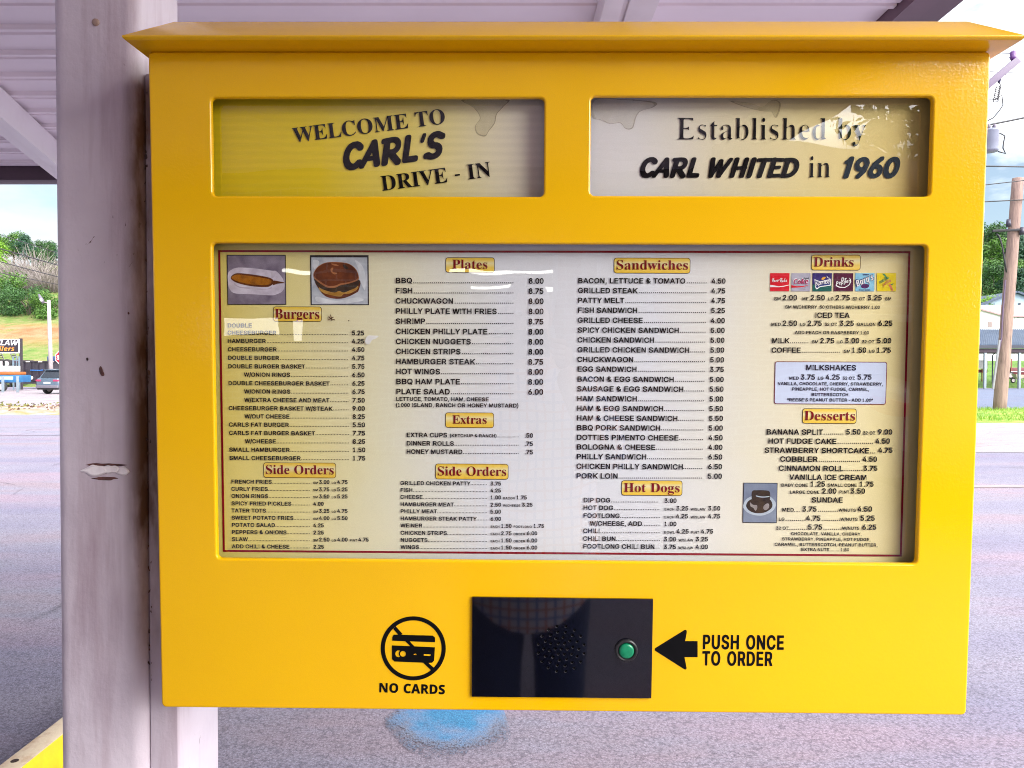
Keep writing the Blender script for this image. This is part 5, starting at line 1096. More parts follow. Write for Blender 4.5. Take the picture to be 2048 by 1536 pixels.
M_PBUN2 = plain('picture_bun_light_ink', (0.36, 0.14, 0.05), 0.5, (0.24, .08, .03), 60)
M_PPATTY = plain('picture_patty_ink', (0.018, 0.012, 0.010), 0.5, (0.05, .03, .015), 80)
M_PCUT = plain('picture_bun_cut_ink', (0.46, 0.26, 0.05), 0.5, (0.30, .14, .02), 80)
pic('food_picture', [M_PBLACK, M_PICE, M_PICE2, M_PBUN, M_PBUN2, M_PPATTY, M_PCUT], [
    ([(1178, 126), (1906, 126), (1912, 745), (1188, 745)], 0, 0),
    ([(1196, 154), (1890, 154), (1896, 735), (1202, 735)], 1, 0),
    ([(1220, 190), (1290, 200), (1280, 260), (1230, 300)], 2, 1), ([(1740, 190), (1830, 260), (1870, 420), (1860, 560), (1800, 430), (1780, 300)], 2, 1), ([(1260, 640), (1500, 690), (1760, 650), (1840, 690), (1600, 725), (1300, 715)], 2, 1),
    ([(1250, 430), (1300, 560), (1380, 640), (1500, 668), (1620, 655), (1740, 600), (1785, 560), (1785, 430), (1500, 400)], 3, 1),
    ([(1290, 530), (1340, 590), (1450, 625), (1560, 640), (1600, 610), (1680, 600), (1770, 545), (1740, 500), (1400, 490)], 6, 1),
    ([(1245, 405), (1270, 500), (1350, 555), (1480, 590), (1540, 570), (1600, 590), (1680, 560), (1760, 520), (1785, 430), (1500, 420)], 5, 1),
    ([(1222, 370), (1240, 320), (1290, 260), (1380, 218), (1520, 212), (1660, 232), (1750, 300), (1786, 390), (1770, 440), (1660, 480), (1560, 500), (1490, 530), (1400, 530), (1310, 480), (1240, 420)], 4, 1),
    ([(1228, 368), (1246, 322), (1296, 264), (1384, 224), (1520, 218), (1656, 238), (1742, 304), (1778, 388), (1760, 425), (1660, 462), (1560, 478), (1490, 505), (1400, 505), (1310, 455), (1246, 405)], 3, 1),
    ([(1440, 290), (1470, 285), (1460, 330), (1520, 350), (1480, 365), (1440, 330)], 4, 1), ([(1440, 232), (1500, 238), (1540, 262), (1480, 255)], 4, 1),
    ([(1590, 245), (1640, 262), (1660, 300), (1610, 290)], 5, 1)],
    z1, 'picture of a burger in a shiny brown bun')
z2 = Z(1470, 800, 4.518)
M_PBLUE = plain('picture_blue_grey_ink', (0.21, 0.25, 0.33), 0.5, (0.13, 0.15, 0.23), 30, lo=.3, hi=.7)
M_PPLATE = plain('picture_plate_ink', (0.46, 0.52, 0.60), 0.5, (0.34, .39, .47), 60)
M_PCREAM = plain('picture_cream_ink', (0.30, 0.265, 0.26), 0.5, (0.20, .17, .17), 80)
pic('food_picture', [M_PBLACK, M_PBLUE, M_PPLATE, M_PPATTY, M_PCREAM], [
    ([(76, 747), (385, 749), (377, 1112), (68, 1109)], 0, 0),
    ([(81, 753), (379, 755), (371, 1106), (74, 1103)], 1, 0),
    ([(74, 950), (110, 890), (200, 856), (300, 864), (360, 915), (366, 960), (330, 1010), (240, 1044), (140, 1030), (85, 990)], 2, 1),
    ([(100, 955), (130, 905), (210, 880), (300, 890), (335, 930), (330, 975), (270, 1015), (190, 1022), (130, 1000)], 3, 1),
    ([(155, 825), (200, 815), (290, 818), (315, 835), (316, 890), (300, 935), (240, 950), (170, 940), (152, 900)], 3, 1),
    ([(136, 925), (160, 945), (195, 950), (200, 975), (185, 1000), (165, 975), (140, 960)], 4, 1), ([(260, 955), (285, 935), (306, 940), (304, 975), (275, 995), (255, 980)], 4, 1),
    ([(190, 862), (225, 870), (270, 872), (306, 868), (304, 876), (240, 880), (195, 872)], 2, 1)],
    z2, 'picture of a chocolate dessert on a plate')

# soft drink emblems
z3 = Z(1500, 500, 6.206)
def X3(x): return 1500 + x / 6.206
def Y3(y_): return 500 + y_ / 6.206
M_WHITE = plain('white_ink', (0.78, 0.76, 0.78), 0.5)
M_RED = plain('bright_red_ink', (0.62, 0.006, 0.02), 0.5)
def emblem(mats, shapes, texts, label):
    P = Print(DS - .0006)
    for k, (pts, mi, sm) in enumerate(shapes):
        q = z3(pts); P.fill(spline(q, 5) if sm else q, mi, lift=.00006 * k)
    for k, (font, s, a, c, cap, mi) in enumerate(texts):
        P.text(font, s, X3(a[0]), Y3(a[1]), end=(X3(c[0]), Y3(c[1])), cap=cap / 6.206, mi=mi, lift=.0006 + .00006 * k)
    o = P.done('drink_emblem', mats, SHEETS[2]); o['label'] = label
def sq(x0, x1): return [(x0, 287), (x1, 287), (x1 - 4, 513), (x0, 513)]
emblem([M_RED, M_WHITE], [(sq(250, 491), 0, 0), ([(250, 432), (300, 440), (360, 452), (420, 444), (490, 430), (490, 436), (420, 455), (360, 462), (300, 460), (250, 462)], 1, 0), ([(345, 372), (368, 366), (368, 374), (345, 380)], 1, 0)],
       [('M', 'Coca', (268, 400), (352, 392), 46, 1), ('M', 'Cola', (364, 402), (462, 394), 50, 1)], 'red emblem with flowing white script')
emblem([plain('silver_ink', (0.40, 0.38, 0.46), 0.5, (0.31, .30, .38), 90), plain('magenta_ink', (0.42, 0.01, 0.10), 0.5), M_RED, M_INK, M_WHITE],
       [(sq(514, 753), 0, 0), ([(514, 436), (580, 450), (650, 448), (748, 430), (650, 462), (580, 466), (514, 470)], 2, 0)],
       [('I', 'Coke', (530, 420), (728, 414), 66, 4), ('I', 'Coke', (534, 423), (724, 417), 58, 1), ('I', 'Diet', (662, 366), (732, 362), 22, 3)], 'silver emblem with magenta lettering')
emblem([plain('indigo_ink', (0.028, 0.020, 0.14), 0.5), plain('bottle_green_ink', (0.006, 0.10, 0.085), 0.5), M_WHITE, plain('orange_ink', (0.72, 0.36, 0.06), 0.5), plain('deep_blue_ink', (0.02, 0.035, 0.17), 0.5)],
       [([(776, 287), (1017, 287), (1014, 430), (776, 430)], 0, 0), ([(776, 430), (1014, 400), (1013, 513), (775, 513)], 1, 0),
        ([(800, 362), (870, 390), (1000, 360), (1006, 440), (870, 460), (830, 490), (812, 472)], 2, 0), ([(808, 376), (872, 400), (990, 374), (996, 430), (868, 450), (830, 474), (820, 460)], 4, 0),
        ([(884, 362), (905, 338), (940, 335), (930, 355), (905, 370)], 3, 1), ([(950, 318), (975, 345), (1000, 350), (980, 356), (955, 340)], 2, 0)],
       [('I', 'Sprite', (812, 442), (992, 412), 46, 2)], 'green and indigo emblem with an orange leaf')
P3 = [(1065, 420), (1062, 440), (1080, 455), (1110, 468), (1180, 470), (1230, 440), (1256, 395), (1250, 360), (1225, 342), (1240, 365), (1244, 395), (1222, 434), (1176, 460), (1115, 456), (1078, 440)]
emblem([plain('plum_ink', (0.075, 0.006, 0.035), 0.5), M_WHITE], [(sq(1039, 1282), 0, 0), (P3, 1, 0)],
       [('I', 'Dr', (1128, 388), (1200, 380), 44, 1), ('I', 'Pepper', (1068, 438), (1244, 402), 44, 1)], 'plum emblem with white ringed lettering')
emblem([plain('sky_blue_ink', (0.24, 0.50, 0.66), 0.5, (0.17, .41, .58), 80), plain('dark_plum_ink', (0.07, 0.012, 0.10), 0.5), plain('navy_outline_ink', (0.02, 0.025, 0.12), 0.5), M_WHITE],
       [(sq(1308, 1547), 0, 0), ([(1376, 450), (1400, 425), (1440, 420), (1478, 436), (1470, 462), (1430, 478), (1390, 470)], 1, 1), ([(1396, 302), (1462, 300), (1458, 314), (1400, 316)], 2, 0)],
       [('I', "Barq's", (1318, 462), (1548, 366), 92, 2), ('I', "Barq's", (1326, 455), (1540, 364), 74, 3), ('S', 'ROOT BEER', (1350, 506), (1492, 506), 17, 2)], 'light blue emblem with white slanted lettering')
emblem([plain('lemon_ink', (0.76, 0.58, 0.012), 0.5), plain('leaf_green_ink', (0.05, 0.26, 0.10), 0.5), plain('salmon_ink', (0.62, 0.19, 0.08), 0.5)],
       [(sq(1574, 1815), 0, 0), ([(1640, 292), (1668, 292), (1712, 352), (1696, 362)], 1, 0), ([(1714, 430), (1750, 418), (1780, 505), (1758, 508)], 2, 0), ([(1742, 424), (1782, 412), (1776, 430), (1752, 434)], 1, 0)],
       [('I', 'mello', (1612, 420), (1728, 352), 40, 1), ('I', 'yello', (1652, 450), (1756, 388), 40, 2)], 'lemon emblem with green and salmon lettering')

# a tape scrap, a dead insect and flecks behind the cover
P = Print(DS - .0018)
P.fill(spline([(730, 684), (735, 672), (744, 671), (757, 672), (752, 677), (744, 680), (738, 689)], 3), 0)
P.done('tape_scrap', see_through('white_tape', (0.80, 0.80, 0.80), .9, 10), SHEETS[2])
P = Print(DS - .0018)
for a, c in (((656, 640), (667, 634)), ((661, 629), (664, 642)), ((660, 637), (670, 640)), ((657, 633), (662, 638))):
    d_ = Vector((c[0] - a[0], c[1] - a[1])).normalized(); n_ = Vector((-d_.y, d_.x)) * .9
    P.fill([(a[0] + n_.x, a[1] + n_.y), (a[0] - n_.x, a[1] - n_.y), (c[0] - n_.x, c[1] - n_.y), (c[0] + n_.x, c[1] + n_.y)])
P.fill([(696, 640.5), (698.5, 640.5), (698.5, 642.5), (696, 642.5)])
P.done('dead_insect', plain('dry_brown_insect', (0.12, 0.05, 0.015), 0.7), SHEETS[2])

# lettering and signs on the yellow face
F = -.0004
P = Print(F)
P.text('N', 'NO CARDS', 756.8, 1384.2, end=(891, 1388.4), cap=18.6)
P.done('lettering', M_BLACKPRINT, board)
P = Print(F)
P.text('K', 'PUSH ONCE', 1405, 1297.2, x1=1570, cap=28)
P.text('K', 'TO ORDER', 1404.5, 1330, x1=1546.5, cap=28)
P.done('lettering', M_BLACKPRINT, board)
z4 = Z(1200, 1180, 5.12)
P = Print(F)
P.fill(z4([(562, 600), (570, 592), (866, 409), (880, 407), (889, 418), (888, 440), (872, 523), (1000, 523), (1000, 688), (865, 688), (884, 780), (888, 800), (880, 815), (864, 812), (570, 625), (562, 617)]))
P.done('arrow_decal', M_BLACKPRINT, board)
z5 = Z(730, 1180, 3.471)
P = Print(F)
cx_, cy_ = 335, 405
ring = lambda r_: [(cx_ + r_ * math.cos(a * math.pi / 32), cy_ + r_ * .985 * math.sin(a * math.pi / 32)) for a in range(64)]
P.fill(z5(ring(226)), 0, [z5(ring(197))])
P.fill(z5([(196, 270), (214, 252), (262, 306), (236, 316)]), lift=.0001)
P.fill(z5([(268, 345), (300, 345), (345, 393), (318, 393)]), lift=.0001)
P.fill(z5([(404, 505), (438, 505), (488, 548), (470, 568)]), lift=.0001)
P.fill(z5([(190, 326), (200, 309), (470, 316), (486, 330), (487, 362), (190, 352)]), lift=.0002)
circ = lambda x, y_, r_: [(x + r_ * math.cos(a * math.pi / 16), y_ + r_ * math.sin(a * math.pi / 16)) for a in range(32)]
crescent = [(244, 420), (228, 419), (214, 428), (210, 443), (216, 459), (230, 466), (245, 464), (236, 452), (234, 440), (237, 428)]
P.fill(z5([(187, 384), (486, 397), (480, 490), (466, 504), (440, 506), (205, 496), (188, 480)]), 0,
       [z5(circ(264, 443, 20)), z5(crescent), z5([(338, 446), (350, 440), (359, 447), (358, 451), (338, 449)]), z5([(408, 445), (456, 446), (458, 454), (450, 458), (408, 455)])], lift=.0002)
P.done('no_cards_symbol', M_BLACKPRINT, board)

# black speaker plate with drilled holes and the green push button
PT = -.0035
sp = [loc(*p, PT) for p in ((943.8, 1393.4), (1302.7, 1396.7), (1306.3, 1198.6), (944.6, 1194.3))]
mm_, t_, b_ = nt('gloss_black_acrylic')
b_.inputs['Base Color'].default_value = (0.0025, 0.003, 0.006, 1); b_.inputs['Roughness'].default_value = 0.04; b_.inputs['IOR'].default_value = 1.64
lk(t_, ramp(t_, noise_tex(t_, coords(t_), 3, 3), [(.3, (0.002, 0.0025, 0.007)), (.7, (0.003, 0.003, 0.006))]), b_.inputs['Base Color'])
M_ACRYL = mm_
hc = loc(1122.5, 1298, PT)
holes = []
def ringpos(r_, n, off): return [(hc[0] + r_ * math.cos(2 * math.pi * (k + off) / n), hc[1] + r_ * math.sin(2 * math.pi * (k + off) / n)) for k in range(n)]
centres = [hc] + ringpos(.0085, 6, 0) + ringpos(.0165, 10, .25) + ringpos(.0245, 14, 0) + ringpos(.0325, 16, .5)
hr = .00215
for c in centres:
    holes.append([(c[0] + hr * math.cos(a * math.pi / 5), c[1] + hr * math.sin(a * math.pi / 5)) for a in range(10)])
plate = MB()
plate.poly([sp] + holes, lambda x, z: (x, PT, z))
plate.rings([[(x, PT, z) for x, z in sp], [(x, -.0002, z) for x, z in sp]])
for h in holes:
    plate.rings([[(x, PT, z) for x, z in reversed(h)], [(x, -.0008, z) for x, z in reversed(h)]], 1)
    plate.add([(x, -.0008, z) for x, z in h], [tuple(range(10))], 2)
spk = plate.build('speaker_plate', [M_ACRYL, plain('drilled_edge', (0.09, 0.09, 0.10), 0.35), plain('speaker_cloth', (0.006, 0.006, 0.007), 0.9)], board)
bc = loc(1252.3, 1300, PT)
def lathe(prof, c, n=28):
    b = MB()
    b.rings([[(c[0] + r_ * math.cos(2 * math.pi * k / n), y_, c[1] + r_ * math.sin(2 * math.pi * k / n)) for k in range(n)] for r_, y_ in prof])
    b.add([(c[0] + prof[-1][0] * math.cos(2 * math.pi * k / n), prof[-1][1], c[1] + prof[-1][0] * math.sin(2 * math.pi * k / n)) for k in range(n)], [tuple(range(n))])
    return b
btn = lathe([(.0158, PT), (.0158, PT - .003), (.0150, PT - .0042), (.0128, PT - .0046), (.0116, PT - .0030), (.0112, PT - .0012)], bc).build('push_button', plain('black_bezel_plastic', (0.02, 0.02, 0.022), 0.28), board, fix=True, smooth=True)
lathe([(.0106, PT - .0010), (.0104, PT - .0042), (.0096, PT - .0054), (.0070, PT - .0060), (.0035, PT - .0062)], bc).build('button_cap', plain('green_button_plastic', (0.003, 0.17, 0.075), 0.25, (0.006, 0.23, 0.105), 120), btn, fix=True, smooth=True)
btn['label'] = 'green push button in a black bezel'
# ------------------------------------------------------------------ ground
def asphalt(name, c1, c2, c3, rs=0.85, grain=1.0):
    m, t, b = nt(name)
    v = coords(t)
    base = ramp(t, noise_tex(t, coords(t, 'Object', (.35, 1, 1)), 0.55, 6, 0.6), [(0.30, c1), (0.52, c2), (0.68, c3)])
    grit = ramp(t, noise_tex(t, v, 130, 3, 0.7), [(0.28, (0.42, 0.38, 0.44)), (0.48, (0.92, 0.92, 0.92)), (0.72, (1.35, 1.33, 1.38))])
    vo = t.nodes.new('ShaderNodeTexVoronoi'); vo.inputs['Scale'].default_value = 70; lk(t, v, vo.inputs['Vector'])
    peb = ramp(t, vo.outputs['Distance'], [(0.0, (1.12, 1.12, 1.14)), (0.55, (0.86, 0.85, 0.87)), (0.8, (0.6, 0.58, 0.62))])
    col = mixrgb(t, 1.0, mixrgb(t, grain, base, grit, 'MULTIPLY'), peb, 'MULTIPLY')
    # wear: reddish dust drifts, dark oil stains, fine cracks
    dust = ramp(t, noise_tex(t, coords(t, 'Object', (.25, 1.0, 1)), .9, 5, .6), [(0.48, (0, 0, 0)), (0.64, (.62, .62, .62))])
    col = mixrgb(t, dust, col, mixrgb(t, 1.0, col, (1.32, .97, .94), 'MULTIPLY'))
    oil = ramp(t, noise_tex(t, v, .8, 6, .7, .6), [(0.60, (1, 1, 1)), (0.72, (.60, .58, .60))])
    col = mixrgb(t, 1.0, col, oil, 'MULTIPLY')
    wv = t.nodes.new('ShaderNodeMix'); wv.data_type = 'VECTOR'; wv.inputs[0].default_value = .12
    nz = t.nodes.new('ShaderNodeTexNoise'); nz.inputs['Scale'].default_value = 2.5; lk(t, v, nz.inputs['Vector'])
    lk(t, v, wv.inputs[4]); lk(t, nz.outputs['Color'], wv.inputs[5])
    cr = t.nodes.new('ShaderNodeTexVoronoi'); cr.feature = 'DISTANCE_TO_EDGE'; cr.inputs['Scale'].default_value = .55; lk(t, wv.outputs[1], cr.inputs['Vector'])
    crk = ramp(t, cr.outputs['Distance'], [(0.0, (.45, .42, .45)), (0.012, (1, 1, 1))])
    cm = ramp(t, noise_tex(t, v, .5, 3), [(0.50, (0, 0, 0)), (0.58, (1, 1, 1))])
    col = mixrgb(t, cm, col, mixrgb(t, 1.0, col, crk, 'MULTIPLY'))
    lk(t, col, b.inputs['Base Color'])
    b.inputs['Roughness'].default_value = rs
    bump(t, b, noise_tex(t, v, 110, 4, 0.7), 0.6, 0.012)
    return m
def sheet(name, pts, z, mat, kind='structure', sub=0):
    b = MB(); b.add([(x, y, z) for x, y in pts], [tuple(range(len(pts)))])
    o = b.build(name, mat)
    return tag(o, kind=kind)
M_LOT = asphalt('worn_lot_asphalt', (0.168, 0.158, 0.232), (0.222, 0.207, 0.256), (0.250, 0.178, 0.196))
sheet('ground', [(-1500, -1500), (1500, -1500), (1500, 1500), (-1500, 1500)], 0, M_LOT)
M_ROAD = asphalt('pale_concrete_road', (0.25, 0.225, 0.245), (0.29, 0.265, 0.28), (0.24, 0.20, 0.21), grain=.5)
sheet('road', [(-75, 33), (-8, 33), (-8, 62), (-75, 62)], .006, M_ROAD)
sheet('road', [(5, 14.2), (60, 14.2), (60, 22.3), (5, 22.3)], .006, M_ROAD)
sheet('road_marking', [(-75, 40.2), (-8, 40.2), (-8, 40.5), (-75, 40.5)], .011, plain('worn_line_paint', (0.70, 0.68, 0.66), 0.8, (0.5, .47, .47), 3))
sheet('driveway', [(8, 30.5), (80, 30.5), (80, 66), (8, 66)], .006, asphalt('blue_grey_asphalt', (0.09, 0.12, 0.19), (0.11, 0.14, 0.215), (0.10, 0.125, 0.185), grain=.4))
sheet('forecourt', [(-60, 18), (-6, 18), (-6, 27.5), (-60, 27.5)], .006, asphalt('blue_grey_lot', (0.19, 0.19, 0.25), (0.215, 0.21, 0.26), (0.20, 0.18, 0.22), grain=.6))
# sandy seam lines across the lot on the right
sheet('pavement_seam', [(4, 9.9), (20, 10.1), (20, 10.3), (4, 10.12)], .005, plain('sandy_seam', (0.27, 0.20, 0.19), 0.9, (0.20, .165, .19), 6))
# faded blue paint spot under the board
b = MB(); g = []
for x, y in spline([(772, 1436), (790, 1424), (800, 1404), (860, 1380), (930, 1376), (990, 1392), (1008, 1424), (1016, 1448), (1022, 1468), (1012, 1490), (984, 1508), (930, 1514), (880, 1520), (838, 1512), (806, 1494), (790, 1474), (774, 1462)], 5):
    d = ray(x, y); t_ = -EYE / d.z; g.append((d.x * t_, d.y * t_))
b.poly([[(x, y) for x, y in g]], lambda x, y: (x, y, .005))
m, t, bb = nt('faded_blue_paint')
v = coords(t)
c_ = t.nodes.new('ShaderNodeTexCoord'); s_ = t.nodes.new('ShaderNodeSeparateXYZ'); lk(t, c_.outputs['Generated'], s_.inputs[0])
def mth(op, a, k):
    q = t.nodes.new('ShaderNodeMath'); q.operation = op; lk(t, a, q.inputs[0])
    if isinstance(k, (int, float)): q.inputs[1].default_value = k
    else: lk(t, k, q.inputs[1])
    return q.outputs[0]
dx_ = mth('SUBTRACT', s_.outputs['X'], .53); dy_ = mth('SUBTRACT', s_.outputs['Y'], .62)
rad = mth('SQRT', mth('ADD', mth('MULTIPLY', dx_, dx_), mth('MULTIPLY', dy_, dy_)), 0)
big = noise_tex(t, v, 9, 5, .65); grain_ = noise_tex(t, v, 130, 3, .7)
core = mth('ADD', rad, mth('MULTIPLY', mth('SUBTRACT', big, .5), .75))
col = ramp(t, core, [(0.16, (0.03, 0.17, 0.33)), (0.34, (0.10, 0.19, 0.33)), (0.48, (0.17, 0.20, 0.28))])
lk(t, mixrgb(t, 1.0, col, ramp(t, grain_, [(0.28, (0.45, 0.45, 0.5)), (0.5, (0.95,) * 3), (0.72, (1.6, 1.4, 1.3))]), 'MULTIPLY'), bb.inputs['Base Color']); bb.inputs['Roughness'].default_value = .8
edge = mth('ADD', mth('ADD', rad, mth('MULTIPLY', mth('SUBTRACT', big, .5), .35)), mth('MULTIPLY', mth('SUBTRACT', grain_, .5), .95))
lk(t, ramp(t, edge, [(0.45, (1, 1, 1)), (0.56, (0, 0, 0))]), bb.inputs['Alpha'])
bump(t, bb, noise_tex(t, v, 110, 4, .7), .6, .012)
o = b.build('paint_spot', m); tag(o, 'faded blue round patch of paint on the asphalt under the board', 'paint mark')
# yellow parking kerb, lower left
M_KY = plain('yellow_kerb_paint', (0.80, 0.50, 0.005), 0.6, (0.70, 0.40, 0.01), 9, .3, 40)
M_KT = plain('worn_kerb_top', (0.66, 0.55, 0.38), 0.75, (0.46, 0.28, 0.16), 14, .4, 50, lo=.5, hi=.72)
b = MB(); b.box(-1.822, 2.30, .0, -1.732, 4.25, .15)
kerb = bevel(b.build('parking_kerb', M_KY), .008, 2)
kerb.data.materials.append(M_KT)
for p in kerb.data.polygons:
    if p.normal.z > .7: p.material_index = 1
tag(kerb, 'yellow painted parking kerb with a worn pale top beside the column', 'kerb')
b = MB(); c = Vector((-1.786, 2.67, .1502)); b.tube([c, c + Vector((0, 0, .0015))], [.014, .012], 12)
b.build('bolt_hole', plain('rusty_hole', (0.03, 0.012, 0.008), 0.9), kerb)

# ------------------------------------------------------------------ vegetation tools
def leafmat(name, c1, c2, c3):
    m, t, b = nt(name)
    oi = t.nodes.new('ShaderNodeNewGeometry')
    col = ramp(t, oi.outputs['Random Per Island'], [(0.0, c1), (0.55, c2), (1.0, c3)])
    lk(t, col, b.inputs['Base Color'])
    b.inputs['Roughness'].default_value = 0.6
    b.inputs['Subsurface Weight'].default_value = 0.0
    tr = t.nodes.new('ShaderNodeBsdfTranslucent'); lk(t, col, tr.inputs['Color'])
    mx = t.nodes.new('ShaderNodeMixShader'); mx.inputs[0].default_value = .3
    lk(t, b.outputs[0], mx.inputs[1]); lk(t, tr.outputs[0], mx.inputs[2]); lk(t, mx.outputs[0], t.nodes['Material Output'].inputs['Surface'])
    return m
def crown(seed, R, H, n, leaf, lobes=14, base=0.25):
    """leaf-sized faces gathered in clumps through the crown's volume"""
    r = random.Random(seed)
    cl = []
    for k in range(lobes):
        a = r.uniform(0, 6.283); h = r.uniform(base, 1.0); w = math.sqrt(max(0.05, 1 - ((h - .5) / .62) ** 2))
        q = r.uniform(.15, .85) * w
        cl.append((R * q * math.cos(a), R * q * math.sin(a), H * h, r.uniform(.22, .42) * R))
    b = MB()
    for k in range(n):
        cx, cy, cz, cr = cl[r.randrange(lobes)]
        d = Vector((r.gauss(0, 1), r.gauss(0, 1), r.gauss(0, 1))).normalized()
        p = Vector((cx, cy, cz)) + d * cr * r.uniform(.45, 1.08) * Vector((1, 1, .8)).length / 1.62
        nrm = (d + Vector((r.uniform(-.8, .8), r.uniform(-.8, .8), r.uniform(-.3, 1)))).normalized()
        u = nrm.orthogonal().normalized(); u.rotate(Matrix.Rotation(r.uniform(0, 6.28), 3, nrm)); w = nrm.cross(u)
        s = leaf * r.uniform(.6, 1.3)
        b.add([p - u * s, p + w * s * .55, p + u * s, p - w * s * .55], [(0, 1, 2, 3)])
    return b
M_BARK = plain('grey_brown_bark', (0.10, 0.075, 0.06), 0.9, (0.06, 0.045, 0.035), 6, .5, 20)
M_L = [leafmat('deep_green_leaves', (0.018, 0.055, 0.015), (0.035, 0.10, 0.022), (0.06, 0.16, 0.035)),
       leafmat('mid_green_leaves', (0.04, 0.10, 0.015), (0.075, 0.17, 0.025), (0.11, 0.24, 0.035)),
       leafmat('yellow_green_leaves', (0.10, 0.22, 0.015), (0.16, 0.33, 0.02), (0.22, 0.42, 0.04)),
       leafmat('blue_green_leaves', (0.012, 0.05, 0.03), (0.025, 0.085, 0.045), (0.05, 0.13, 0.06)),
       leafmat('grey_twigs', (0.20, 0.17, 0.16), (0.30, 0.26, 0.25), (0.40, 0.35, 0.33))]
def make_tree(seed, R, H, kind, n=2200, leaf=.30, trunk=.3):
    root = empty('tree', (0, 0, 0))
    cb = crown(seed, R, H * .78, n, leaf)
    cb.v = [(x, y, z + H * .22) for x, y, z in cb.v]
    cb.build('crown', M_L[kind], root)
    t = MB(); r = random.Random(seed)
    pts = [(0, 0, -.6), (r.uniform(-.1, .1), r.uniform(-.1, .1), H * .25), (r.uniform(-.3, .3), r.uniform(-.3, .3), H * .55), (r.uniform(-.3, .3), 0, H * .85)]
    t.tube(pts, [trunk, trunk * .8, trunk * .5, trunk * .12], 8)
    for k in range(6):
        a = r.uniform(0, 6.28); h = r.uniform(.3, .6) * H
        t.tube([(0, 0, h), (R * .35 * math.cos(a), R * .35 * math.sin(a), h + H * .14), (R * .65 * math.cos(a), R * .65 * math.sin(a), h + H * .25)], [trunk * .45, trunk * .25, trunk * .08], 6)
    t.build('trunk', M_BARK, root, smooth=True)
    return root

# ------------------------------------------------------------------ hills beyond the roads
def zhill(x, y):
    def pl(tab, d):
        if d <= tab[0][0]: return tab[0][1]
        for (a, za), (c, zc) in zip(tab, tab[1:]):
            if d <= c: return za + (zc - za) * (d - a) / (c - a)
        return tab[-1][1]
    l = pl([(71, -.25), (74, .2), (88, 3.2), (108, 8.6), (140, 18), (175, 26), (230, 30), (300, 31)], y)
    r = pl([(67, -.25), (69, .2), (84, 1.9), (100, 3.4), (118, 5.5), (150, 15), (190, 24), (260, 28), (300, 28)], y)
    f = min(1, max(0, (x + 25) / 55))
    return l * (1 - f) + r * f + .35 * noise.noise(Vector((x * .09, y * .09, 0))) * min(1, max(0, (y - 72) / 8))
b = MB()
NX, NY = 90, 70
for j in range(NY + 1):
    for i in range(NX + 1):
        x = -190 + 380 * i / NX; y = 66 + 234 * (j / NY) ** 1.3
        b.v.append((x, y, zhill(x, y)))
for j in range(NY):
    for i in range(NX):
        a = j * (NX + 1) + i
        b.f.append((a, a + 1, a + NX + 2, a + NX + 1)); b.m.append(0)
m, t, bb = nt('hillside_grass_and_clay')
v = coords(t)
g = ramp(t, noise_tex(t, v, .9, 6, .65), [(0.28, (0.06, 0.13, 0.015)), (0.45, (0.12, 0.19, 0.03)), (0.62, (0.21, 0.205, 0.07)), (0.78, (0.25, 0.20, 0.11))])
clay = ramp(t, noise_tex(t, v, .5, 5, .6), [(0.35, (0.30, 0.105, 0.035)), (0.65, (0.33, 0.20, 0.10))])
s_ = t.nodes.new('ShaderNodeSeparateXYZ'); lk(t, v, s_.inputs[0])
mr = t.nodes.new('ShaderNodeMapRange'); lk(t, s_.outputs['Z'], mr.inputs['Value']); mr.inputs['From Min'].default_value = 4.2; mr.inputs['From Max'].default_value = 6.2
mr2 = t.nodes.new('ShaderNodeMapRange'); lk(t, s_.outputs['Z'], mr2.inputs['Value']); mr2.inputs['From Min'].default_value = 8.6; mr2.inputs['From Max'].default_value = 7.4
mr3 = t.nodes.new('ShaderNodeMapRange'); lk(t, s_.outputs['X'], mr3.inputs['Value']); mr3.inputs['From Min'].default_value = -53; mr3.inputs['From Max'].default_value = -58
def mul(t, a, c):
    q = t.nodes.new('ShaderNodeMath'); q.operation = 'MULTIPLY'; lk(t, a, q.inputs[0]); lk(t, c, q.inputs[1]); return q.outputs[0]
patch = mul(t, mul(t, mul(t, mr.outputs[0], mr2.outputs[0]), mr3.outputs[0]), ramp(t, noise_tex(t, v, .35, 4, .6), [(0.28, (0, 0, 0)), (0.44, (1, 1, 1))]))
mr4 = t.nodes.new('ShaderNodeMapRange'); lk(t, s_.outputs['X'], mr4.inputs['Value']); mr4.inputs['From Min'].default_value = -10; mr4.inputs['From Max'].default_value = 20
green = ramp(t, noise_tex(t, v, .8, 5, .6), [(0.3, (0.06, 0.15, 0.012)), (0.7, (0.12, 0.23, 0.025))])
col = mixrgb(t, mr4.outputs[0], mixrgb(t, patch, g, clay), green)
lk(t, col, bb.inputs['Base Color']); bb.inputs['Roughness'].default_value = .95
bump(t, bb, noise_tex(t, v, 3, 5, .7), .8, .4)
tag(b.build('hills', m, smooth=True), kind='structure')
def on_hill(px, D):
    x = (px - 1024) / FPX * D * 1.0
    return x, D, zhill(x, D)

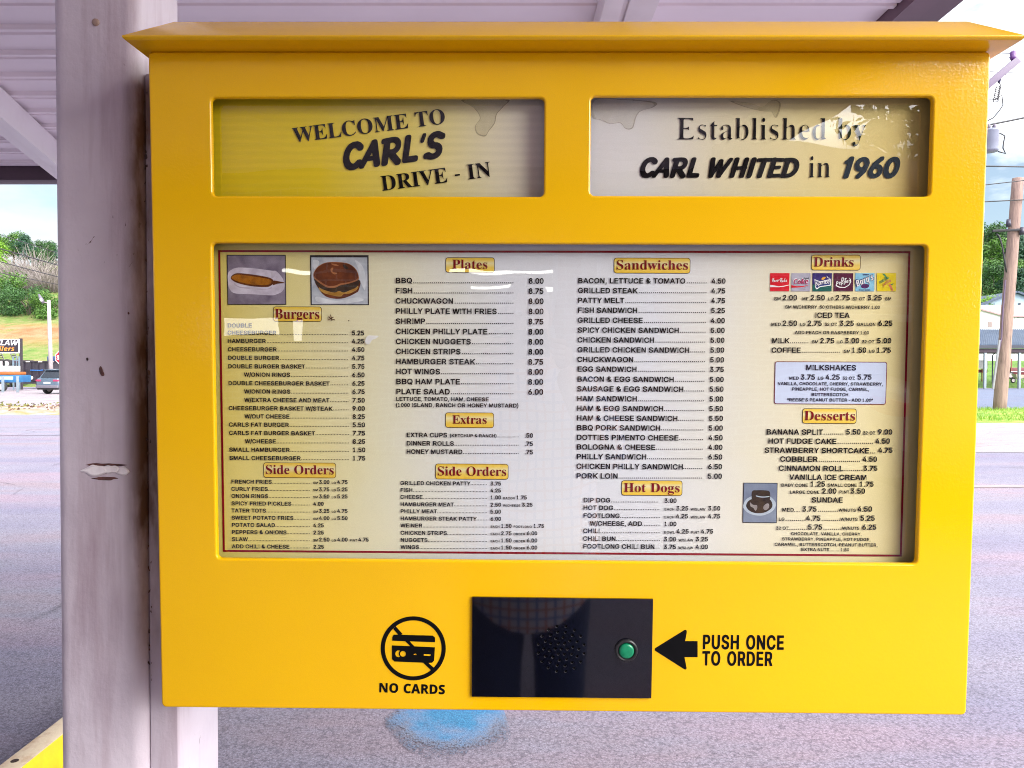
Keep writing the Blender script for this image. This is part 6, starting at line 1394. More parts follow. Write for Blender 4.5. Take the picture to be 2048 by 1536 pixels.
# trees and bushes on the left hill (seen left of the column)
protos = {}
def plant(kind_key, maker, px, D, sc, label, cat, group, rz=None, name=None):
    if kind_key not in protos:
        o = protos[kind_key] = maker()
    else:
        o = copy_tree(protos[kind_key])
    x, y, z = on_hill(px, D)
    o.location = (x, y, z - .2)
    o.rotation_euler = (0, 0, rng.uniform(0, 6.28) if rz is None else rz)
    o.scale = (sc, sc, sc)
    tag(o, label, cat, group)
    return o
T_A = lambda: make_tree(3, 4.6, 10.5, 0, 5200, .20)
T_B = lambda: make_tree(7, 4.2, 9.0, 1, 5000, .20)
T_C = lambda: make_tree(12, 4.4, 10.0, 3, 5200, .20)
T_Y = lambda: make_tree(15, 3.6, 7.5, 2, 4200, .18)
GH = 'trees on the hills'
for key, mk, px, D, sc, lab in (
    ('Y', T_Y, 8, 150, .85, 'bright yellow green tree at the left edge of the hill'),
    ('C', T_C, 52, 163, .75, 'dark blue green tree on the hill crest above the grey brush'),
    ('A', T_A, 88, 150, .66, 'deep green tree on the hill nearest the white column'),
    ('B', T_B, 30, 172, .85, 'mid green tree rising highest at the left of the crest'),
    ('C', T_C, 112, 158, .62, 'dark tree partly hidden by the left side of the column'),
    ('B', T_B, -14, 165, .9, 'mid green tree cut by the left picture edge'),
    ('A', T_A, 70, 178, .55, 'deep green treetop behind the crest of the left hill')):
    plant(key, mk, px, D, sc, lab, 'tree', GH)
def make_bush(seed, R, H, kind, n=2600, leaf=.15):
    root = empty('bush', (0, 0, 0))
    cb = crown(seed, R, H, n, leaf, 10, .1)
    cb.build('foliage', M_L[kind], root)
    t = MB(); r = random.Random(seed)
    for k in range(5):
        a = r.uniform(0, 6.28)
        t.tube([(0, 0, -.4), (R * .2 * math.cos(a), R * .2 * math.sin(a), H * .4), (R * .5 * math.cos(a), R * .5 * math.sin(a), H * .8)], [.09, .06, .02], 6)
    t.build('stem', M_BARK, root)
    return root
B_G = lambda: make_bush(21, 3.4, 3.6, 1)
B_D = lambda: make_bush(22, 3.2, 3.4, 0)
def bare():
    root = empty('bare_bush', (0, 0, 0))
    t = MB(); r = random.Random(31)
    for k in range(620):
        a = r.uniform(0, 6.28); q = math.sqrt(r.random()); R, H = 3.6, 4.4
        x0, y0 = .8 * q * math.cos(a), .8 * q * math.sin(a)
        x2, y2 = R * q * math.cos(a + r.uniform(-.5, .5)), R * q * math.sin(a + r.uniform(-.5, .5)); h = H * r.uniform(.2, 1) * (1 - .55 * q)
        t.tube([(x0, y0, -.2), ((x0 + x2) / 2 + r.uniform(-.4, .4), (y0 + y2) / 2 + r.uniform(-.4, .4), h * .65), (x2, y2, h)], [.022, .016, .009], 3, caps=False)
    t.build('twigs', M_L[4], root)
    return root
GB = 'bushes on the hillside'
for key, mk, px, D, sc, lab in (
    ('bg', B_G, 10, 124, 1.2, 'green bush on the left slope at the picture edge under the grey brush'),
    ('bd', B_D, 34, 116, 1.05, 'dark green bush above the orange clay slope'),
    ('bd', B_D, 62, 113, 1.1, 'dark green bush left of the white lamp pole'),
    ('bg', B_G, 82, 112, 1.0, 'green bush directly behind the white lamp pole'),
    ('bg', B_G, 108, 111, .95, 'green bush between the lamp pole and the column'),
    ('bd', B_D, 6, 113, .9, 'dark bush at the left picture edge above the clay')):
    plant(key, mk, px, D, sc, lab, 'bush', GB)
for px, D, sc, lab in ((36, 132, 1.7, 'leafless grey bush low on the left hill'), (72, 136, 2.1, 'tall leafless grey bush below the dark trees'), (102, 131, 1.6, 'leafless grey bush beside the column edge'),
                       (12, 137, 1.4, 'leafless grey bush at the left picture edge')):
    plant('bare', bare, px, D, sc, lab, 'bush', 'leafless grey bushes on the hill')
# trees behind the houses on the right
for key, mk, px, D, sc, lab in (
    ('B', T_B, 1980, 150, 1.35, 'mid green tree on the right hill behind the house gable'),
    ('A', T_A, 2010, 158, 1.4, 'deep green tree on the right hill behind the leaning pole'),
    ('C', T_C, 2046, 152, 1.35, 'dark green tree at the right picture edge'),
    ('A', T_A, 1960, 165, 1.4, 'deep green tree beside the right edge of the board'),
    ('B', T_B, 2036, 172, 1.35, 'mid green treetop high on the right hill'),
    ('C', T_C, 1992, 176, 1.3, 'dark treetop on the crest of the right hill'),
    ('B', T_B, 2070, 160, 1.3, 'mid green tree cut by the right picture edge'),
    ('A', T_A, 1985, 134, .95, 'low deep green tree just behind the blue gable'),
    ('C', T_C, 2030, 132, .95, 'low dark tree behind the house right of the pole'),
    ('Y', T_Y, 1968, 118, .95, 'bright yellow green tree beside the board above the white house')):
    plant(key, mk, px, D, sc, lab, 'tree', GH)

# ------------------------------------------------------------------ left roadside
def P3d(px, py, D): return at(px, py, D)
def gpt(px, D): return Vector(((px - 1024) / FPX * D, D, 0))
# verge with kerb stones and dry debris
b = MB()
for i in range(61):
    x = -34 + 26 * i / 60
    for j in range(9):
        y = 26.2 + 6.2 * j / 8
        h = .16 * math.sin(math.pi * j / 8) + .05 * noise.noise(Vector((x * 1.3, y * 1.3, 3)))
        b.v.append((x, y, max(.006, h) if 0 < j < 8 else .004))
for i in range(60):
    for j in range(8):
        a = i * 9 + j; b.f.append((a, a + 9, a + 10, a + 1)); b.m.append(0)
m, t, bb = nt('gravel_verge'); v = coords(t)
c0_ = ramp(t, noise_tex(t, v, 1.1, 5, .65), [(.33, (0.19, 0.18, 0.03)), (.42, (0.27, 0.21, 0.12)), (.58, (0.30, 0.26, 0.26)), (.72, (0.27, 0.16, 0.11))])
lk(t, c0_, bb.inputs['Base Color']); bb.inputs['Roughness'].default_value = .95; bump(t, bb, noise_tex(t, v, 9, 5, .7), .8, .08)
tag(b.build('verge', m, smooth=True), kind='structure')
b = MB(); r = random.Random(4)
for k in range(190):
    x = r.uniform(-21.5, -16.5); y = 27 + 4.2 * r.random()
    c = Vector((x, y, .14 + r.uniform(0, .12))); s = r.uniform(.04, .10)
    u = Vector((r.gauss(0, 1), r.gauss(0, 1), r.gauss(0, .6))).normalized(); w = u.orthogonal().normalized()
    b.add([c - u * s, c + w * s * .5, c + u * s, c - w * s * .5], [(0, 1, 2, 3)], 0 if x > -18.7 else 1)
tag(b.build('dry_leaves', [plain('dead_leaf', (0.14, 0.075, 0.05), 0.9, (0.10, .05, .035), 20), plain('dry_grass', (0.13, 0.12, 0.025), 0.9, (0.08, .085, .015), 20)]), kind='stuff')
# white lamp pole
M_PW = plain('weathered_white_pole', (0.34, 0.30, 0.315), 0.6, (0.25, 0.22, 0.23), 2)
base = gpt(103, 60)
lp = empty('lamp_pole', base, label='pale round lamp pole with a small lamp arm behind the car', cat='lamp pole')
b = MB(); b.tube([(0, 0, -.1), (-.08, 0, 3.6), (-.16, 0, 7.2)], [.17, .15, .13], 12); b.build('pole', M_PW, lp, smooth=True)
b = MB(); b.tube([(-.16, 0, 7.0), (-.42, -.05, 7.02), (-.62, -.1, 7.1)], [.05, .04, .04], 8); b.build('arm', M_PW, lp, smooth=True)
b = MB(); b.tube([(-.52, -.1, 6.95), (-.66, -.12, 7.25), (-.86, -.15, 7.66)], [.09, .15, .07], 10); lamp = b.build('lamp_head', plain('grey_lamp_metal', (0.12, 0.11, 0.14), 0.4), lp, smooth=True)
b = MB(); b.tube([(-.58, -.20, 7.08), (-.68, -.26, 7.3)], [.07, .07], 10); b.build('lens', plain('milky_lens', (0.6, 0.58, 0.6), 0.3), lamp, smooth=True)
# stop sign, half behind the column
sp_ = at(124, 715, 46)
st = empty('stop_sign', (sp_.x, 46, 0), label='red octagonal stop sign half hidden by the column', cat='stop sign')
oc = lambda r_, y_: [(r_ * math.cos(math.radians(22.5 + 45 * k)), y_, sp_.z + r_ * math.sin(math.radians(22.5 + 45 * k))) for k in range(8)]
b = MB(); b.rings([oc(.46, .01), oc(.46, 0)]); b.add(oc(.46, 0), [tuple(reversed(range(8)))]); b.add(oc(.46, .012), [tuple(range(8))], 0); b.build('plate', M_WHITE, st, fix=True)
b = MB(); b.add(oc(.41, -.006), [tuple(reversed(range(8)))]); b.build('red_face', M_RED, st)
def text_world(font, s, cap, width, mat, name, parent, origin, z0, y_):
    b = MB(); W = width_of(font, s); e = cap / CAP[font]; sx = width / (W * e); pen = 0
    for c in s:
        if c == ' ': pen += SPACE[font]; continue
        adv, pts, tris = glyph(font, c)
        b.add([(origin + (pen + gx) * e * sx, y_, z0 + gy * e) for gx, gy in pts], tris); pen += adv
    return b.build(name, mat, parent)
text_world('S', 'STOP', .30, .66, M_WHITE, 'lettering', st, -.33, sp_.z - .15, -.012)
b = MB(); b.tube([(.0, .03, -.1), (0, .03, sp_.z + .5)], .035, 8); b.build('post', plain('galvanised_post', (0.4, 0.4, 0.43), .4), st)

# roadside business sign
tl = at(-46, 678.5, 62); br = at(40.5, 708, 62)
bs = empty('roadside_sign', (at(42, 742, 62).x, 62, 0), label='black roadside business sign with white and orange lettering on a dark post', cat='sign')
ox = bs.location.x
zt, zb_ = at(20, 678, 62).z, at(20, 706.5, 62).z
xl_, xr_ = at(-52, 690, 62).x - ox, at(40.5, 690, 62).x - ox
b = MB(); b.box(xl_, -.10, zb_, xr_, .10, zt); b.build('sign_frame', plain('white_sign_frame', (.72, .68, .74), .5), bs)
b = MB(); b.box(xl_ + .09, -.108, zb_ + .07, xr_ - .09, -.1005, zt - .07); b.build('sign_face', plain('black_sign_face', (.012, .006, .016), .5), bs)
xa = at(-32, 690, 62).x - ox; xb = at(37.5, 690, 62).x - ox
text_world('I', 'OUTLAW', .40, xb - xa, M_WHITE, 'lettering', bs, xa, at(20, 690.5, 62).z, -.114)
xa = at(-24, 690, 62).x - ox; xb = at(31, 690, 62).x - ox
text_world('I', 'Trailers', .34, xb - xa, plain('orange_sign_paint', (.72, .24, .02), .5), 'lettering', bs, xa, at(20, 701.5, 62).z, -.114)
b = MB(); b.box(-.09, -.06, -.1, .10, .10, zt + .05); b.build('post', plain('dark_sign_post', (.03, .022, .03), .6), bs)
b = MB(); b.box(xl_ - .12, -.06, -.1, xl_ - .003, .10, zt + .05); b.build('post', bpy.data.materials['dark_sign_post'], bs)

# trailers parked behind the sign
M_TB = plain('black_trailer_paint', (0.014, 0.011, 0.018), 0.35, (0.03, 0.022, 0.035), 3)
M_TYRE = plain('tyre_rubber', (0.02, 0.02, 0.022), 0.8)
M_RIM = plain('pale_rim', (0.42, 0.36, 0.38), 0.4)
def wheel(parent, c, r_, w, axis='Y'):
    n = 18
    b = MB()
    def cir(rr, o): 
        return [((c[0] + rr * math.cos(2 * math.pi * k / n)) if axis == 'Y' else c[0] + o, c[1] + (o if axis == 'Y' else rr * math.cos(2 * math.pi * k / n)), c[2] + rr * math.sin(2 * math.pi * k / n)) for k in range(n)]
    b.rings([cir(r_ * .62, -w * .5), cir(r_ * .93, -w * .5), cir(r_, -w * .35), cir(r_, w * .35), cir(r_ * .93, w * .5), cir(r_ * .62, w * .5)])
    wh = b.build('wheel', M_TYRE, parent, fix=True, smooth=True)
    b = MB(); b.rings([cir(r_ * .62, -w * .45), cir(r_ * .5, -w * .40), cir(r_ * .2, -w * .46), cir(r_ * .01, -w * .46)]); b.rings([cir(r_ * .62, w * .45), cir(r_ * .01, w * .42)])
    b.build('rim', M_RIM, wh, fix=True, smooth=True)
    return wh
# dump trailer right of the sign post
dtp = gpt(42, 66)
dt = empty('dump_trailer', dtp, label='black dump trailer with white marker lights parked behind the car', cat='trailer')
xw = at(126, 720, 66).x - dtp.x
zt_ = at(60, 722, 66).z
b = MB(); b.box(.15, 0, .62, xw, 2.1, zt_)
bevel(b.build('dump_body', M_TB, dt), .05)
b = MB()
for k in range(6): b.box(.3 + k * (xw - .6) / 5 - .04, -.06, .7, .3 + k * (xw - .6) / 5 + .04, -.002, zt_ - .12)
b.box(.15, -.09, zt_ - .12, xw, -.004, zt_)
b.build('side_stake', M_TB, dt)
b = MB(); b.box(.1, .1, .42, xw, 2.0, .6); b.build('chassis', M_TB, dt)
for x in (.5, 1.6, 2.6):
    b = MB(); b.box(x, -.11, zt_ - .10, x + .34, -.092, zt_ - .03); b.build('marker_light', plain('marker_lens', (.75, .66, .64), .3), dt)
for x in (.35, .92):
    b = MB(); b.tube([(x, -.02, .95), (x, -.10, .95)], [.17, .15], 12); b.build('tail_light', plain('white_tail_lens', (.74, .70, .72), .3), dt)
for x in (1.7, 2.6): wheel(dt, (x, .02, .40), .39, .24)
b = MB(); b.box(xw - 1.6, .3, zt_ + .01, xw - .1, 1.5, zt_ + .42); bevel(b.build('tarp_box', plain('dark_blue_tarp', (.03, .06, .15), .5), dt), .06)
b = MB(); b.tube([(.9, -.10, 1.62), (1.7, -.115, 1.60), (2.0, -.10, 1.63)], .045, 6); b.build('hose', plain('blue_hose', (.03, .14, .42), .4), dt)
# flatbed trailer left of the post
fbp = gpt(-30, 72)
fb = empty('flatbed_trailer', fbp, label='dark flatbed trailer with twin wheels and upright ramps behind the sign', cat='trailer')
xe = at(38, 720, 72).x - fbp.x
zf = at(10, 720, 72).z
b = MB(); b.box(0, 0, zf - .28, xe, 2.2, zf); b.build('deck', plain('dark_plank_deck', (.05, .03, .045), .6), fb)
for pxw in (4.5, 15.5): wheel(fb, (at(pxw, 726, 72).x - fbp.x, -.05, at(10, 727, 72).z), .42, .26)
for pxr in (0, 27):
    x = at(pxr, 715, 72).x - fbp.x
    b = MB()
    b.tube([(x, -.05, zf), (x - .3, .0, zf + .72)], .045, 6); b.tube([(x + .42, -.05, zf), (x + .12, .0, zf + .72)], .045, 6)
    for k in (.3, .6, .9): b.tube([(x - .3 * k, 0, zf + .72 * k), (x + .42 - .3 * k, 0, zf + .72 * k)], .035, 6)
    b.build('ramp', M_TB, fb)
b = MB(); b.box(.3, .2, .35, xe - .4, 2.0, zf - .29); b.build('undercarriage', M_TB, fb)
for x in (2.0, xe - .8): b = MB(); b.box(x, .5, 0, x + .12, .7, .36); b.build('jack', M_TB, fb)
# pale steel ramp gate leaning by the sign post
rg = at(33, 730, 61)
g_ = empty('ramp_gate', (rg.x, 61, 0), label='pale blue steel ramp gate standing in front of the sign post', cat='gate')
b = MB(); zt2, zb2 = at(33, 713, 61).z, at(33, 749, 61).z
for x in (-.26, .22): b.box(x - .05, -.04, .02, x + .05, .04, zt2)
for k in range(6): z = zb2 + (zt2 - zb2) * k / 5; b.box(-.21, -.03, z - .05, .17, .03, z)
b.box(-.02, -.02, zb2, .02, .02, zt2)
b.build('frame', plain('pale_blue_steel', (.13, .18, .23), .5), g_)
# low blue trailer at the picture edge with an orange load
pkp = gpt(-20, 57)
pk = empty('utility_trailer', pkp, label='low blue trailer with an orange load at the left picture edge', cat='trailer')
xe = at(34, 755, 57).x - pkp.x; z1_, z0_ = at(10, 750, 57).z, at(10, 765, 57).z
b = MB(); b.box(0, 0, z0_, xe, 1.7, z1_); bevel(b.build('body', plain('blue_trailer_paint', (.01, .07, .20), .4, (.015, .11, .24), 2), pk), .06)
b = MB(); b.box(.2, .1, z1_ + .01, xe - .3, 1.6, z1_ + .24); bevel(b.build('load', plain('orange_load', (.34, .09, .015), .6), pk), .08)
b = MB(); b.box(.4, .2, z1_ + .25, xe - .7, 1.5, z1_ + .70); bevel(b.build('white_crate', plain('white_crate', (.42, .42, .45), .5), pk), .05)
b = MB(); b.box(.6, -.012, z1_ - .34, 1.75, -.002, z1_ - .12); b.build('pale_stripe', plain('pale_stripe', (.45, .58, .66), .5), pk)
wheel(pk, (.95, -.04, .36), .36, .22)
for pxp, lab in ((5.5, 'pale blue square post at the left picture edge before the blue trailer'), (35, 'pale blue square post below the ramp gate')):
    q = gpt(pxp, 54); b = MB(); b.box(-.07, -.07, -.05, .07, .07, at(35, 752, 54).z)
    o = bevel(b.build('guard_post', plain('pale_post_paint', (.18, .22, .26), .5)), .015); o.location = q
    tag(o, lab, 'post', 'guard posts by the trailer yard')

# car driving past on the road, half hidden by the column
M_CAR = plain('silver_blue_car_paint', (0.10, 0.145, 0.20), 0.25, (0.085, 0.125, 0.175), 1, coat=.6, metal=.3)
M_GLASS = plain('dark_car_glass', (0.02, 0.025, 0.035), 0.08)
cp = gpt(94, 50)
car = empty('car', cp, (0, 0, math.radians(-14)), label='silver blue suv driving past with red tail lights half hidden by the column', cat='car')
# rear faces -y in its own frame; sections along y
sec = [(.00, .50, 1.02, .86), (.10, .42, 1.06, .90), (.9, .36, 1.08, .92), (2.6, .34, 1.06, .92), (3.9, .36, .98, .90), (4.45, .44, .84, .82), (4.6, .5, .74, .72)]
b = MB()
L_ = []
for y_, zl_, zh_, w_ in sec:
    L_.append([(-w_ * .96, y_, zl_), (w_ * .96, y_, zl_), (w_, y_, zl_ + .18), (w_, y_, zh_ - .14), (w_ * .93, y_, zh_), (-w_ * .93, y_, zh_), (-w_, y_, zh_ - .14), (-w_, y_, zl_ + .18)])
b.rings(L_); b.add(L_[0], [tuple(reversed(range(8)))]); b.add(L_[-1], [tuple(range(8))])
bevel(b.build('body', M_CAR, car), .03, 2, .5)
b = MB()
cab = [(.16, 1.00, .88), (.55, 1.62, .66), (1.0, 1.69, .66), (2.2, 1.68, .66), (2.7, 1.58, .66), (3.5, 1.02, .84)]
lo_ = [[(-w_, y_, z_), (w_, y_, z_)] for y_, z_, w_ in cab]
vs = []
for y_, z_, w_ in cab:
    vs += [(-w_, y_, z_), (w_, y_, z_), (-.885, y_, .99), (.885, y_, .99)]
fs = []
for i in range(len(cab) - 1):
    a = i * 4; c = a + 4
    fs += [(a, a + 1, c + 1, c), (a, c, c + 2, a + 2), (a + 1, a + 3, c + 3, c + 1)]
b.add(vs, fs); b.build('roof', M_CAR, car, fix=True)
def quad(name, pts, mat, parent): b = MB(); b.add(pts, [tuple(range(len(pts)))]); return b.build(name, mat, parent)
quad('rear_window', [(-.74, .20, 1.10), (.74, .20, 1.10), (.62, .50, 1.58), (-.62, .50, 1.58)], M_GLASS, car)
b = MB(); b.box(-.64, .38, 1.60, .64, .56, 1.65); b.build('spoiler', M_CAR, car)
for s in (-1, 1):
    quad('side_window', [(s * .86, .55, 1.06), (s * .86, 2.9, 1.06), (s * .685, 2.35, 1.58), (s * .685, .8, 1.58)], M_GLASS, car)
    b = MB(); b.box(min(s * .50, s * .90), -.03, .86, max(s * .50, s * .90), .12, .97); bevel(b.build('tail_light', plain('red_tail_lens', (.62, .03, .10), .2), car), .02)
    for y_ in (.85, 3.65): wheel(car, (s * .82, y_, .35), .35, .24, 'X')
b = MB(); b.box(-.88, -.06, .40, .88, .06, .60); bevel(b.build('bumper', plain('grey_bumper', (.13, .12, .15), .5), car), .03)
b = MB(); b.box(-.27, -.02, .70, .27, -.004, .82); b.build('number_plate', plain('blank_plate', (.55, .58, .62), .4), car)
b = MB(); b.box(-.86, .05, .30, .86, 4.4, .42); b.build('underbody', M_TYRE, car)

# overhead wires on the left
M_WIRE = plain('black_cable', (.015, .013, .02), .6)
def wire(name, pts, r_, label, group=None, mat=None):
    b = MB(); b.tube(pts, r_, 5)
    o = b.build(name, mat or M_WIRE, smooth=True)
    return tag(o, label, 'cable', group)
def sag(a, c, s, n=12): return [a.lerp(c, k / n) - Vector((0, 0, s * 4 * (k / n) * (1 - k / n))) for k in range(n + 1)]
for (ya, yb_, r_, lab) in ((467, 505, .022, 'topmost thin black cable crossing the left hill trees'), (495, 529, .034, 'thick black cable crossing above the grey brush'), (521, 552, .026, 'third black cable across the grey brush'), (543, 567, .020, 'lowest black cable in front of the leafless bushes')):
    a = at(-160, ya - (yb_ - ya) * 1.35, 46); c = at(330, yb_ + (yb_ - ya) * 1.7, 52)
    wire('overhead_cable', sag(a, c, .12), r_, lab, 'overhead cables left of the column')
# ------------------------------------------------------------------ right roadside
# grass verge at the foot of the leaning pole
b = MB()
for i in range(61):
    x = 12 + 30 * i / 60
    for j in range(11):
        y = 22.3 + 8.1 * j / 10
        h = .10 * math.sin(math.pi * j / 10) + .04 * noise.noise(Vector((x * .9, y * .9, 1)))
        b.v.append((x, y, max(.012, h) if 0 < j < 10 else .008))
for i in range(60):
    for j in range(10):
        a = i * 11 + j; b.f.append((a, a + 11, a + 12, a + 1)); b.m.append(0)
m, t, bb = nt('verge_turf'); v = coords(t)
lk(t, ramp(t, noise_tex(t, v, 1.6, 6, .65), [(.32, (.09, .20, .015)), (.5, (.20, .33, .03)), (.66, (.36, .36, .09)), (.8, (.30, .24, .10))]), bb.inputs['Base Color'])
bb.inputs['Roughness'].default_value = .95; bump(t, bb, noise_tex(t, v, 8, 5, .7), .9, .1)
tag(b.build('grass_verge', m, smooth=True), kind='structure')
b = MB(); r = random.Random(9)
for k in range(2600):
    y = 22.6 + 7.4 * r.random(); x = y * r.uniform(.585, .72)
    h = r.uniform(.05, .16); a = r.uniform(0, 3.14); w = .012
    c = Vector((x, y, .05)); d = Vector((math.cos(a), math.sin(a), 0)) * w
    tip = c + Vector((r.uniform(-.06, .06), r.uniform(-.06, .06), h))
    b.add([c - d, c + d, tip], [(0, 1, 2)])
tag(b.build('grass', leafmat('grass_blades', (.08, .20, .012), (.18, .34, .025), (.34, .38, .08))), kind='stuff')

def pole_wood():
    m, t, b = nt('weathered_pole_wood')
    v = coords(t, 'Object', (7, 7, .5))
    c = ramp(t, noise_tex(t, v, 2.2, 7, .7), [(.28, (.06, .035, .03)), (.42, (.21, .14, .125)), (.6, (.30, .205, .175)), (.75, (.25, .145, .105))])
    lk(t, c, b.inputs['Base Color']); b.inputs['Roughness'].default_value = .9
    bump(t, b, noise_tex(t, v, 3, 6, .7), .8, .05)
    return m
M_POLE = pole_wood()
D1 = 29.5
pb = at(1998, 821, D1); pt_ = at(2036, 357, D1)
pole = empty('utility_pole', (pb.x, D1, 0), label='leaning brown wooden utility pole standing on the grass verge right of the board', cat='utility pole')
tz = pt_.z; tx = pt_.x - pb.x
b = MB(); b.tube([(tx * f, 0, -.3 + (tz + .3) * f) for f in [k / 12 for k in range(13)]], [.245 - .045 * k / 12 + rng.uniform(-.006, .006) for k in range(13)], 16)
b.build('pole', M_POLE, pole, smooth=True)
b = MB()
cq = lambda px, py, dy=-.28: at(px, py, D1 + dy) - Vector((pb.x, D1, 0))
b.tube([cq(1986, 778), cq(1992, 730), cq(2003, 676), cq(2006, 620), cq(2011, 560)], .028, 6); b.build('conduit', plain('purple_grey_conduit', (.10, .06, .12), .5), pole)
b = MB(); b.tube([cq(1986, 778), cq(1999, 680)], .045, 6); b.build('conduit', plain('pale_conduit', (.24, .24, .27), .5), pole)
b = MB(); b.tube([cq(1985, 462), cq(2052, 459)], .05, 6); b.build('bracket', M_WIRE, pole)
for q in ((2017, 446), (2044, 462)):
    b = MB(); c = cq(*q); b.tube([c - Vector((0, 0, .14)), c + Vector((0, 0, .14))], [.10, .07], 8); b.build('insulator', plain('dark_insulator', (.03, .025, .05), .4), pole, smooth=True)
b = MB(); b.tube([cq(1993, 468), cq(1998, 472), cq(2004, 490), cq(2009, 520), cq(2013, 545)], .03, 6); b.build('drop_cable', M_WIRE, pole, smooth=True)
# second pole: mostly behind the board, its bracket and transformer stick out on the right
D2 = 17.0
p2x = at(1912, 500, D2).x
pole2 = empty('utility_pole', (p2x, D2, 0), label='utility pole hidden behind the board, its grey transformer and bracket showing at the right edge', cat='utility pole')
L2 = lambda px, py, dy=0.0: at(px, py, D2 + dy) - Vector((p2x, D2, 0))
zt3 = L2(1912, 125).z
b = MB(); b.tube([(0, 0, -.3), (0, 0, zt3)], [.19, .15], 14); b.build('pole', M_POLE, pole2, smooth=True)
b = MB()
a_ = L2(1945, 196); c_ = L2(2035, 120)
d = (c_ - a_).normalized(); rotm = d.to_track_quat('X', 'Z').to_matrix()
b.box(0, -.06, -.075, (c_ - a_).length, .06, .075)
b.v = [tuple(rotm @ Vector(p) + a_) for p in b.v]
bevel(b.build('bracket_arm', plain('lilac_grey_arm', (.10, .07, .13), .5), pole2), .01)
b = MB(); c = L2(2026, 112); b.tube([c - Vector((0, 0, .09)), c - Vector((0, 0, .02)), c - Vector((0, 0, .0)), c + Vector((0, 0, .07)), c + Vector((0, 0, .11))], [.045, .075, .055, .07, .04], 10); b.build('insulator', plain('violet_insulator', (.10, .03, .16), .35), pole2, smooth=True)
b = MB()
cc = L2(1981, 300); tp = L2(1981, 262); rr = .165
b.tube([(cc.x, 0, cc.z - .04), (cc.x, 0, cc.z), (cc.x, 0, tp.z - .02), (cc.x, 0, tp.z), (cc.x, 0, tp.z + .03)], [rr * .9, rr, rr, rr * 1.08, rr * .9], 18)
tr_ = b.build('transformer', plain('pale_grey_transformer', (.20, .22, .29), .45, (.16, .17, .23), 4), pole2, smooth=True)
for k in (-.5, .3):
    b = MB(); b.tube([(cc.x + rr * k, -.05, tp.z), (cc.x + rr * k, -.05, tp.z + .10), (cc.x + rr * k, -.05, tp.z + .14)], [.035, .045, .02], 8); b.build('bushing', plain('brown_bushing', (.10, .08, .12), .4), tr_, smooth=True)
b = MB(); b.tube([L2(1995, 266), L2(2003, 268), L2(2010, 272), L2(2007, 286), L2(2006, 296), L2(2011, 307), L2(1996, 303)], .014, 5)
b.build('jumper_wire', M_WIRE, pole2, smooth=True)
pts = []
for k in range(46):
    f = k / 45; pts.append(L2(1997 - 6 * f + 5.5 * math.cos(k * 1.05), 172 + 30 * f + 3.4 * math.sin(k * 1.05)))
b = MB(); b.tube([L2(2012, 148), L2(2002, 150), L2(1998, 166)] + pts + [L2(2004, 190), L2(2006, 210), L2(1998, 222), L2(1986, 236), L2(1970, 244)], .012, 5)
b.build('coiled_wire', M_WIRE, pole2, smooth=True)
b = MB(); b.tube([L2(2011, 147), L2(2000, 151), L2(1998, 165)], [.035, .04, .03], 8); b.build('arrester', plain('blue_black_arrester', (.03, .03, .09), .4), pole2, smooth=True)
# overhead cables across the right strip
def lw(y0, y1, r_, lab, D=24, s=.05):
    wire('overhead_cable', sag(at(1880, y0 - (y1 - y0) * 1.0, D), at(2150, y1 + (y1 - y0) * 1.4, D + 1), s), r_, lab, 'overhead cables right of the board')
lw(332, 333.5, .022, 'level dark cable above the top of the leaning pole', 24, .0)
lw(199, 200, .010, 'thin cable through the sky below the coiled wire', 24, .0)
lw(252, 236, .024, 'dark cable rising to the right just above the transformer', 20, .02)
lw(371, 362, .018, 'cable rising to the right at the pole top', 28.5, .0)
lw(404, 400, .022, 'dark cable passing the pole a little below its top', 28.6, .0)
lw(142, 146, .010, 'thin cable near the bracket arm tip', 24, .0)
lw(110, 106, .010, 'highest thin cable beside the hood corner', 24, .0)

# carport with a dark metal roof
M_BLUEROOF = plain('blue_grey_metal_roof', (.11, .15, .22), .4, (.08, .115, .175), .6)
M_DKROOF = plain('dark_roof_edge', (.018, .022, .04), .5)
M_POSTW = plain('pale_carport_post', (.24, .28, .31), .5)
DP = 66
cpt = empty('carport', at(2000, 742, DP) * 1.0, label='open carport with a blue grey ribbed metal roof on pale posts', cat='carport')
cpt.location.z = 0
O = cpt.location.copy()
L3 = lambda px, py, D: at(px, py, D) - O
b = MB()
z_e, z_t = L3(2000, 690, DP).z, L3(2000, 659, DP + 5).z
x0_, x1_ = L3(1880, 700, DP).x, L3(2140, 700, DP).x
for k in range(7):                             # overlapping roof sheets with ribs along the slope
    pass
nrib = 40
pr = []
vs = []; fs = []
for i in range(5):
    f = i / 4
    y_ = DP - O.y + 5.2 * f; z_ = z_e + (z_t - z_e) * f
    vs += [(x0_, y_, z_), (x1_, y_, z_), (x0_, y_ + .02, z_ - .10), (x1_, y_ + .02, z_ - .10)]
for i in range(4):
    a = i * 4; c = a + 4
    fs += [(a, a + 1, c + 1, c), (a + 2, c + 2, c + 3, a + 3)]
fs += [(0, 2, 3, 1), (16, 17, 19, 18)]
b.add(vs, fs)
for k in range(60):
    x = x0_ + (x1_ - x0_) * k / 59
    b.add([(x - .03, DP - O.y, z_e + .0), (x + .03, DP - O.y, z_e + .0), (x + .03, DP - O.y + 5.2, z_t), (x - .03, DP - O.y + 5.2, z_t), (x - .03, DP - O.y, z_e + .06), (x + .03, DP - O.y, z_e + .06), (x + .03, DP - O.y + 5.2, z_t + .06), (x - .03, DP - O.y + 5.2, z_t + .06)],
          [(4, 5, 6, 7), (0, 1, 5, 4), (0, 4, 7, 3), (1, 2, 6, 5)])
b.build('roof', M_BLUEROOF, cpt)
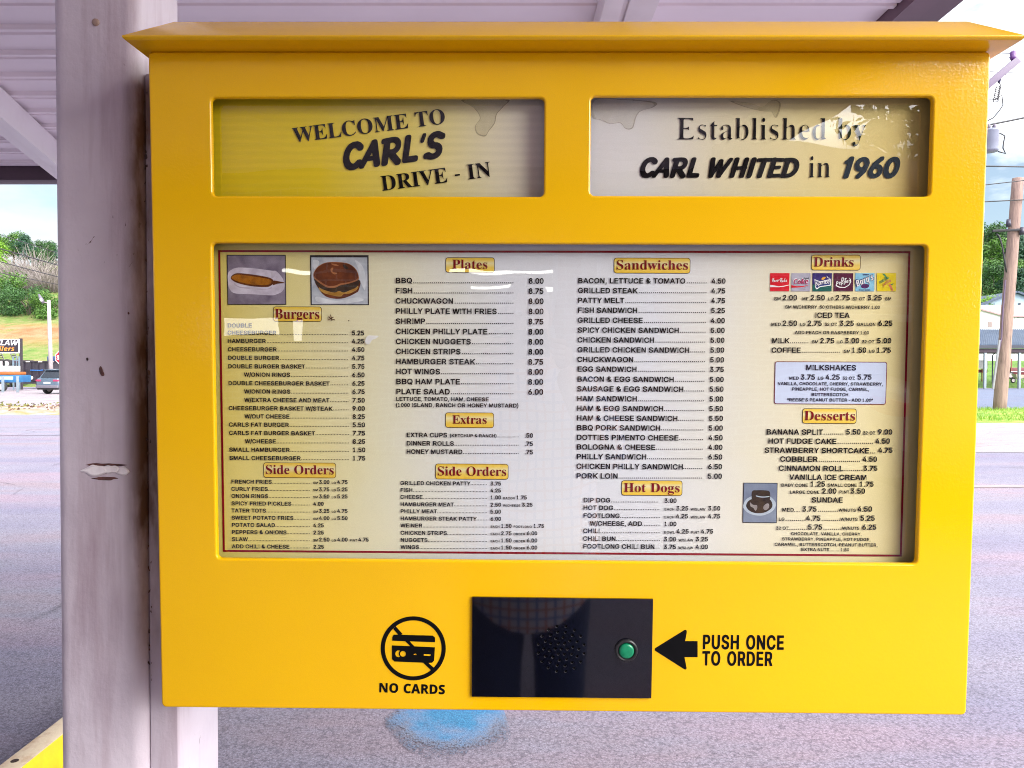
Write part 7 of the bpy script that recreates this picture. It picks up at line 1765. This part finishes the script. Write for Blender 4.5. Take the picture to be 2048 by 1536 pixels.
b = MB(); b.box(x0_, DP - O.y - .10, L3(2000, 697, DP).z, x1_, DP - O.y - .02, L3(2000, 690.5, DP).z)
b.build('fascia', M_DKROOF, cpt)
b = MB(); b.box(x0_, DP - O.y + .05, L3(2000, 705, DP).z, x1_, DP - O.y + 5.1, L3(2000, 697.5, DP).z); b.build('soffit_beam', plain('dark_soffit', (.03, .015, .025), .7), cpt)
for px in (1972.5, 2041.5, 1904, 2110):
    x = L3(px, 740, DP).x
    b = MB(); b.box(x - .10, DP - O.y + .1, 0, x + .10, DP - O.y + .3, L3(2000, 704.5, DP).z); bevel(b.build('post', M_POSTW, cpt), .02)
for px in (1985, 2055):
    x = L3(px, 740, DP + 4.6).x
    b = MB(); b.tube([(x, DP - O.y + 4.6, 0), (x, DP - O.y + 4.6, L3(px, 711, DP + 4.6).z), (x + .35, DP - O.y + 4.6, L3(px, 704, DP + 4.6).z)], .06, 8); b.build('brace_post', plain('dark_brace', (.05, .06, .09), .5), cpt)
b = MB(); b.box(x0_, DP - O.y + 5.0, .02, x1_, DP - O.y + 5.2, .28); b.build('base_kerb', plain('grey_base', (.25, .26, .30), .8), cpt)
# white house with a mauve roof, and the blue gabled house above it
M_WALLW = plain('white_siding', (.76, .75, .78), .6, (.70, .69, .72), .4)
def house(name, label, D, pxl, pxr, pytop, pybot, mat, ridge=None, roofmat=None, gable=None, roofpx=None):
    o = empty(name, at((pxl + pxr) / 2, 742, D), label=label, cat='house'); o.location.z = 0
    return o
hD = 104
h1 = empty('white_house', (at(2000, 742, hD).x, hD, 0), label='white sided house with a mauve roof behind the carport', cat='house')
O1 = h1.location.copy(); Lh = lambda px, py, D=hD: at(px, py, D) - O1
xa, xb = Lh(1930, 640).x, Lh(2110, 640).x
zb0 = Lh(2000, 665).z - 1.5
# left gable of the white house slopes down to the right
zg = Lh(1966, 617).z; ze_ = Lh(2010, 631).z
b = MB(); b.box(xa, 0, zb0, xb, 7, ze_)
b.add([(xa, 0, ze_), (Lh(1958, 617).x, 0, zg), (Lh(2006, 631).x, 0, ze_)], [(0, 1, 2)])
b.build('wall', M_WALLW, h1)
b = MB()
rr_ = [(Lh(1950, 616).x, -.35, Lh(1950, 615.5).z), (Lh(2012, 616).x, -.35, Lh(2012, 632).z), (xb + .4, -.35, Lh(2012, 632).z), (xb + .4, 5, Lh(2000, 617).z + .9), (Lh(1950, 616).x, 5, Lh(2000, 617).z + .9)]
b.add(rr_ + [(x, y_, z - .18) for x, y_, z in rr_], [(0, 1, 2, 3, 4), (0, 5, 6, 1), (1, 6, 7, 2), (2, 7, 8, 3), (9, 8, 7, 6, 5)])
b.build('roof', plain('mauve_shingle_roof', (.34, .22, .23), .8, (.27, .17, .18), 1.5), h1)
b = MB(); x = Lh(1979.5, 648).x; b.box(x - .30, -.06, Lh(0, 655).z, x + .30, -.004, Lh(0, 643).z)
wf = b.build('window', plain('window_frame_tan', (.42, .33, .32), .6), h1)
b = MB(); b.box(x - .24, -.09, Lh(0, 654).z, x + .24, -.062, Lh(0, 644).z); b.build('pane', plain('dim_pane', (.22, .17, .17), .15), wf)
b = MB(); b.box(Lh(2029, 650).x, -.05, zb0, Lh(2050, 650).x, -.004, Lh(0, 634).z); b.build('garage_door', plain('white_panel_door', (.66, .65, .69), .6, (.58, .57, .6), 3), h1)
b = MB(); b.box(Lh(2033, 633).x, -.30, Lh(0, 635).z, Lh(2050, 633).x, -.06, Lh(0, 632.6).z); b.build('gutter_lamp', plain('dark_fitting', (.08, .07, .08), .5), h1)
h2D = 116
h2 = empty('blue_house', (at(2010, 742, h2D).x, h2D, 0), label='blue gabled house with a dark roof edge behind the white house', cat='house')
O2 = h2.location.copy(); Lg = lambda px, py, D=h2D: at(px, py, D) - O2
pk_ = Lg(2030, 586); el = Lg(1962, 611); er = Lg(2098, 611); zb2_ = el.z - 5
b = MB()
f_ = [(el.x, 0, zb2_), (er.x, 0, zb2_), (er.x, 0, er.z), (pk_.x, 0, pk_.z), (el.x, 0, el.z)]
b.add(f_ + [(x, 9, z) for x, y_, z in f_], [(0, 1, 2, 3, 4), (9, 8, 7, 6, 5), (0, 4, 9, 5), (1, 6, 7, 2)])
b.build('wall', plain('pale_blue_siding', (.27, .36, .47), .6, (.24, .32, .43), .5), h2)
b = MB()
for (p, q) in ((el, pk_), (er, pk_)):
    d = (q - p).normalized(); e0 = p - d * 1.2; n_ = Vector((-d.z, 0, d.x)); n_ = n_ if n_.z > 0 else -n_
    vs = [e0 + Vector((0, -.6, 0)), q + Vector((0, -.6, 0)), q + Vector((0, 9.3, 0)), e0 + Vector((0, 9.3, 0))]
    b.add([v_ + n_ * .02 for v_ in vs] + [v_ + n_ * .30 for v_ in vs], [(0, 1, 2, 3), (7, 6, 5, 4), (0, 4, 5, 1), (1, 5, 6, 2), (2, 6, 7, 3), (3, 7, 4, 0)])
b.build('roof', plain('navy_shingle_roof', (.05, .075, .13), .7, (.04, .06, .10), 2), h2)
b = MB(); b.box(Lg(2041, 610).x, -.08, Lg(0, 616).z, Lg(2056, 610).x, -.004, Lg(0, 607).z)
wf = b.build('window', plain('white_window_frame', (.72, .73, .76), .5), h2)
b = MB(); b.box(Lg(2037, 610).x, -.10, Lg(0, 617).z, Lg(2040.8, 610).x, -.004, Lg(0, 606).z); b.build('shutter', M_DKROOF, h2)
b = MB(); b.box(Lg(1975, 615).x, -.06, Lg(0, 617).z, Lg(2005, 615).x, -.003, Lg(0, 613.5).z); b.build('trim_board', M_WALLW, h2)
# low white wall and lawn fence behind the carport, red trailer and barrow
wD = 88
fe = at(2000, 742, wD); zf_ = zhill(fe.x, wD)
b = MB(); b.box(-14, 0, at(0, 716, wD).z - .3, 14, .2, at(0, 706, wD).z)
o = bevel(b.build('low_wall', M_WALLW), .02); o.location = (fe.x, wD, 0); tag(o, 'low white wall crossing the lawn behind the carport', 'wall')
rD = 74
ro_ = at(2040, 742, rD); zr_ = zhill(ro_.x, rD)
rt = empty('red_wagon_trailer', (ro_.x, rD, zr_), label='dark red low trailer parked on the lawn right of the leaning pole', cat='trailer')
Lr = lambda px, py: at(px, py, rD) - rt.location
b = MB(); b.box(Lr(2021, 740).x, 0, Lr(0, 750).z, Lr(2090, 740).x, 1.5, Lr(0, 735).z); bevel(b.build('body', plain('dark_red_paint', (.16, .012, .025), .4, (.10, .01, .02), 3), rt), .04)
b = MB()
for px in (2031, 2060): x = Lr(px, 0).x; b.box(x - .05, -.05, 0, x + .05, -.004, Lr(0, 717).z)
b.build('stake', plain('brown_stake', (.20, .05, .03), .6), rt)
b = MB(); b.box(Lr(2021, 740).x, -.08, Lr(0, 744).z, Lr(2090, 0).x, -.052, Lr(0, 742).z); b.build('rail', plain('pale_rail', (.5, .42, .44), .5), rt)
for px in (2028, 2075): wheel(rt, (Lr(px, 0).x, -.08, .34), .34, .2)
wb = empty('wheelbarrow', (at(2038, 742, 71).x, 71, zhill(at(2038, 742, 71).x, 71)), label='cream wheelbarrow standing before the dark red trailer', cat='wheelbarrow')
b = MB(); b.rings([[(-.3, -.2, .42), (.5, -.2, .42), (.5, .25, .42), (-.3, .25, .42)], [(-.5, -.32, .82), (.75, -.32, .72), (.75, .37, .72), (-.5, .37, .82)]]); b.add([(-.3, -.2, .42), (.5, -.2, .42), (.5, .25, .42), (-.3, .25, .42)], [(0, 3, 2, 1)])
b.build('tray', plain('cream_tray', (.62, .55, .45), .5), wb)
wheel(wb, (-.55, 0, .24), .24, .12)
b = MB()
for s in (-.2, .25): b.tube([(-.5, s * .3, .24), (.1, s, .42), (1.25, s, .66)], .03, 6); b.tube([(.45, s, .42), (.62, s, .0)], .03, 6)
b.build('frame', plain('grey_barrow_frame', (.3, .28, .28), .5), wb)
sg_ = at(1966, 742, 72)
sn = empty('yard_sign', (sg_.x, 72, zhill(sg_.x, 72)), label='small white yard sign with a red mark on a rusty stake beside the board', cat='sign')
b = MB(); b.box(-.42, -.03, 1.25, .42, .03, 2.05); b.build('board', M_WHITE, sn)
b = MB(); b.box(.16, -.04, 1.45, .32, -.031, 1.80); b.build('red_mark', M_RED, sn)
b = MB(); b.box(-.10, .032, .0, -.02, .10, 1.9); b.build('stake', plain('rusty_stake', (.22, .07, .04), .8), sn)
b = MB(); b.box(-.7, .12, .85, .5, .35, 1.15); b.build('crossbar', plain('dark_red_bar', (.14, .012, .02), .6), sn)

# ------------------------------------------------------------------ behind the photographer: what the glossy covers and paint mirror
def brickmat():
    m, t, b = nt('pale_brick')
    v = coords(t)
    mp = t.nodes.new('ShaderNodeMapping'); mp.inputs['Rotation'].default_value = (math.radians(90), 0, 0); lk(t, v, mp.inputs['Vector'])
    br = t.nodes.new('ShaderNodeTexBrick')
    br.inputs['Color1'].default_value = (.30, .17, .13, 1); br.inputs['Color2'].default_value = (.24, .13, .10, 1); br.inputs['Mortar'].default_value = (.40, .36, .34, 1)
    br.inputs['Scale'].default_value = 1.0; br.inputs['Mortar Size'].default_value = .010
    br.inputs['Brick Width'].default_value = .22; br.inputs['Row Height'].default_value = .075
    lk(t, mp.outputs['Vector'], br.inputs['Vector']); lk(t, br.outputs['Color'], b.inputs['Base Color'])
    b.inputs['Roughness'].default_value = .9
    return m
def emis(name, c, s):
    m = bpy.data.materials.new(name); m.use_nodes = True; t = m.node_tree; t.nodes.clear()
    e = t.nodes.new('ShaderNodeEmission'); e.inputs['Color'].default_value = (*c, 1); e.inputs['Strength'].default_value = s
    o = t.nodes.new('ShaderNodeOutputMaterial'); lk(t, e.outputs[0], o.inputs['Surface']); return m
M_LIT = emis('lit_window_glow', (1.0, .96, .92), 1.0)
bb_ = empty('brick_building', (0, -6.6, 0), label='low brick drive-in building with lit windows across the lane behind the viewer', cat='building')
b = MB()
M_BRICK = brickmat()
wins = [(-3.9, -2.45), (-.95, .35), (.62, 1.5)]
xs = [-7.0]
for a, c in wins: xs += [a, c]
xs.append(5.4)
for i in range(0, len(xs), 2): b.box(xs[i], -.2, 0, xs[i + 1], 0, 3.1)
for a, c in wins: b.box(a, -.2, 0, c, 0, 1.15); b.box(a, -.2, 2.45, c, 0, 3.1)
b.build('wall', M_BRICK, bb_)
b = MB(); b.box(-7.2, -4, 3.103, 2.95, .45, 3.45)
b.add([(2.952, .45, 3.103), (5.6, .45, 3.103), (5.6, .45, 3.12), (2.952, .45, 3.45), (2.952, -4, 3.103), (5.6, -4, 3.103), (5.6, -4, 3.12), (2.952, -4, 3.45)], [(0, 1, 2, 3), (7, 6, 5, 4), (3, 2, 6, 7), (0, 4, 5, 1), (1, 5, 6, 2)])
bevel(b.build('roof_fascia', plain('dark_fascia_metal', (.11, .085, .095), .6), bb_), .02)
for a, c in wins:
    b = MB()
    for (q0, q1, r0, r1) in ((a, a + .05, 1.15, 2.45), (c - .05, c, 1.15, 2.45), (a + .051, c - .051, 1.15, 1.21), (a + .051, c - .051, 2.39, 2.45), (a + (c - a) * .2 - .02, a + (c - a) * .2 + .02, 1.211, 2.389)):
        b.box(q0, -.14, r0, q1, -.06, r1)
    wf = b.build('window', plain('aluminium_frame', (.5, .5, .52), .35), bb_)
    b = MB(); b.box(a + .05, -.11, 1.21, c - .05, -.10, 2.39); pn = b.build('pane', [M_CLEAR, M_PANE], wf)
    for q_ in pn.data.polygons: q_.material_index = 1 if q_.normal.y > .5 else 0
for (x0, x1, z0, z1) in ((-3.575, -2.945, 1.42, 1.62), (-2.745, -2.615, 1.35, 1.58)):
    b = MB(); b.box(x0, -.16, z0, x1, -.142, z1); b.build('lit_window', M_LIT, bb_)
b = MB(); b.box(-6.9, -3.6, .0, 6.4, -3.5, 3.1); b.build('back_wall', plain('cream_inner_wall', (.5, .46, .40), .8), bb_)
M_TUBE = emis('fluorescent_tube_glow', (1.0, .97, .88), 1.8)
for (x0, x1, y_, z_) in ((-1.2, .6, -1.6, 2.22), (-.9, -.2, -2.6, 2.06), (.1, .7, -2.6, 2.06), (-3.4, -2.6, -1.8, 2.3)):
    b = MB(); b.tube([(x0, y_, z_), (x1, y_, z_)], .022, 8); b.build('lamp_tube', M_TUBE, bb_)
vcar = copy_tree(car)
vcar.location = (2.9, -4.6, 0); vcar.rotation_euler = (0, 0, math.radians(-90))
tag(vcar, 'white car parked by the brick building, mirrored low in the menu cover', 'car')
M_CARW = plain('white_car_paint', (.62, .62, .64), .15, coat=.8)
for q_ in vcar.children:
    if q_.name.split('.')[0] in ('body', 'roof', 'spoiler'):
        q_.data = q_.data.copy(); q_.data.materials[0] = M_CARW
# leafy tree behind the lane on the right: its crown against the sky shows in the right hand cover
bt = make_tree(41, 3.4, 7.3, 1, 2100, .15, .20)
bt.location = (9.2, -14.5, 0); bt.name = 'tree'
tag(bt, 'leafy tree behind the viewer mirrored in the right hand cover', 'tree')

# ------------------------------------------------------------------ the photographer, mirrored in the black plate
person = empty('person', (0.02, -.34, 0), label='person in a checked shirt and dark jeans holding a phone, mirrored in the black plate', cat='person')
def checked():
    m, t, b = nt('checked_shirt_cloth')
    v = coords(t)
    s = t.nodes.new('ShaderNodeSeparateXYZ'); lk(t, v, s.inputs[0])
    def stripe(src, period, width, off=0.0):
        a = t.nodes.new('ShaderNodeMath'); a.operation = 'ADD'; lk(t, src, a.inputs[0]); a.inputs[1].default_value = 10 + off
        f = t.nodes.new('ShaderNodeMath'); f.operation = 'FLOORED_MODULO'; lk(t, a.outputs[0], f.inputs[0]); f.inputs[1].default_value = period
        l = t.nodes.new('ShaderNodeMath'); l.operation = 'LESS_THAN'; lk(t, f.outputs[0], l.inputs[0]); l.inputs[1].default_value = width
        return l.outputs[0]
    c = mixrgb(t, stripe(s.outputs['X'], .056, .008), (.62, .55, .62), (.12, .18, .42))
    c = mixrgb(t, stripe(s.outputs['X'], .056, .007, .028), c, (.55, .17, .09))
    c = mixrgb(t, stripe(s.outputs['Z'], .060, .007), c, (.48, .18, .12))
    c = mixrgb(t, stripe(s.outputs['Z'], .060, .008, .03), c, (.16, .20, .42))
    lk(t, c, b.inputs['Base Color']); b.inputs['Roughness'].default_value = .9
    return m
M_SHIRT = checked(); M_JEANS = plain('dark_blue_denim', (.022, .032, .075), .85, (.015, .022, .055), 30)
M_SKIN = plain('skin', (.50, .28, .19), .5, (.44, .23, .15), 12); M_HAIR = plain('brown_hair', (.06, .035, .02), .6, (.03, .018, .01), 60)
M_SHOE = plain('dark_shoe', (.03, .025, .025), .5)
def skin(name, pts, edges, radii, mat, parent, sub=2, root=0):
    me = bpy.data.meshes.new(name); me.from_pydata([tuple(p) for p in pts], edges, []); me.update()
    o = bpy.data.objects.new(name, me); COL.objects.link(o); o.parent = parent
    md = o.modifiers.new('skin', 'SKIN'); md.use_smooth_shade = True
    for i, r_ in enumerate(radii):
        r_ = r_ if isinstance(r_, tuple) else (r_, r_)
        me.skin_vertices[0].data[i].radius = r_
    me.skin_vertices[0].data[root].use_root = True
    s = o.modifiers.new('sub', 'SUBSURF'); s.levels = sub; s.render_levels = sub
    me.materials.append(mat)
    return o
# body: pelvis, torso, neck, head, arms to the phone, legs
pts = [(0, 0, .92), (0, 0, 1.08), (0, .0, 1.28), (0, -.02, 1.42), (0, -.01, 1.50), (0, 0, 1.56), (0, .015, 1.66),
       (.09, 0, .86), (.10, .01, .50), (.10, -.03, .09), (.11, .12, .04),
       (-.09, 0, .86), (-.10, .01, .50), (-.10, -.03, .09), (-.11, .12, .04),
       (.17, -.01, 1.40), (.25, .06, 1.17), (.15, .22, 1.36), (.10, .272, 1.47),
       (-.17, -.01, 1.40), (-.25, .06, 1.17), (-.15, .22, 1.36), (-.10, .272, 1.47)]
ed = [(0, 1), (1, 2), (2, 3), (3, 4), (4, 5), (5, 6), (0, 7), (7, 8), (8, 9), (9, 10), (0, 11), (11, 12), (12, 13), (13, 14), (3, 15), (15, 16), (16, 17), (17, 18), (3, 19), (19, 20), (20, 21), (21, 22)]
ra = [.13, .13, .14, .10, .055, .075, .085, .085, .058, .040, .035, .085, .058, .040, .035, .055, .042, .032, .026, .055, .042, .032, .026]
skin('body', pts, ed, ra, M_SKIN, person)
# shirt: loose, hem below the hips, rounded shirt tails
def loft(name, secs, mat, parent, n=28, wav=0.0):
    b = MB(); L = []
    for (cx, cy, z, rx, ry) in secs:
        L.append([(cx + rx * math.cos(2 * math.pi * k / n), cy + ry * math.sin(2 * math.pi * k / n), z + wav * (1 if z < secs[0][2] + .02 else 0) * math.cos(4 * math.pi * k / n)) for k in range(n)])
    b.rings(L)
    return b.build(name, mat, parent, smooth=True)
sh = loft('shirt', [(0, .0, .735, .235, .185), (0, .01, .80, .24, .195), (0, .02, .95, .235, .20), (0, .02, 1.10, .225, .195), (0, .0, 1.26, .225, .165), (0, -.01, 1.38, .205, .135), (0, -.01, 1.44, .13, .10), (0, 0, 1.475, .075, .075)], M_SHIRT, person, wav=.07)
b = MB(); b.box(-.012, .195, .80, .012, .202, 1.30); b.build('button_placket', M_SHIRT, person)
for s in (-1, 1):
    b = MB(); b.tube([(s * .15, -.01, 1.405), (s * .215, .02, 1.30), (s * .262, .062, 1.165), (s * .225, .12, 1.24)], [.075, .075, .070, .066], 14, caps=False); b.build('sleeve', M_SHIRT, person, smooth=True)
for s in (-1, 1):
    b = MB(); b.tube([(s * .075, 0, .95), (s * .10, .0, .82), (s * .105, .012, .50), (s * .105, -.02, .10), (s * .105, -.02, .06)], [.13, .115, .085, .075, .078], 18); b.build('trouser_leg', M_JEANS, person, smooth=True)
    b = MB(); b.tube([(s * .105, -.10, .045), (s * .107, -.02, .05), (s * .11, .10, .04), (s * .112, .17, .032)], [.035, .045, .042, .026], 12); b.build('shoe', M_SHOE, person, smooth=True)
# head details
def ball(name, c, r3, mat, parent, n=18, zmin=-1.0):
    b = MB(); L = []
    for j in range(1, 12):
        th = math.pi * j / 12
        L.append([(c[0] + r3[0] * math.sin(th) * math.cos(2 * math.pi * k / n), c[1] + r3[1] * math.sin(th) * math.sin(2 * math.pi * k / n), c[2] + r3[2] * max(zmin, math.cos(th))) for k in range(n)])
    b.rings(L); b.add(L[0], [tuple(range(n))]); b.add(L[-1], [tuple(reversed(range(n)))])
    return b.build(name, mat, parent, smooth=True, fix=True)
head = ball('head', (0, .025, 1.625), (.074, .095, .115), M_SKIN, person)
ball('hair', (0, .008, 1.655), (.080, .100, .098), M_HAIR, person, zmin=-.25)
ball('nose', (0, .122, 1.610), (.013, .016, .022), M_SKIN, head)
for s in (-1, 1):
    ball('eye', (s * .031, .103, 1.635), (.013, .010, .009), M_WHITE, head)
    ball('pupil', (s * .031, .112, 1.635), (.005, .003, .005), M_HAIR, head)
    ball('ear', (s * .076, .018, 1.620), (.010, .020, .030), M_SKIN, head)
ball('mouth', (0, .108, 1.568), (.024, .010, .006), plain('lips', (.36, .12, .10), .5), head)
# hands: a palm, four bent fingers and a thumb each, closed on the ends of the phone
for s in (-1, 1):
    W_ = Vector((s * .10, .272, 1.47)); pc = Vector((s * .098, .285, 1.515))
    hp = [tuple(W_), tuple(pc), tuple(pc + Vector((0, 0, .03)))]
    hd = skin('hand', hp, [(0, 1), (1, 2)], [(.022, .022), (.034, .016), (.032, .014)], M_SKIN, person)
    for k, ln in enumerate((.040, .046, .044, .036)):
        z = 1.505 + .0165 * k
        skin('finger', [(s * .102, .296, z), (s * .100, .314, z + .004), (s * .084, .322, z + .005), (s * (.084 - ln * .55), .318, z + .005)], [(0, 1), (1, 2), (2, 3)], [.0085, .008, .0075, .0065], M_SKIN, hd)
    skin('thumb', [(s * .100, .276, 1.512), (s * .088, .268, 1.535), (s * .066, .270, 1.552)], [(0, 1), (1, 2)], [.0105, .0095, .008], M_SKIN, hd)
ph = bevel((lambda b: (b.box(-.078, -.050, 1.508, .078, -.041, 1.586), b.build('phone', plain('dark_phone_shell', (.02, .02, .022), .2)))[1])(MB()), .003)
tag(ph, 'slim dark phone held upright in both hands of the person in the checked shirt', 'phone')
